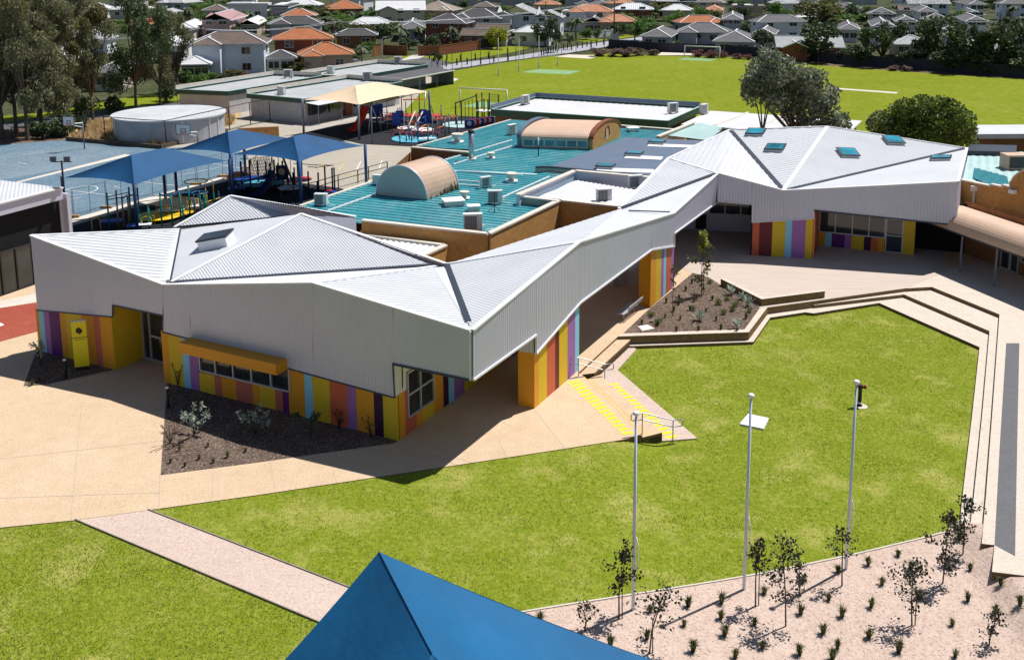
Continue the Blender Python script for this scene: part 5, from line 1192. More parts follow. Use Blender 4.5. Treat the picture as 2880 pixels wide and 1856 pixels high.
p = G(1060, 354); mb = MB(); mb.box((p.x, p.y, 1.8), (1.5, .1, 1.6), .1); mb.obj('play_panel', 'blue_plastic', t)
for k in range(8): bar(t, (1072+k*5, 356, 1.5-.05*k), (1075+k*5, 362, 1.3-.05*k), 'red_plastic', 'bridge_slat', .05)
t = play('red and blue climbing frame with many grey posts and net rails by the teal roof', (1160, 370))
posts(t, [(1120, 340, 306), (1126, 345, 305), (1137, 374, 328), (1147, 362, 320), (1166, 350, 315), (1177, 352, 317), (1189, 352, 323), (1202, 360, 328), (1217, 396, 325), (1158, 402, 360), (1204, 402, 350), (1125, 407, 372), (1143, 402, 372), (1230, 385, 328), (1252, 385, 328), (1263, 378, 323), (1286, 373, 325), (1242, 365, 297)], 'grey_post', .07)
mat('cyan_mat', (.10, .42, .55), .7, .1, 1); disc(t, (1165, 392), 2.5, .05, 'cyan_mat', 'blue_mat'); disc(t, (1145, 378), 1.1, .7, 'white_paint', 'white_disc'); disc(t, (1190, 383), 1.2, .7, 'white_paint', 'white_disc'); deck(t, (1165, 343), 6.4, 2.0, .8, 'red_plastic', -.05, 'red_platform'); deck(t, (1110, 350), 2.2, 1.2, 1.0, 'red_plastic', .1, 'red_platform'); deck(t, (1200, 400), 1.6, .8, .4, 'white_paint', .2, 'step')
for c, r, h, a in (((1120, 392), .7, 1.0, .1), ((1143, 396), .8, .9, .4), ((1170, 394), .8, 1.0, .2), ((1195, 388), .7, 1.0, .8)): hoop(t, c, r, h, 'red_plastic', a, 'red_hoop', .3, .05)
for x, y in ((1115, 372), (1125, 366), (1190, 362), (1203, 365)):
    p = G(x, y); mb = MB(); mb.box((p.x, p.y, 1.5), (.9, .12, 1.5), .15); mb.obj('play_panel', 'blue_plastic', t)
bar(t, (1150, 378, 1.0), (1168, 362, 2.0), 'cream_sail', 'plank', .08); bar(t, (1165, 384, .9), (1190, 362, 2.0), 'cream_sail', 'plank', .08)
for k in range(7): bar(t, (1220+k*10, 372-k*.8, 1.75), (1226+k*10, 378-k*.8, 1.6), 'orange_plastic', 'bridge_slat', .06)
bar(t, (1217, 378, 1.7), (1287, 370, 1.75), 'orange_plastic'); bar(t, (1075, 372, 1.6), (1118, 366, 1.1), 'red_plastic'); bar(t, (1080, 360, 1.8), (1125, 352, 1.3), 'red_plastic'); bar(t, (1215, 385, .8), (1240, 390, .5), 'red_plastic')
gq = random.Random(12)
for i in range(16):
    x, y = gq.uniform(1108, 1230), gq.uniform(350, 398); hh = gq.uniform(.6, 1.7); bar(t, (x, y, hh), (x+gq.uniform(12, 34), y+gq.uniform(-8, 8), hh+gq.uniform(-.5, .5)), gq.choice(('red_plastic', 'red_plastic', 'orange_plastic', 'blue_plastic')), 'net_rail', .055)
for i in range(10):
    x, y = gq.uniform(1110, 1260), gq.uniform(352, 400); p = G(x, y); hh = gq.uniform(1., 2.3); mb = MB(); mb.tube([p, p+Z*hh], .06, 6); mb.obj('post', gq.choice(('grey_post', 'navy_post', 'blue_post')), t)
t = play('tall white swing frame beyond the red climbing frame', (1130, 345), 'swing_frame', 'swing')
A, Bq = G(1047, 372), G(1199, 330); zA, zB = 3.1, 3.3
mb = MB(); mb.tube([A+Z*zA, Bq+Z*zB], .08, 6); mb.obj('top_beam', 'steel', t)
for e, zz in ((A, zA), (Bq, zB)):
    for s in (-1, 1):
        mb = MB(); mb.tube([e+Z*zz, Vector((e.x+.5*s+.3, e.y+1.4*s, 0))], .06, 6); mb.obj('leg', 'steel', t)
posts(t, [(1158, 323, 264), (1180, 330, 261), (1130, 318, 263), (1142, 330, 288)], 'navy_post', .06); bar(t, (1135, 326, 2.0), (1198, 322, 2.0), 'orange_plastic', r=.08); bar(t, (1130, 318, 2.2), (1160, 322, 2.4), 'orange_plastic')
t = play('tall black rope climbing tower with orange rails by the near soccer goal', (1340, 345), 'rope_tower')
posts(t, [(1282, 352, 290), (1298, 350, 288), (1341, 346, 266), (1356, 340, 263), (1377, 346, 264), (1403, 330, 270), (1362, 348, 280), (1345, 350, 286), (1373, 350, 282)], 'black_metal', .085)
bar(t, (1282, 352, 2.6), (1341, 346, 3.3), 'black_metal', r=.07); bar(t, (1341, 346, 3.4), (1352, 342, 3.5), 'orange_plastic'); bar(t, (1345, 350, 2.8), (1356, 344, 2.9), 'orange_plastic'); bar(t, (1377, 346, 3.4), (1403, 330, 2.8), 'black_metal'); bar(t, (1377, 346, 1.0), (1395, 340, 1.6), 'orange_plastic')
for k in range(3): bar(t, (1309+k*10, 350, .1), (1309+k*10, 350, 2.8+.15*k), 'black_metal', 'rope', .04)
for k in range(5): bar(t, (1382+k*4.5, 344-k*2.6, .6), (1382+k*4.5, 344-k*2.6, 3.2-.1*k), 'black_metal', 'rope', .02)
disc(t, (1361, 347), .9, 1.5, 'white_paint', 'platform'); disc(t, (1300, 352), 2.4, .03, 'court_strip' if 0 else 'teal_pale', 'rubber_mat')
t = play('row of red and blue spinner panels at the edge of the teal roof', (1340, 365), 'spinner_panel', 'play panel')
for k in range(5):
    p = G(1320+k*14, 362-k*2.5); mb = MB(); mb.box((p.x, p.y, .55), (1.1, .2, .9), .2); mb.obj('panel', 'red_plastic' if k % 2 else 'blue_plastic', t)
    mb = MB(); mb.lathe([(.28, 0), (.28, .04)], (0, 0, 0), 10); mb.v = [Vector((p.x+v.x, p.y-.14-v.z, .6+v.y)) for v in mb.v]; mb.obj('disc', 'white_paint', t)
# ================================================================ poles, hoops, goals
FP = thing('flagpole', 'x', 'flagpole', (0, 0, -50))
add(lambda b: b.tube([(0, 0, -.1), (0, 0, 3.3), (0, 0, 6.7)], [.056, .052, .04], 10), 'pole', 'pole_white', FP)
add(lambda b: b.lathe([(.04, 6.66), (.10, 6.7), (.11, 6.75), (.07, 6.79), (.02, 6.8)], k=12), 'cap', 'white_paint', FP)
add(lambda b: b.tube([(.06, -.03, 2.6), (.13, -.05, 2.3), (.13, -.05, 1.7), (.06, -.03, 1.35)], .016, 4), 'halyard', 'white_paint', FP)
for x, y, yt, lab in ((1780.5, 1717, 1160, 'leftmost white flagpole, nearest the blue canopy'), (2092, 1660, 1110, 'middle white flagpole, in front of the white slab on the lawn'), (2379, 1603, 1072, 'rightmost white flagpole, in front of the fire hydrant')):
    p = GL(x, y); h = up(p, yt)-p.z; dup(FP, p, 0, lab, (1, 1, h/6.76), 'white flagpoles along the lawn edge')
kill(FP)
def hoopstand(label, base, ytop, board, bw, bh, dirx):
    p = G(*base); h = up(p, ytop); t = thing('basketball_hoop', label, 'basketball hoop', p)
    add(lambda b: b.tube([(0, 0, 0), (0, 0, h)], .07, 8), 'pole', 'grey_post', t)
    q = AY(board[0], board[1], p.y-1.1)-p
    add(lambda b: (b.tube([(0, 0, h-.05), (q.x+bw/2*dirx*0, q.y, h+.02)], .06, 6), b.tube([(0, 0, h-.5), (q.x*.8, q.y, h-.1)], .04, 5)), 'arm', 'white_paint', t)
    add(lambda b: b.box((q.x, q.y-.08, q.z), (bw, .05, bh)), 'backboard', 'white_paint', t)
    add(lambda b: [b.bar((q.x+a*bw*s, q.y-.12, q.z+c*bh*s+e), (q.x+a2*bw*s, q.y-.12, q.z+c2*bh*s+e), .04, .04) for s, e in ((.5, 0), (.16, -.12)) for a, c, a2, c2 in ((-1, -1, 1, -1), (1, -1, 1, 1), (1, 1, -1, 1), (-1, 1, -1, -1))], 'backboard_marking', 'black_metal', t)
    add(lambda b: b.tube([(q.x+.23*math.cos(a*math.pi/8), q.y-.36+.23*math.sin(a*math.pi/8), q.z-.38) for a in range(17)], .025, 5), 'ring', 'orange_plastic', t)
hoopstand('basketball hoop at the far left corner of the blue court', (238, 420), 345, (194, 341), 1.15, .95, -1)
hoopstand('basketball hoop in front of the round tank beside the blue sail', (557, 411), 370, (516, 364), 1.5, 1.05, -1)
def goal(label, a, b, h):
    A, Bq = G(*a), G(*b); t = thing('soccer_goal', label, 'soccer goal', (A+Bq)/2); 
    for p in (A, Bq): mb = MB(); mb.tube([p, p+Z*h], .09, 7); mb.obj('post', 'white_paint', t)
    mb = MB(); mb.tube([A+Z*h, Bq+Z*h], .09, 7); mb.obj('crossbar', 'white_paint', t)
goal('white soccer goal frame beside the rope tower', (1294, 302), (1426, 309), up(G(1294, 302), 248)); goal('distant white soccer goal before the dark red shrubs', (1925, 163), (2024, 167.5), up(G(1925, 163), 129.5))
GP = thing('goal_post', 'x', 'goal post', (0, 0, -50)); add(lambda b: b.tube([(0, 0, 0), (0, 0, 1)], .07, 6), 'pole', 'white_paint', GP); add(lambda b: b.tube([(0, 0, 0), (0, 0, .18)], .12, 6), 'pad', 'coping', GP)
for x, y, yt, lab in ((1402, 214, 106, 'thin white football post nearest the classrooms'), (1460, 202, 108, 'thin white football post left of the green turf patch'), (1516, 193, 102, 'thin white football post behind the green turf patch'), (1568, 185, 120, 'shortest thin white football post near the sand')):
    p = G(x, y); dup(GP, p, 0, lab, (1, 1, up(p, yt)), 'thin white football posts')
kill(GP)
t = thing('floodlight_pole', 'slim dark pole with twin floodlights beside the nearest blue sail', 'light pole', G(190, 644)); h = up(G(190, 644), 452)
add(lambda b: b.tube([(0, 0, 0), (0, 0, h)], .07, 8), 'pole', 'black_metal', t); add(lambda b: b.tube([(-.75, 0, h-.1), (.75, 0, h-.1)], .035, 5), 'crossarm', 'black_metal', t)
for x in (-.55, .45): add(lambda b: b.box((x, -.1, h+.15), (.42, .3, .36), .3), 'floodlight', 'grey_post', t)
# court fences
def fence(label, pts, h, name='fence', rails=(1.,), m='black_metal', r=.035, cat='fence', mid=None, z=0.):
    P = [G(*p, z) for p in pts]; t = thing(name, label, cat, P[0]); 
    for p in P: mb = MB(); mb.tube([p, p+Z*h], r, 6); mb.obj('post', m, t)
    for k in rails:
        mb = MB(); mb.tube([p+Z*h*k for p in P], r*.75, 5, smooth=False); mb.obj('rail', m, t)
    return t
fence('black wire fence posts round the water tank', [(238, 382), (297, 398), (357, 403), (410, 408), (468, 411), (529, 396), (591, 381), (646, 367), (705, 352), (760, 342)], 2.7, rails=(1., .03), r=.06)
fence('slim temporary fence along the near side of the blue court', [(206, 609), (209, 608), (255, 596.5), (299, 583), (302, 582), (343, 571), (388, 559), (430, 548), (470, 537), (513, 524), (551, 518), (556, 517), (588, 506), (627, 496), (664, 487)], 2.1, rails=(1., .06), r=.02)
for k, (x, y, lab) in enumerate(((207, 612, 'concrete foot block of the temporary fence nearest the hall'), (300, 586, 'concrete foot block of the temporary fence, in its middle'), (553, 520, 'concrete foot block of the temporary fence under the blue sail'), (627, 498, 'concrete foot block of the temporary fence by the orange dome'))):
    p = G(x, y); mb = MB(); mb.prism([(p.x-.45, p.y-.18), (p.x+.45, p.y-.12), (p.x+.42, p.y+.18), (p.x-.42, p.y+.12)], .016, .2); mb.obj('concrete_block', 'timber', label=lab, category='block', group='temporary fence foot blocks')
fence('black rail fence along the edge of the teal roof', [(792, 577), (827, 566), (893, 548), (952, 529), (1007, 514), (1037, 505), (1090, 490)], 1.15, rails=(1., .6), r=.05)
fence('tall thin black fence along the road side of the oval', [(1215, 195), (1245, 202), (1272, 197), (1299, 193), (1326, 190), (1352, 185), (1377, 182), (1427, 175), (1451, 172), (1473, 169), (1500, 164), (1540, 158), (1580, 154), (1620, 150), (1660, 146), (1700, 136)], 3.1, rails=(.98, .04), r=.05)
fence('dark wire fence at the far left of the yard', [(-20, 372), (35, 392), (85, 372), (140, 362), (200, 352), (250, 345)], 1.4, rails=(1., .5))
for i, (pts, lab) in enumerate(((((500, 300), (540, 292), (600, 280), (640, 273)), 'wire fence in front of the classroom behind the tank'),)): fence(lab, pts, 1.6, rails=(1.,))
BO = thing('bollard', 'dark timber bollard in the row along the road beside the oval', 'bollard', (0, 0, -50)); add(lambda b: b.tube([(0, 0, 0), (0, 0, 1.25)], .13, 6), 'post', 'black_metal', BO)
bol = [(1208, 167), (1257, 170), (1295, 172), (1337, 169), (1374, 166), (1255, 188), (1285, 184), (1314, 182), (1352, 181), (1389, 176), (1429, 172), (1428, 154)]+[(1440+x/3.319, y/3.319) for x, y in ((275, 520), (297, 515), (318, 505), (340, 498), (363, 495), (385, 488), (408, 483), (432, 478), (483, 465), (518, 458), (557, 470), (612, 450), (657, 450), (700, 440), (740, 440), (790, 430), (855, 420))]
for x, y in bol: dup(BO, G(x, y), 0, None, None, 'timber bollards along the road')
kill(BO)
# ================================================================ courtyard furniture
def handrail(label, a, b, za, zb, h=.95):
    A, Bq = G(*a, za), G(*b, zb); t = thing('handrail', label, 'handrail', A); d = (Bq-A); d.z = 0; u = d.normalized()
    for p in (A, Bq): mb = MB(); mb.tube([p-Z*.05, p+Z*h], .025, 6); mb.obj('post', 'steel', t)
    for hh in (h, h-.3):
        mb = MB(); e0, e1 = A+Z*hh-u*.45, Bq+Z*hh+u*.4; mb.tube([e0, A+Z*hh, Bq+Z*hh, e1], .025, 6); mb.obj('rail', 'steel', t)
    for s, p in ((-.45, A), (.4, Bq)):
        mb = MB(); q = p+u*s; mb.tube([q+Z*h, q+u*s*.12+Z*(h-.05), q+u*s*.12+Z*(h-.25), q+Z*(h-.3)], .025, 6); mb.obj('return_bend', 'steel', t)
handrail('steel handrail by the striped pier at the top of the short stair', (1627, 1058), (1700.6, 1076.6), 0, -.5); handrail('steel handrail at the lawn end of the yellow tactile strips', (1806, 1220), (1892, 1240), 0, -.5)
b0, b1 = G(1757, 908), G(1797, 875); u = (b1-b0).normalized(); n = Vector((u.y, -u.x, 0)); LL = 1.9
bt = thing('bench', 'pale slatted bench with backrest at the edge of the covered walkway', 'bench', b0)
mb = MB()
for k in range(4): o = n*(-.1-.12*k); mb.bar(b0+o+Z*.45, b1+o+Z*.45, .1, .04)
mb.obj('seat', 'alu', bt); mb = MB()
for k in range(2): o = n*(.08+.03*k); mb.bar(b0+o+u*.3+Z*(.62+.14*k), b1+o+u*.3+Z*(.62+.14*k), .04, .11)
mb.obj('backrest', 'alu', bt)
for k in (.18, .85):
    mb = MB(); p = lerp(b0, b1, k)-n*.25; mb.tube([p, p+Z*.42], .035, 6); mb.bar(p+n*.25+Z*.42, p-n*.2+Z*.42, .05, .04); mb.tube([p+n*.28+Z*.42, p+n*.36+Z*.85], .025, 5); mb.obj('leg', 'steel', bt)
mb = MB(); P = [GL(*c, .03) for c in ((2080, 1194), (2104, 1166), (2162, 1178), (2148, 1208))]; mb.prism([(p.x, p.y) for p in P], P[0].z-.1, P[0].z+.05); mb.obj('cover_slab', 'white_paint', label='white concrete slab lying in the lawn behind the middle flagpole', category='slab')
t = thing('pit_lid', 'small white pit lid in the planted mulch bed', 'pit lid', G(1818, 921)); P = [G(*c, .06) for c in ((1793, 917), (1822, 913), (1842, 924), (1806, 931))]; mb = MB(); mb.prism([(p.x, p.y) for p in P], .0, .06); mb.obj('frame', 'concrete_pale', t); ce = sum(P, Vector((0, 0, 0)))/4; mb = MB(); mb.prism([(lerp(ce, p, .8).x, lerp(ce, p, .8).y) for p in P], .03, .08); mb.obj('lid', 'white_paint', t)
p = GL(2417, 1141); t = thing('fire_hydrant', 'black fire hydrant with dark red caps on the lawn behind the right flagpole', 'hydrant', p)
mat('hydrant_red', (.20, .01, .012), .45, .1, 3)
add(lambda b: b.lathe([(.13, -.05), (.13, .05), (.09, .07), (.085, .85), (.12, .88), (.12, 1.0), (.05, 1.06)], k=12), 'barrel', 'black_metal', t)
for x in (-.16, .2): add(lambda b: (b.tube([(0, 0, .93+.04*(x < 0)), (x, -.02, .93+.04*(x < 0))], .075, 8), b.tube([(x*.95, -.02, .93+.04*(x < 0)), (x*1.25, -.02, .93+.04*(x < 0))], .1, 8)), 'outlet', 'hydrant_red', t)
add(lambda b: b.lathe([(.092, .12), (.095, .16), (.092, .2)], k=12), 'band', 'white_paint', t)
mb = MB(); mb.lathe([(.33, 0), (.28, .012)], (p.x+.05, p.y-.05, p.z+.0), 14); mb.obj('worn_ground', 'sand', kind='structure')
for x, y, yt, lab in ((186, 1063, 1010, 'black bollard light left of the yellow sign'), (474, 1146, 1088, 'black bollard light at the corner of the shaded front bed')):
    p = G(x, y); h = up(p, yt); t = thing('bollard_light', lab, 'bollard light', p, 'black bollard lights'); add(lambda b: b.tube([(0, 0, 0), (0, 0, h-.06)], .06, 10), 'post', 'black_metal', t); add(lambda b: b.lathe([(.075, h-.06), (.075, h), (.03, h+.015)], k=12), 'cap', 'white_paint', t)
# entrance sign
sA, sB = G(211, 1044), G(253, 1039); sA.z = sB.z = 0; hS = up(sA, 907); d = (sB-sA).normalized(); n = Vector((d.y, -d.x, 0)); n = -n if n.y > 0 else n
SG = thing('entrance_sign', 'bright yellow upright school sign with a black tree emblem', 'sign', sA); wS = (sB-sA).length
mat('sign_yellow', (.90, .74, .01), .45, .03, 1)
mb = MB(); c = (sA+sB)/2-n*.09; mb.box((c.x, c.y, hS/2+.1), (wS, .18, hS-.2), math.atan2(d.y, d.x)); mb.obj('panel', 'sign_yellow', SG)
mb = MB(); mb.box((c.x, c.y, .06), (wS*.9, .14, .12), math.atan2(d.y, d.x)); mb.obj('base', 'black_metal', SG); mb = MB(); mb.box((c.x, c.y, hS+.01), (wS, .18, .02), math.atan2(d.y, d.x)); mb.obj('cap', 'white_paint', SG)
def signtext(s, u, v, size, name='lettering'):
    cu = bpy.data.curves.new('t', 'FONT'); cu.body = s; cu.size = size; cu.align_x = 'CENTER'; cu.extrude = .002
    ob = bpy.data.objects.new('t', cu); COL.objects.link(ob); me = bpy.data.meshes.new_from_object(ob.evaluated_get(bpy.context.evaluated_depsgraph_get())); bpy.data.objects.remove(ob, do_unlink=True)
    me.materials.clear(); me.materials.append(MATS['black_metal']); o = bpy.data.objects.new(name, me); COL.objects.link(o)
    pos = sA+d*(u*wS)+Z*v+n*.006; o.matrix_world = Matrix((( d.x, 0, n.x, pos.x-SG.location.x), (d.y, 0, n.y, pos.y-SG.location.y), (0, 1, 0, pos.z-SG.location.z), (0, 0, 0, 1))); o.parent = SG; return o
signtext('Patterson Lakes', .5, hS*.665, .125); signtext('Primary School', .48, hS*.63, .07); 
mb = MB()
def onS(u, v): return sA+d*(u*wS)+Z*v+n*.008
for cx, cy, r_2 in ((.33, .80, .035), (.40, .825, .03), (.36, .845, .035), (.47, .86, .04), (.55, .845, .035), (.62, .825, .035), (.66, .80, .03), (.60, .79, .025), (.41, .79, .022), (.53, .83, .02)):
    mb.face([onS(cx, cy*hS)+d*(r_2*1.4*math.cos(a*math.pi/5))+Z*(r_2*1.6*math.sin(a*math.pi/5)) for a in range(10)])
for cx, s in ((.47, 1.), (.57, .75)):
    b = .745*hS; mb.face([onS(cx, b)-d*.035*s, onS(cx, b)-d*.01*s, onS(cx, b)+Z*.1*s, onS(cx, b)+d*.01*s, onS(cx, b)+d*.035*s, onS(cx, b)+d*.04*s+Z*.2*s, onS(cx, b)-d*.04*s+Z*.2*s])
    mb.face([onS(cx, b+.25*s)+d*(.035*s*math.cos(a*math.pi/5))+Z*(.035*s*math.sin(a*math.pi/5)) for a in range(10)])
    for q in (-1, 1): mb.face([onS(cx, b+.19*s), onS(cx, b+.15*s), onS(cx, b+.26*s)+d*q*.1*s, onS(cx, b+.28*s)+d*q*.09*s][::1 if q > 0 else -1])
mb.obj('emblem', 'black_metal', SG)
# ================================================================ vegetation
leafm('leaf_gum', (0.032, 0.041, 0.016), (0.115, 0.124, 0.057), (0.338, 0.324, 0.176), .22, .35); leafm('leaf_gum_light', (0.091, 0.091, 0.026), (0.208, 0.189, 0.058), (0.364, 0.312, 0.117), .25, .5)
leafm('leaf_banksia', (0.043, 0.061, 0.029), (0.152, 0.181, 0.102), (0.450, 0.478, 0.348), .15, .6); leafm('leaf_bush', (0.024, 0.060, 0.006), (0.083, 0.143, 0.018), (0.240, 0.285, 0.060), .25, .5)
leafm('leaf_green', (0.019, 0.064, 0.010), (0.064, 0.152, 0.022), (0.176, 0.304, 0.056), .25, .3); leafm('leaf_dark', (0.015, 0.033, 0.012), (0.048, 0.083, 0.030), (0.135, 0.180, 0.075), .18, .3)
leafm('leaf_olive', (0.032, 0.042, 0.010), (0.096, 0.112, 0.029), (0.240, 0.240, 0.080), .2, .3); leafm('leaf_lime', (.12, .16, .004), (.30, .33, .01), (.45, .45, .03), .25, .6)
leafm('leaf_red', (.05, .008, .01), (.14, .03, .03), (.27, .12, .10), .15, .5); leafm('leaf_brownred', (.06, .03, .02), (.16, .085, .06), (.32, .22, .17), .15, .5)
leafm('leaf_sapling', (.010, .013, .007), (.026, .032, .018), (.06, .068, .045), .08, 2.); leafm('leaf_silver', (.12, .16, .12), (.30, .36, .29), (.55, .6, .52), .15, 2.)
leafm('grass_tuft', (.015, .03, .006), (.05, .075, .014), (.17, .17, .05), .25, 3.); leafm('dry_grass', (.24, .14, .05), (.52, .36, .16), (.75, .6, .36), .2, .6); leafm('leaf_palm', (.014, .03, .008), (.05, .085, .025), (.16, .19, .08), .2, .5)
leafm('leaf_orange', (.25, .05, .01), (.45, .11, .02), (.6, .2, .05), .2, .5); leafm('leaf_fresh', (.10, .15, .01), (.28, .34, .04), (.5, .5, .1), .3, 2.)
def rv(r, g=R):
    while True:
        p = Vector((g.uniform(-1, 1), g.uniform(-1, 1), g.uniform(-1, 1)))
        if .02 < p.length < 1: return p*r
def leaves(mb, clumps, n, lw, ll, g, droop=0., shell=.45, mi=0, flat=1.):
    W = [c[3]**2.2 for c in clumps]; tot = sum(W)
    for c, wt in zip(clumps, W):
        o = Vector(c[:3]); rad = c[3]
        for _ in range(max(3, int(n*wt/tot))):
            d = rv(1, g).normalized(); p = d*(rad*(g.random()**shell)); p.z *= flat; p += o
            a = rv(1, g).normalized()
            if droop: a = (a*(1-droop)+Vector((0, 0, -1))*droop).normalized()
            b = a.cross(rv(1, g).normalized())
            if b.length < .05: continue
            b.normalize(); s = g.uniform(.6, 1.3); A, Bv = a*ll*s*.5, b*lw*s*.5
            mb.face([p-A, p+Bv-A*.1, p+A, p-Bv-A*.1], mi, [(0, 0)]*4)
def limbs(mb, base, clumps, r0, g, split=.35, k=6, lean=None):
    base = Vector(base); top = max(clumps, key=lambda c: c[2]); fork = lerp(base, Vector((sum(c[0] for c in clumps)/len(clumps), sum(c[1] for c in clumps)/len(clumps), top[2])), split)
    if lean: fork += Vector(lean)
    mb.tube([base-Z*.2, base+Z*.15, lerp(base, fork, .5)+rv(r0*.7, g), fork], [r0*1.35, r0*1.05, r0*.85, r0*.75], 8)
    for c in clumps:
        e = Vector(c[:3]); m = lerp(fork, e, .5)+Vector((g.uniform(-.2, .2), g.uniform(-.2, .2), -.1*(e-fork).length*.3))*c[3]*.5
        mb.tube([fork-Z*.1, m, e], [r0*.5, r0*.32, r0*.08], 5)
        for _ in range(2): q = e+rv(c[3]*.8, g); mb.tube([lerp(m, e, .3), q], [r0*.16, r0*.03], 4)
def tree(name, label, cat, base, clumps, leafmat, n, lw, ll, r0, seed, group=None, bark='bark', droop=0., shell=.45, split=.35, leaf2=None, flat=1., lean=None):
    g = random.Random(seed); base = Vector(base); t = thing(name, label, cat, base, group)
    cl = [(c[0]-base.x, c[1]-base.y, c[2]-base.z, c[3]) for c in clumps]
    tr = MB(); limbs(tr, (0, 0, 0), cl, r0, g, split, lean=lean); tr.obj('trunk', bark, t, world=False)
    mb = MB(); leaves(mb, cl, n, lw, ll, g, droop, shell, 0, flat)
    if leaf2: leaves(mb, [cl[i] for i in leaf2[1]], leaf2[2], lw, ll, g, droop, .2, 1, flat)
    mb.obj('crown', [leafmat, leaf2[0]] if leaf2 else leafmat, t, world=False); return t
def pxclumps(L, Y, g, jit=.12):
    """clumps from picture positions at a distance, each pushed in or out in depth"""
    out = []
    for x, y, r in L:
        rm = r/F*Y; dY = g.uniform(-1, 1)*rm*.9; p = AY(x, y, Y+dY); out.append((p.x, p.y, p.z, rm))
    return out
# --- gums on the left
g_ = random.Random(5)
def gum(label, base, h, w, seed, low=.3, leafm_='leaf_gum', n=5200, second=None):
    b = G(*base); g = random.Random(seed); cl = []
    for i in range(15):
        z = h*(low+(1-low)*(i/14)); rr = w*.5*(1-.55*abs((z/h)-.62)/.5); a = g.uniform(0, 6.28); q = g.uniform(.2, 1)*rr
        cl.append((b.x+q*math.cos(a), b.y+q*math.sin(a), z-.3, g.uniform(.11, .21)*w))
    return tree('gum_tree', label, 'tree', b, cl, leafm_, int(n*1.4), .14, .43, .2*h/14, seed, 'tall gum trees beside the blue court', 'bark', .5, .55, .22, second)
gum('tall grey gum at the far left edge with a leaning dark trunk', (8, 393), 16.5, 7.0, 11); gum('tall gum second from the left edge with a thin straight trunk', (46, 386), 17., 6.8, 12, .3)
gum('thick trunked gum, third from the left edge of the yard', (78, 396), 16.5, 7.5, 13, .26, n=6400, second=('leaf_gum_light', (8, 10, 12), 500)); gum('gum with grey twiggy foliage left of the basketball hoop', (120, 376), 15.2, 7., 14, .22)
gum('gum behind the left basketball hoop with its crown reaching the pale houses', (170, 362), 14.5, 7., 15, .22, n=6000, second=('leaf_gum_light', (9, 11, 13), 500))
gum('gum with olive rounded clumps left of the water tank', (262, 338), 13.2, 6.6, 16, .35, second=('leaf_gum_light', (7, 10, 12, 13, 14), 1500)); gum('dark dense gum just behind the water tank', (383, 309), 15.4, 9.2, 17, .26, 'leaf_dark', 7600)
gum('dark gum between the water tank and the two storey white house', (452, 296), 12.4, 7.0, 18, .25, 'leaf_gum', 5000); gum('small slim gum behind the dark gum by the white house', (500, 262), 11.5, 5.5, 19, .3, n=3200)
gum('gum filling the top left corner behind the others', (110, 330), 18.5, 9., 20, .3, n=6500); gum('gum behind the leftmost trunks', (5, 345), 17.5, 9., 21, .25, n=6000); gum('gum between the houses and the left basketball hoop', (215, 322), 15.8, 7., 22, .35, n=4200)
for i, (x, y, s, lab) in enumerate(((165, 384, 2.1, 'dark shrub under the gums left of the basketball hoop pole'), (205, 376, 1.9, 'dark shrub behind the left basketball hoop pole'), (118, 390, 1.6, 'dark low shrub between the gum trunks'), (250, 330, 2.2, 'leafy dark shrub on the verge beyond the tank'), (470, 286, 2.0, 'dark green shrub behind the tank lid'), (330, 318, 1.8, 'dark shrub left of the tank on the verge'))):
    b = G(x, y); g = random.Random(60+i); cl = [(b.x+g.uniform(-1, 1)*s*.6, b.y+g.uniform(-1, 1)*s*.5, g.uniform(.35, .8)*s, s*.5) for _ in range(6)]
    tree('shrub', lab, 'shrub', b, cl, 'leaf_dark', 900, .22, .4, .08, 70+i)
# --- big banksia-like tree and round bush on the right
g = random.Random(9); Lr = [(2120, 262, 42), (2105, 235, 30), (2150, 225, 45), (2130, 190, 38), (2170, 165, 34), (2200, 195, 50), (2215, 245, 55), (2180, 285, 40), (2250, 215, 45), (2260, 265, 52), (2295, 225, 42), (2305, 285, 45), (2230, 310, 42), (2280, 325, 40), (2330, 300, 38), (2345, 340, 34), (2310, 352, 32), (2375, 355, 24), (2255, 352, 30), (2150, 150, 24), (2340, 262, 28), (2375, 330, 20)]
b = G(2222, 470); b = Vector((b.x, 94, 0)); cl = pxclumps([(a, b_, c*.92) for a, b_, c in Lr], 94, g)
tree('banksia_tree', 'large grey green tree with forked trunk behind the folded roof', 'tree', AY(2236, 400, 94)*1-Vector((0, 0, AY(2236, 400, 94).z)), cl, 'leaf_banksia', 7500, .22, .42, .26, 31, None, 'bark', .1, .5, .3)
mb = MB(); tr2 = [AY(2195, 380, 93.5), AY(2172, 330, 93.5), AY(2164, 290, 93.8), AY(2185, 255, 94)]; tr2[0].z = 0
t = tree('banksia_tree', 'slender leaning second trunk and crown left of the large grey green tree', 'tree', Vector((tr2[0].x, 93.5, 0)), pxclumps([(2140, 205, 34), (2165, 245, 36), (2185, 215, 34), (2112, 222, 22)], 93.5, g), 'leaf_banksia', 1700, .17, .34, .17, 32, None, 'bark', .1, .42, .4, lean=(-1.0, 0, 0))
Lb = [(2478, 352, 42), (2520, 335, 42), (2545, 312, 38), (2590, 305, 40), (2640, 310, 42), (2675, 322, 42), (2705, 345, 40), (2560, 350, 52), (2620, 350, 56), (2680, 372, 46), (2500, 378, 40), (2600, 388, 50), (2715, 388, 36), (2650, 395, 45), (2672, 292, 18), (2600, 285, 18), (2725, 372, 26), (2540, 390, 40)]
b = AY(2600, 420, 88); b.z = 0
tree('round_bush', 'broad rounded dark green bush tree beside the folded roof and the oval', 'tree', b, pxclumps(Lb, 88, g), 'leaf_bush', 9000, .2, .38, .3, 33, None, 'bark', 0, .2, .2, ('leaf_banksia', (0, 7, 10, 9), 1500))
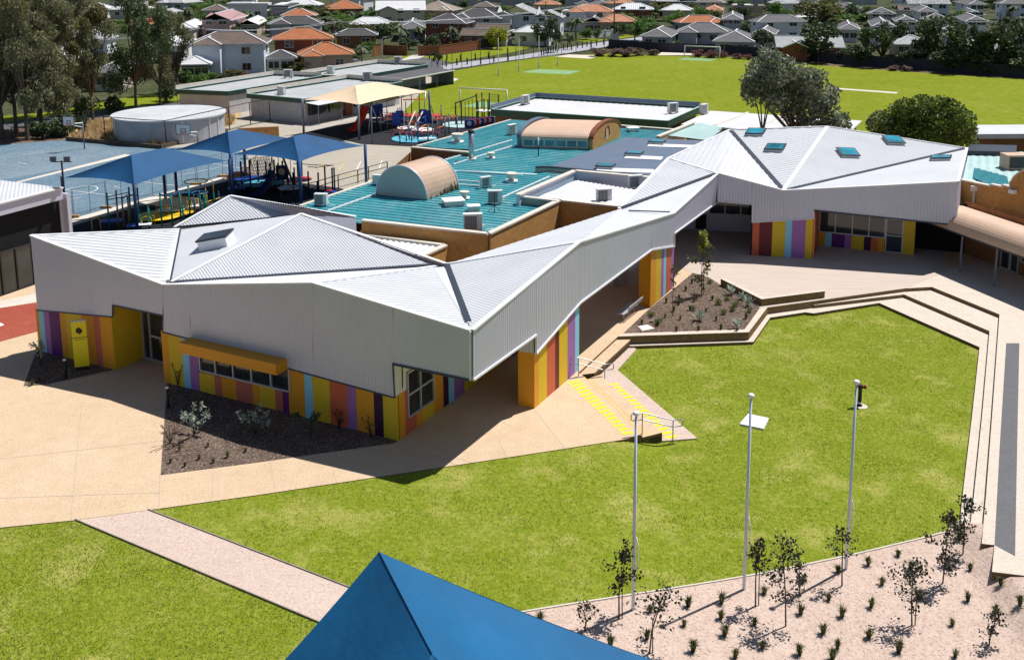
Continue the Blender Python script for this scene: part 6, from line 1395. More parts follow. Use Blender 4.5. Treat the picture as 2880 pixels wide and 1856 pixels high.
# --- reusable crowns for the garden trees
def proto(kind, seed):
    g = random.Random(seed); t = thing('tree', 'x', 'tree', (0, 0, -80)); tr, mb = MB(), MB()
    if kind in ('round', 'olive', 'darkround', 'lime', 'red', 'brownred', 'orange'):
        lm = dict(round='leaf_green', olive='leaf_olive', darkround='leaf_dark', lime='leaf_lime', red='leaf_red', brownred='leaf_brownred', orange='leaf_orange')[kind]
        low = .08 if kind in ('red', 'brownred', 'orange') else .3
        cl = []
        for i in range(16):
            a = g.uniform(0, 6.28); z = low+(.92-low)*g.random(); q = .36*math.sqrt(max(.05, 1-((z-.6)/.5)**2))*g.uniform(.4, 1); cl.append((q*math.cos(a), q*math.sin(a), z, g.uniform(.13, .2)))
        limbs(tr, (0, 0, 0), cl, .025, g, .3); leaves(mb, cl, 1500, .05, .075, g, 0, .4)
    elif kind == 'open':
        cl = []
        for i in range(14):
            a = g.uniform(0, 6.28); z = .38+.56*g.random(); q = .38*g.uniform(.2, 1); cl.append((q*math.cos(a), q*math.sin(a), z, g.uniform(.08, .15)))
        lm = 'leaf_dark'; limbs(tr, (0, 0, 0), cl, .022, g, .35); leaves(mb, cl, 1300, .04, .075, g, .2, .5)
    elif kind == 'cypress':
        lm = 'leaf_dark'; cl = [(g.uniform(-.03, .03), g.uniform(-.03, .03), .06+.9*i/13, .14*(1-.75*i/13)+.02) for i in range(14)]
        tr.tube([(0, 0, -.02), (0, 0, .5)], [.03, .015], 5); leaves(mb, cl, 900, .03, .06, g, -.5, .4)
    elif kind in ('palm', 'fanpalm'):
        lm = 'leaf_palm'; tr.tube([(0, 0, -.02), (.02, 0, .35), (.0, .01, .78)], [.032, .026, .024], 7)
        if kind == 'fanpalm': leaves(mb, [(0, 0, .70, .09), (0, 0, .62, .07)], 120, .03, .14, g, .8, .6, 1)
        for k in range(26 if kind == 'palm' else 34):
            a = g.uniform(0, 6.28); el = g.uniform(-.5, 1.2); L = g.uniform(.26, .36)*(.8 if kind == 'fanpalm' else 1); dv = Vector((math.cos(a)*math.cos(el), math.sin(a)*math.cos(el), math.sin(el))); s = Vector((-math.sin(a), math.cos(a), 0)); c0 = Vector((0, 0, .80)); pr = c0; 
            for j in range(1, 5):
                u = j/4; p = c0+dv*L*u-Z*(L*.75*u*u); wv = .05*math.sin(min(1, u*1.1)*math.pi*.85)+.006
                wp = .05*math.sin(min(1, (u-.25)*1.1)*math.pi*.85)+.006
                if kind == 'fanpalm': wv, wp = .09*u if u < .9 else .01, .09*(u-.25)
                mb.face([pr-s*wp-Z*wp*.5, p-s*wv-Z*wv*.5, p, pr], 0, [(0, 0)]*4); mb.face([pr, p, p+s*wv-Z*wv*.5, pr+s*wp-Z*wp*.5], 0, [(0, 0)]*4); pr = p
    tr.obj('trunk', 'bark' if kind != 'palm' else 'bark_pale', t, world=False); mb.obj('crown', [lm, 'dry_grass'] if kind == 'fanpalm' else lm, t, world=False); return t
KN = ('round', 'olive', 'darkround', 'lime', 'red', 'brownred', 'orange', 'open', 'cypress', 'palm', 'fanpalm')
PR = {k: [proto(k, 100+i*3+j) for j in range(2 if k in ('round', 'olive', 'darkround', 'open', 'palm', 'red', 'brownred') else 1)] for i, k in enumerate(KN)}
NAMES = dict(round='garden_tree', olive='garden_tree', darkround='garden_tree', lime='golden_tree', red='red_shrub', brownred='dry_shrub', orange='orange_shrub', open='open_tree', cypress='cypress', palm='palm_tree', fanpalm='fan_palm')
CATS = dict(cypress='cypress', palm='palm', fanpalm='palm', red='shrub', brownred='shrub', orange='shrub')
_tc = [0]
def plant(kind, px, py, top, wpx, label, group=None):
    _tc[0] += 1; b = G(px, py); b.z = -.04 if b.y > 75 else 0
    h = max(.6, up(b, top)); wd = wpx/F*b.y; k = PR[kind][_tc[0] % len(PR[kind])]
    xy = wd/(.62 if kind in ('palm', 'fanpalm') else .34 if kind == 'cypress' else .9)
    r = dup(k, b, R.uniform(0, 6.28), label, (xy, xy, h/1.03), group); r.name = NAMES[kind]; r['category'] = CATS.get(kind, 'tree'); return r
TR = [('fanpalm', 828, 69, 12, 34, 'fat fan palm left of the two orange roofed houses'), ('fanpalm', 449, 90, 6, 40, 'tall fan palm left of the pink house, leftmost of the pair'), ('fanpalm', 533, 102, 5, 42, 'tall fan palm directly left of the pink house'), ('fanpalm', 541, 98, 30, 26, 'shorter fan palm against the pink house wall'),
      ('fanpalm', 699, 86, 17, 52, 'big fan palm in front of the white flat roofed house'), ('fanpalm', 755, 58, -4, 26, 'thin fan palm in front of the white flat roofed house'), ('fanpalm', 795, 52, -6, 24, 'thin fan palm right of the dark blue house'), ('palm', 729, 190, 92, 72, 'arching palm in front of the white garage with tiled roof'),
      ('palm', 640, 172, 140, 40, 'small palm in front of the two storey white house'), ('olive', 1012, 128, 62, 84, 'bushy olive tree right of the power pole'), ('darkround', 1076, 126, 64, 70, 'dark bushy tree between the olive tree and the grey gables'), ('palm', 1017, 175, 118, 46, 'drooping palm at the street corner behind the classrooms'),
      ('palm', 920, 62, 26, 40, 'palm at the left end of the palm clump behind the orange houses'), ('round', 955, 62, 30, 48, 'green tree in the palm clump behind the orange houses'), ('palm', 985, 64, 26, 40, 'palm at the right end of the palm clump behind the orange houses'), ('lime', 955, 34, -2, 34, 'small yellow green tree beside the far orange roof'),
      ('palm', 1100, 58, 24, 46, 'palm below the large white gabled house'), ('palm', 1072, 50, 22, 34, 'small palm left of the palm below the white gabled house'), ('round', 1184, 56, 32, 40, 'round green tree below the white gabled house'), ('palm', 1214, 48, 10, 34, 'tall palm right of the white gabled house'), ('palm', 1271, 44, 16, 44, 'spreading palm right of the grey hipped roof'),
      ('palm', 1124, 130, 62, 50, 'palm before the grey gabled house near the brick fence'), ('palm', 1181, 118, 66, 46, 'palm before the brown brick house'), ('palm', 1271, 128, 66, 46, 'palm in front of the garage with small gable'), ('palm', 1250, 126, 86, 34, 'small palm beside the garage with small gable'), ('lime', 1399, 138, 75, 74, 'round golden tree at the street corner'),
      ('darkround', 1533, 131, 47, 72, 'dark rounded pine tree on the verge by the road'), ('open', 1567, 148, 78, 42, 'slender open tree beside the row of bollards'), ('open', 1603, 140, 94, 30, 'small open street tree right of the bollards'), ('palm', 1620, 112, 40, 62, 'tall palm before the white modern house'), ('round', 1648, 112, 78, 48, 'leafy green shrub tree beside the tall palm at the white modern house'),
      ('round', 1678, 114, 80, 30, 'small street tree on the grass corner'), ('cypress', 1669, 90, 60, 16, 'leftmost clipped conifer before the tan house'), ('cypress', 1687, 92, 62, 14, 'middle clipped conifer before the tan house'), ('cypress', 1699, 96, 58, 17, 'rightmost clipped conifer before the tan house'), ('round', 1785, 114, 56, 64, 'bright green street tree at the end of the dark fence'),
      ('round', 1900, 88, 28, 80, 'large round bright green tree, left of two, behind the grey units'), ('round', 1962, 84, 23, 72, 'large round bright green tree, right of two, behind the grey units'), ('olive', 2008, 72, 27, 46, 'olive tree right of the two round green trees'), ('open', 1964, 124, 86, 40, 'young tree between the two long grey unit roofs'), ('darkround', 2100, 96, 57, 62, 'dark tree behind the second grey unit roof'),
      ('open', 2142, 152, 76, 90, 'thin grey tree behind the large grey green tree'), ('brownred', 2148, 84, 32, 44, 'brownish tree above the grey units'), ('darkround', 1822, 82, 44, 50, 'dark tree beside the silver roofed house'), ('olive', 1862, 44, 2, 90, 'wide olive tree above the round green trees'), ('darkround', 1590, 22, -10, 50, 'dark tree behind the salmon roofed house'), ('palm', 1988, 34, 2, 42, 'palm beside the far roofs at the top centre right'),
      ('round', 2190, 76, 6, 64, 'bright green tree left of the umbrella shaped tree'), ('darkround', 2413, 62, 8, 76, 'dark green tree right of the umbrella shaped tree'), ('round', 2462, 64, 40, 40, 'green tree before the small grey unit roofs'), ('olive', 2512, 58, 32, 54, 'olive shrub tree between the unit roofs'), ('darkround', 2578, 54, 15, 36, 'narrow dark tree beside the two storey unit'),
      ('round', 2650, 82, 52, 56, 'green tree behind the dark row by the fence'), ('round', 2715, 80, 28, 80, 'full green tree between the unit roofs on the right'), ('cypress', 2811, 78, 28, 14, 'narrow dark cypress at the right'), ('palm', 2846, 62, 10, 40, 'palm at the top right corner'), ('darkround', 2800, 36, 4, 42, 'dark tree above the narrow cypress'),
      ('darkround', 2302, 174, 62, 150, 'broad dark tree by the fence behind the oval'), ('olive', 2296, 100, -6, 165, 'umbrella shaped olive brown tree above the broad dark tree'), ('open', 2478, 188, 50, 150, 'open dark tree before the pale unit with two windows'), ('darkround', 2420, 185, 122, 100, 'low dark shrub left of the open dark tree'), ('darkround', 2642, 196, 46, 130, 'tall dark tree, first of the row before the right hand units'),
      ('darkround', 2722, 206, 62, 120, 'dark tree, second of the row before the right hand units'), ('open', 2800, 208, 52, 150, 'dark tree, third of the row before the right hand units'), ('darkround', 2872, 214, 70, 120, 'dark tree cut by the right edge of the picture'), ('darkround', 2560, 192, 140, 100, 'dark shrub between the open tree and the tall row'), ('darkround', 2680, 204, 140, 110, 'dark shrub under the tall row, left'), ('darkround', 2766, 209, 146, 110, 'dark shrub under the tall row, middle'), ('darkround', 2846, 214, 148, 110, 'dark shrub under the tall row, right'),
      ('open', 2600, 193, 84, 90, 'slim dark tree between the open tree and the tall row'), ('open', 2760, 207, 70, 100, 'slim dark tree in the middle of the tall row'), ('darkround', 2610, 194, 150, 90, 'dark shrub at the left foot of the tall row'), ('olive', 2520, 189, 150, 60, 'olive shrub right of the open dark tree'), ('darkround', 2370, 179, 138, 60, 'dark shrub at the foot of the broad dark tree'), ('brownred', 1685, 159, 128, 60, 'dry reddish shrub, leftmost in the oval corner'), ('brownred', 1722, 160, 134, 56, 'dry reddish shrub, second in the oval corner'), ('brownred', 1760, 160, 127, 56, 'tallest dry reddish shrub in the oval corner'), ('brownred', 1800, 158, 134, 56, 'dry reddish shrub, fourth in the oval corner'), ('brownred', 1838, 156, 133, 44, 'dry reddish shrub, rightmost in the oval corner'), ('round', 1902, 142, 114, 28, 'small green shrub against the dark fence'), ('darkround', 1808, 136, 112, 46, 'dark shrub over the dark fence end'),
      ('red', 1965, 161, 136, 42, 'dark red shrub behind the far soccer goal, left'), ('red', 2000, 163, 140, 50, 'dark red shrub behind the far soccer goal, middle'), ('red', 2030, 163, 142, 40, 'dark red shrub at the right post of the far soccer goal'), ('red', 2075, 166, 150, 44, 'dark red low shrub right of the far soccer goal'), ('red', 2105, 168, 150, 34, 'small dark red shrub nearest the grey green tree'), ('brownred', 2510, 199, 180, 44, 'low pinkish shrub on the oval edge, left of two'), ('brownred', 2550, 201, 183, 38, 'low pinkish shrub on the oval edge, right of two'),
      ('open', 1231, 195, 145, 36, 'small dark street tree at the end of the classrooms'), ('round', 590, 236, 205, 46, 'bright green shrub behind the left classroom'), ('round', 580, 205, 172, 44, 'green hedge shrub left of the power pole in the white house garden'), ('round', 640, 198, 178, 60, 'green hedge before the two storey white house'), ('olive', 645, 226, 192, 46, 'rounded olive shrub in front of the white house'), ('orange', 678, 220, 198, 40, 'orange leaved shrub beside the parked white car'),
      ('lime', 776, 206, 186, 36, 'low golden shrub before the white garage'), ('brownred', 882, 200, 172, 40, 'round brownish shrub before the orange roofed house'), ('olive', 925, 196, 160, 60, 'grey green shrub before the orange roofed house garage'), ('olive', 812, 208, 176, 48, 'dark leafy shrub before the orange roofed house'), ('round', 475, 60, 20, 60, 'green tree in front of the far houses at the upper left'), ('darkround', 395, 60, -4, 50, 'dark tree among far houses at the upper left'), ('olive', 560, 80, 50, 40, 'olive shrub tree left of the pink house'), ('round', 610, 90, 52, 44, 'leafy tree before the pink house'), ('darkround', 1295, 30, 0, 50, 'dark tree above the grey hipped roof'), ('darkround', 660, 70, 48, 40, 'dark shrub tree under the white flat roofed house')]
TR += [('round', 560, 250, 205, 60, 'green shrub on the verge left of the first classroom'), ('darkround', 615, 232, 205, 60, 'dark hedge shrub behind the first classroom'), ('olive', 668, 222, 196, 46, 'olive shrub before the parked white car'), ('darkround', 700, 228, 208, 50, 'dark low shrub before the parked cars'), ('round', 745, 222, 205, 40, 'green low shrub before the silver car'), ('olive', 850, 206, 172, 70, 'leafy grey shrub at the corner of the orange roofed house'), ('darkround', 540, 200, 168, 50, 'dark tree left of the left power pole'), ('round', 530, 232, 200, 44, 'bright green shrub by the brick carport'),
 ('darkround', 1000, 178, 145, 50, 'dark shrub tree at the street corner'), ('round', 1040, 150, 118, 50, 'green tree behind the dark corner wall'), ('darkround', 1150, 140, 104, 60, 'dark tree behind the brick front wall, left'), ('darkround', 1215, 138, 100, 60, 'dark tree behind the brick front wall, middle'), ('olive', 1310, 132, 98, 56, 'olive tree behind the brick front wall, right'), ('darkround', 1440, 110, 78, 60, 'dark tree right of the golden tree'), ('round', 1475, 118, 88, 44, 'green shrub behind the pale rendered fence'), ('darkround', 1740, 100, 66, 60, 'dark tree beside the white piers fence'), ('olive', 1855, 100, 70, 50, 'olive tree between the street tree and the round green trees'), ('darkround', 700, 130, 100, 40, 'dark tree between the white house and the orange houses')]
for k, x, y, tp, wd, lab in TR: plant(k, x, y, tp, wd, lab)
# small garden shrubs and far trees that nothing tells apart
g = random.Random(77); n = 0
for i in range(520):
    if n > 285: break
    x = g.uniform(330, 2880); y = g.uniform(2, 108)
    if 1230 < x < 1700 and y > 70: continue
    if y > 118-.02*(2880-x)*.9 and x > 1700: y *= .5
    n += 1; plant(g.choice(['round', 'olive', 'round', 'olive', 'palm', 'darkround', 'round']), x, y, y-g.uniform(17, 36)*(.55+y/110), g.uniform(36, 76)*(.6+y/120), 'small leafy garden tree among the suburban houses', 'garden trees among the houses')
for i in range(60):
    x = g.uniform(250, 2950); y = g.uniform(-28, 4)
    plant(g.choice(['round', 'olive', 'darkround', 'palm']), x, y, y-g.uniform(12, 24), g.uniform(20, 40), 'distant leafy tree along the top edge of the picture', 'distant trees at the top edge')
for k in PR:
    for o in PR[k]: kill(o)
# --- dry grass round the tank (nobody could count it)
mb = MB(); g = random.Random(4)
poly = [(195, 392), (450, 414), (650, 352), (660, 335), (640, 330), (560, 372), (420, 390), (330, 372), (320, 345), (250, 352)]
def inside(x, y, P):
    c = False; j = len(P)-1
    for i in range(len(P)):
        if (P[i][1] > y) != (P[j][1] > y) and x < (P[j][0]-P[i][0])*(y-P[i][1])/(P[j][1]-P[i][1])+P[i][0]: c = not c
        j = i
    return c
m_ = 0
while m_ < 2600:
    x, y = g.uniform(190, 665), g.uniform(325, 416)
    if not inside(x, y, poly): continue
    if noise.noise(Vector((x*.03, y*.08, 0))) < -.12 and g.random() < .8: continue
    m_ += 1; p = G(x, y)
    if (p-TC).length < rT+.15: continue
    for _ in range(4):
        a = g.uniform(0, 6.28); L = g.uniform(.3, .95); s = Vector((math.cos(a), math.sin(a), 0)); w_2 = s.cross(Z)*g.uniform(.03, .07); m2 = p+rv(.2, g)*1; m2.z = 0
        mb.face([m2-w_2, m2+w_2, m2+s*L*.4+Z*L], 0, [(0, 0)]*3)
mb.obj('dry_grass', 'dry_grass', label='long straw coloured dry grass round the water tank', category='grass', kind='stuff')
# --- lawn grass blades (stuff)
PA = [(c.x, c.y) for c in (GL(*q) for q in [(416, 1434), (720, 1392), (1440, 1284), (1752, 1238), (1862, 1241), (1961, 1232), (1737, 1041), (1790, 981), (1774, 973), (2119, 961), (2166, 893), (2265, 878), (2289, 881), (2473, 852), (2755, 976), (2735, 1160), (2711, 1362), (2660, 1499), (2400, 1563), (2092, 1625), (1700, 1688), (1455, 1727), (1150, 1775), (980, 1652)])]
PB = [(c.x, c.y) for c in (GL(*q) for q in [(-100, 1500), (0, 1483), (211, 1462), (900, 1752), (960, 1860), (-250, 1900)])]
g = random.Random(8); V_, F_ = [], []
for P, nb in ((PA, 62000), (PB, 20000)):
    x0, x1, y0, y1 = min(p[0] for p in P), max(p[0] for p in P), min(p[1] for p in P), max(p[1] for p in P); k = 0
    while k < nb:
        x, y = g.uniform(x0, x1), g.uniform(y0, y1)
        if not inside(x, y, P): continue
        k += 1; z = lawnz(x, y)-.01; a = g.uniform(0, 6.28); ca, sa = math.cos(a), math.sin(a); L = g.uniform(.03, .075)*(1+.5*noise.noise((x*.5, y*.5, 1))); wv = g.uniform(.012, .022); ln = g.uniform(.02, .09); b = g.uniform(0, 6.28); i = len(V_)
        V_ += [(x-ca*wv, y-sa*wv, z), (x+ca*wv, y+sa*wv, z), (x+math.cos(b)*ln, y+math.sin(b)*ln, z+L)]; F_.append((i, i+1, i+2))
me = bpy.data.meshes.new('grass'); me.from_pydata(V_, [], F_); leafm('leaf_lawn', (.095, .155, .008), (.185, .24, .016), (.36, .35, .085), .35, .25); me.materials.append(MATS['leaf_lawn'])
o = bpy.data.objects.new('grass', me); COL.objects.link(o); o['label'] = 'short mown green grass growing over the courtyard lawns'; o['category'] = 'grass'; o['kind'] = 'stuff'
# --- foreground saplings
def sapling(label, base, top, seed, wm=.75, n=230, tw=1, stem='bark', leafk='leaf_sapling', low=.33, lw=.074, stakes=0):
    b = GL(*base); h = max(.5, up(b, top[1])-b.z); g = random.Random(seed); t = thing('sapling', label, 'sapling', b)
    tx = AY(top[0], top[1], b.y).x-b.x; st = MB(); P = [Vector((0, 0, -.05)), Vector((tx*.2+g.uniform(-.06, .06), g.uniform(-.05, .05), h*.35)), Vector((tx*.6+g.uniform(-.05, .05), 0, h*.7)), Vector((tx, 0, h*.98))]
    st.tube(P, [.028, .022, .014, .005], 6); ends = []
    def at(u):
        k = min(2, int(u*3)); return lerp(P[k], P[k+1], u*3-k)
    for k in range(13):
        u = low+(.97-low)*k/13; a = g.uniform(0, 6.28); q = at(u); L = wm*(.35+.75*math.sin(min(1, (u-low+.12)/(1-low))*math.pi))*g.uniform(.5, 1.1)*.72
        e = q+Vector((math.cos(a)*L, math.sin(a)*L, L*g.uniform(.1, .7))); st.tube([q, lerp(q, e, .5)+Z*.03, e], [.009, .006, .003], 4); ends += [(q, e)]
    if tw > 1: st.tube([Vector((.1, .02, -.05)), Vector((.08, .02, h*.5)), at(.75)], [.02, .016, .006], 5)
    st.obj('stem', stem, t, world=False); mb = MB()
    for i in range(int(n*1.5)):
        q, e = g.choice(ends); p = lerp(q, e, g.uniform(.25, 1.05))+rv(.24, g)*wm; a = rv(1, g).normalized(); bb = a.cross(rv(1, g)).normalized(); s = lw*g.uniform(.6, 1.3)
        A, Bv = a*s*.62, bb*s*.45; mb.face([p-A, p-A*.4+Bv*.9, p+A*.4+Bv*.9, p+A, p+A*.4-Bv*.9, p-A*.4-Bv*.9], 0, [(0, 0)]*6)
    mb.obj('leaves', leafk, t, world=False); return t
sapling('dark leaved sapling with twin stems beside the leftmost flagpole', (1741, 1742), (1759, 1535), 1, .8, 330, 2, low=.4); sapling('short sapling at the edge of the blue canopy', (1643, 1777), (1648, 1694), 2, .55, 70)
sapling('crooked sapling between the blue canopy and the middle flagpole', (1826, 1839), (1874, 1652), 3, 1.0, 210, 2); sapling('upright sapling touching the middle flagpole', (2125, 1706), (2130, 1507), 4, .7, 210, 2, low=.45)
sapling('bushy sapling right of the middle flagpole', (2210, 1764), (2193, 1507), 5, 1.05, 360, low=.3); sapling('smaller sapling just behind the bushy one right of the middle flagpole', (2247, 1674), (2250, 1590), 6, .6, 90)
sapling('thin sapling in front of the rightmost flagpole', (2368, 1650), (2368, 1477), 7, .75, 130, low=.45); sapling('leafy sapling in the open gravel at the lower right', (2565, 1762), (2570, 1571), 8, 1.0, 330, 2, low=.3)
sapling('dense dark sapling by the seat steps, front of two', (2651, 1643), (2678, 1426), 9, .95, 430, low=.2); sapling('tall sapling at the end of the seat steps, behind another', (2708, 1562), (2712, 1385), 10, .75, 330, low=.2); sapling('small sapling near the lower right corner', (2781, 1818), (2802, 1715), 11, .6, 120, low=.25)
sapling('tall young tree with light green top in the planted bed', (1973, 857), (1973, 652), 12, 1.0, 300, 2, leafk='leaf_olive', low=.2, lw=.12); sapling('thin young tree with yellow green top beside the striped pier', (1893, 917), (1893, 735), 13, .45, 60, leafk='leaf_olive', low=.55, lw=.09)
p = GL(1973, 857); h = up(p, 650); g = random.Random(2); mb = MB(); leaves(mb, [(p.x, p.y, h*.95, .3), (p.x+.12, p.y, h*.82, .28), (p.x-.1, p.y, h*.72, .22)], 170, .08, .16, g); 
for o in bpy.data.objects:
    if o.get('label', '').startswith('tall young tree with light'): mb.obj('top_leaves', 'leaf_fresh', o)
# --- tufts
def tuftmesh(seed, n, h, spread, m, name='leaves'):
    g = random.Random(seed); mb = MB()
    for i in range(n):
        a = g.uniform(0, 6.28); L = h*g.uniform(.6, 1.15); s = Vector((math.cos(a), math.sin(a), 0)); wv = s.cross(Z)*.011; r = g.uniform(0, spread); b0 = s*g.uniform(0, .05); m1 = b0+s*r*.35+Z*L*.7; m2 = b0+s*r+Z*L*g.uniform(.55, 1.)
        mb.face([b0-wv, b0+wv, m1+wv*.8, m1-wv*.8], 0, [(0, 0)]*4); mb.face([m1-wv*.8, m1+wv*.8, m2], 0, [(0, 0)]*3)
    return mb
TU = []
for k in range(4): o = tuftmesh(20+k, 110, .34, .2, 0).obj('grass_tuft', 'grass_tuft'); o.location = (0, 0, -90); TU.append(o)
def tuft(x, y, s, label, group, z=None, kinds=TU, name=None):
    o = kinds[int(x*7+y) % len(kinds)].copy(); COL.objects.link(o); o.location = GL(x, y, .03) if z is None else G(x, y, z); o.rotation_euler = (0, 0, x*1.3); k = s*(.82+.36*((x*13+y*7) % 10)/10); o.scale = (k, k, k*(.85+.3*((x*3+y*11) % 10)/10)); o['label'] = label; o['category'] = 'grass tuft' if kinds is TU else 'plant'; o['group'] = group
    if name: o.name = name
    return o
tz7 = [(265, 1180), (1290, 1080), (1645, 1030), (1955, 1000), (1610, 1210), (1950, 1140), (2355, 910), (2265, 1200), (1985, 1300), (2335, 1420), (1690, 1450), (920, 1390), (2085, 1510), (1260, 1335)]
tz8 = [(935, 645), (1215, 560), (1065, 825), (565, 970), (655, 710), (965, 1035), (690, 1125), (305, 1100), (515, 1280), (940, 1320), (650, 1420), (295, 1480), (600, 1520), (1330, 690), (1410, 960), (1220, 1460), (1720, 1210), (1745, 1500), (1865, 980), (1885, 690), (2170, 830), (2350, 1010), (2120, 1090), (330, 800), (1780, 400)]
for x, y in [(1440+a/3.319, 1396+b/3.319) for a, b in tz7]+[(2160+a/3.319, 1396+b/3.319) for a, b in tz8]: tuft(x, y, 1.02, 'grass tuft planted in the pale pink gravel at the lower right', 'grass tufts in the pink gravel bed')
pl_ = [(1300, 640), (1210, 700), (1360, 715), (1430, 640), (1440, 500), (1570, 660), (1535, 770), (1740, 760), (1700, 490), (1870, 475), (1810, 595), (1905, 665), (2185, 650), (1950, 750), (1660, 570), (1555, 520), (1510, 580), (1680, 320), (1560, 460), (1620, 390)]
for a, b in pl_: tuft(1440+a/3.319, 700+b/3.319, .85, 'grass tuft growing in the brown mulch planter', 'grass tufts in the planter', .03)
DM = []
for k in range(2):
    g = random.Random(40+k); mb = MB(); leaves(mb, [(g.uniform(-.12, .12), g.uniform(-.12, .12), .14, .16) for _ in range(6)], 420, .03, .06, g, -.3, .4); o = mb.obj('low_shrub', 'leaf_bush'); o.location = (0, 0, -90); DM.append(o)
for a, b in ((1930, 520), (2010, 478), (2080, 535), (2060, 580), (1975, 610), (2215, 590), (1300, 625), (1360, 700), (1690, 570), (1850, 320)): tuft(1440+a/3.319, 700+b/3.319, 1.05, 'small round dark green mound plant in the brown mulch planter', 'round mound plants in the planter', .03, DM, 'mound_plant')
AG = []
for k in range(2):
    g = random.Random(50+k); mb = MB()
    for i in range(26):
        a = g.uniform(0, 6.28); s = Vector((math.cos(a), math.sin(a), 0)); wv = s.cross(Z)*.035; el = g.uniform(.5, 1.4); L = g.uniform(.35, .6); m1 = s*L*.5*math.cos(el)+Z*L*.6*math.sin(el); m2 = s*L*math.cos(el)+Z*L*math.sin(el); mb.face([-wv*.6, wv*.6, m1+wv, m1-wv], 0, [(0, 0)]*4); mb.face([m1-wv, m1+wv, m2], 0, [(0, 0)]*3)
    o = mb.obj('spiky_plant', 'leaf_silver'); o.location = (0, 0, -90); AG.append(o)
for (a, b), lab in zip(((2050, 425), (2150, 470), (2205, 535), (2110, 745), (1750, 665)), ('silvery spiky plant at the top of the planter by the seat wall', 'largest silvery spiky plant along the seat wall', 'silvery spiky plant nearest the planter corner', 'silvery spiky plant low in the planter by the rim', 'small spiky plant in the middle of the planter')):
    tuft(1440+a/3.319, 700+b/3.319, 1.25, lab, 'spiky plants in the planter', .03, AG, 'spiky_plant')
# --- plants in the shaded front bed and by the sign
def bedplant(label, base, h, wd, seed, m, n=150, lw=.035, ll=.16):
    b = G(base[0], base[1], .02); g = random.Random(seed); t = thing('bed_plant', label, 'shrub', b); st, mb = MB(), MB()
    for k in range(9):
        a = g.uniform(0, 6.28); e = Vector((math.cos(a)*wd*g.uniform(.2, .55), math.sin(a)*wd*g.uniform(.2, .55), h*g.uniform(.5, 1.))); m1 = lerp(Vector((0, 0, 0)), e, .5)+Z*h*.12; st.tube([(0, 0, 0), m1, e], [.014, .01, .004], 4)
        for j in range(n//9):
            u = g.uniform(.35, 1.05); p = lerp(m1, e, u) if u > .5 else lerp(Vector((0, 0, 0)), m1, u*2); d = (rv(1, g)+Z*.3).normalized(); bb = d.cross(rv(1, g)).normalized(); s = ll*g.uniform(.6, 1.2); mb.face([p, p+d*s*.5+bb*lw, p+d*s, p+d*s*.5-bb*lw], 0, [(0, 0)]*4)
    st.obj('stem', 'bark', t, world=False); mb.obj('leaves', m, t, world=False)
bedplant('silvery leaved shrub at the sunny left of the front bed', (545, 1222), 1.25, 1.5, 1, 'leaf_silver', 270, .03, .2); bedplant('silvery leaved shrub in the middle of the front bed', (718, 1222), 1.15, 1.3, 2, 'leaf_silver', 230, .03, .2); bedplant('dark bushy shrub against the light blue panel in the front bed', (875, 1228), 1.1, 1.4, 3, 'leaf_dark', 260, .03, .16)
bedplant('pale leaved shrub beside the left end of the striped wall', (118, 1030), 1.5, .9, 4, 'leaf_silver', 220, .03, .15); bedplant('red flowering plant in the shade of the front bed', (778, 1230), 1.2, .6, 5, 'leaf_red', 120, .015, .07); bedplant('wispy dark plant at the entrance corner of the front bed', (500, 1085), 1.3, .8, 6, 'leaf_sapling', 90, .02, .1)
bedplant('dry wispy plant leaning over the left edge of the front bed', (478, 1245), 1.1, 1.2, 7, 'leaf_brownred', 110, .02, .1); bedplant('thin dark plant against the coral panel', (955, 1205), .9, .6, 8, 'leaf_sapling', 80, .02, .1); bedplant('thin dark plant against the last amber panel', (1045, 1232), .9, .7, 9, 'leaf_sapling', 80, .02, .1); bedplant('thin plant behind the yellow sign', (282, 1010), 1.1, .6, 10, 'leaf_sapling', 70, .02, .1)
for x, y in ((480, 1300), (520, 1310), (560, 1290), (600, 1300), (640, 1285), (690, 1270), (505, 1265), (585, 1255), (110, 1070), (90, 1082)): tuft(x, y, .8, 'small grass tuft in the sunny edge of the front garden bed', 'grass tufts in the front beds', .03)
for o in TU+DM+AG: bpy.data.objects.remove(o, do_unlink=True)
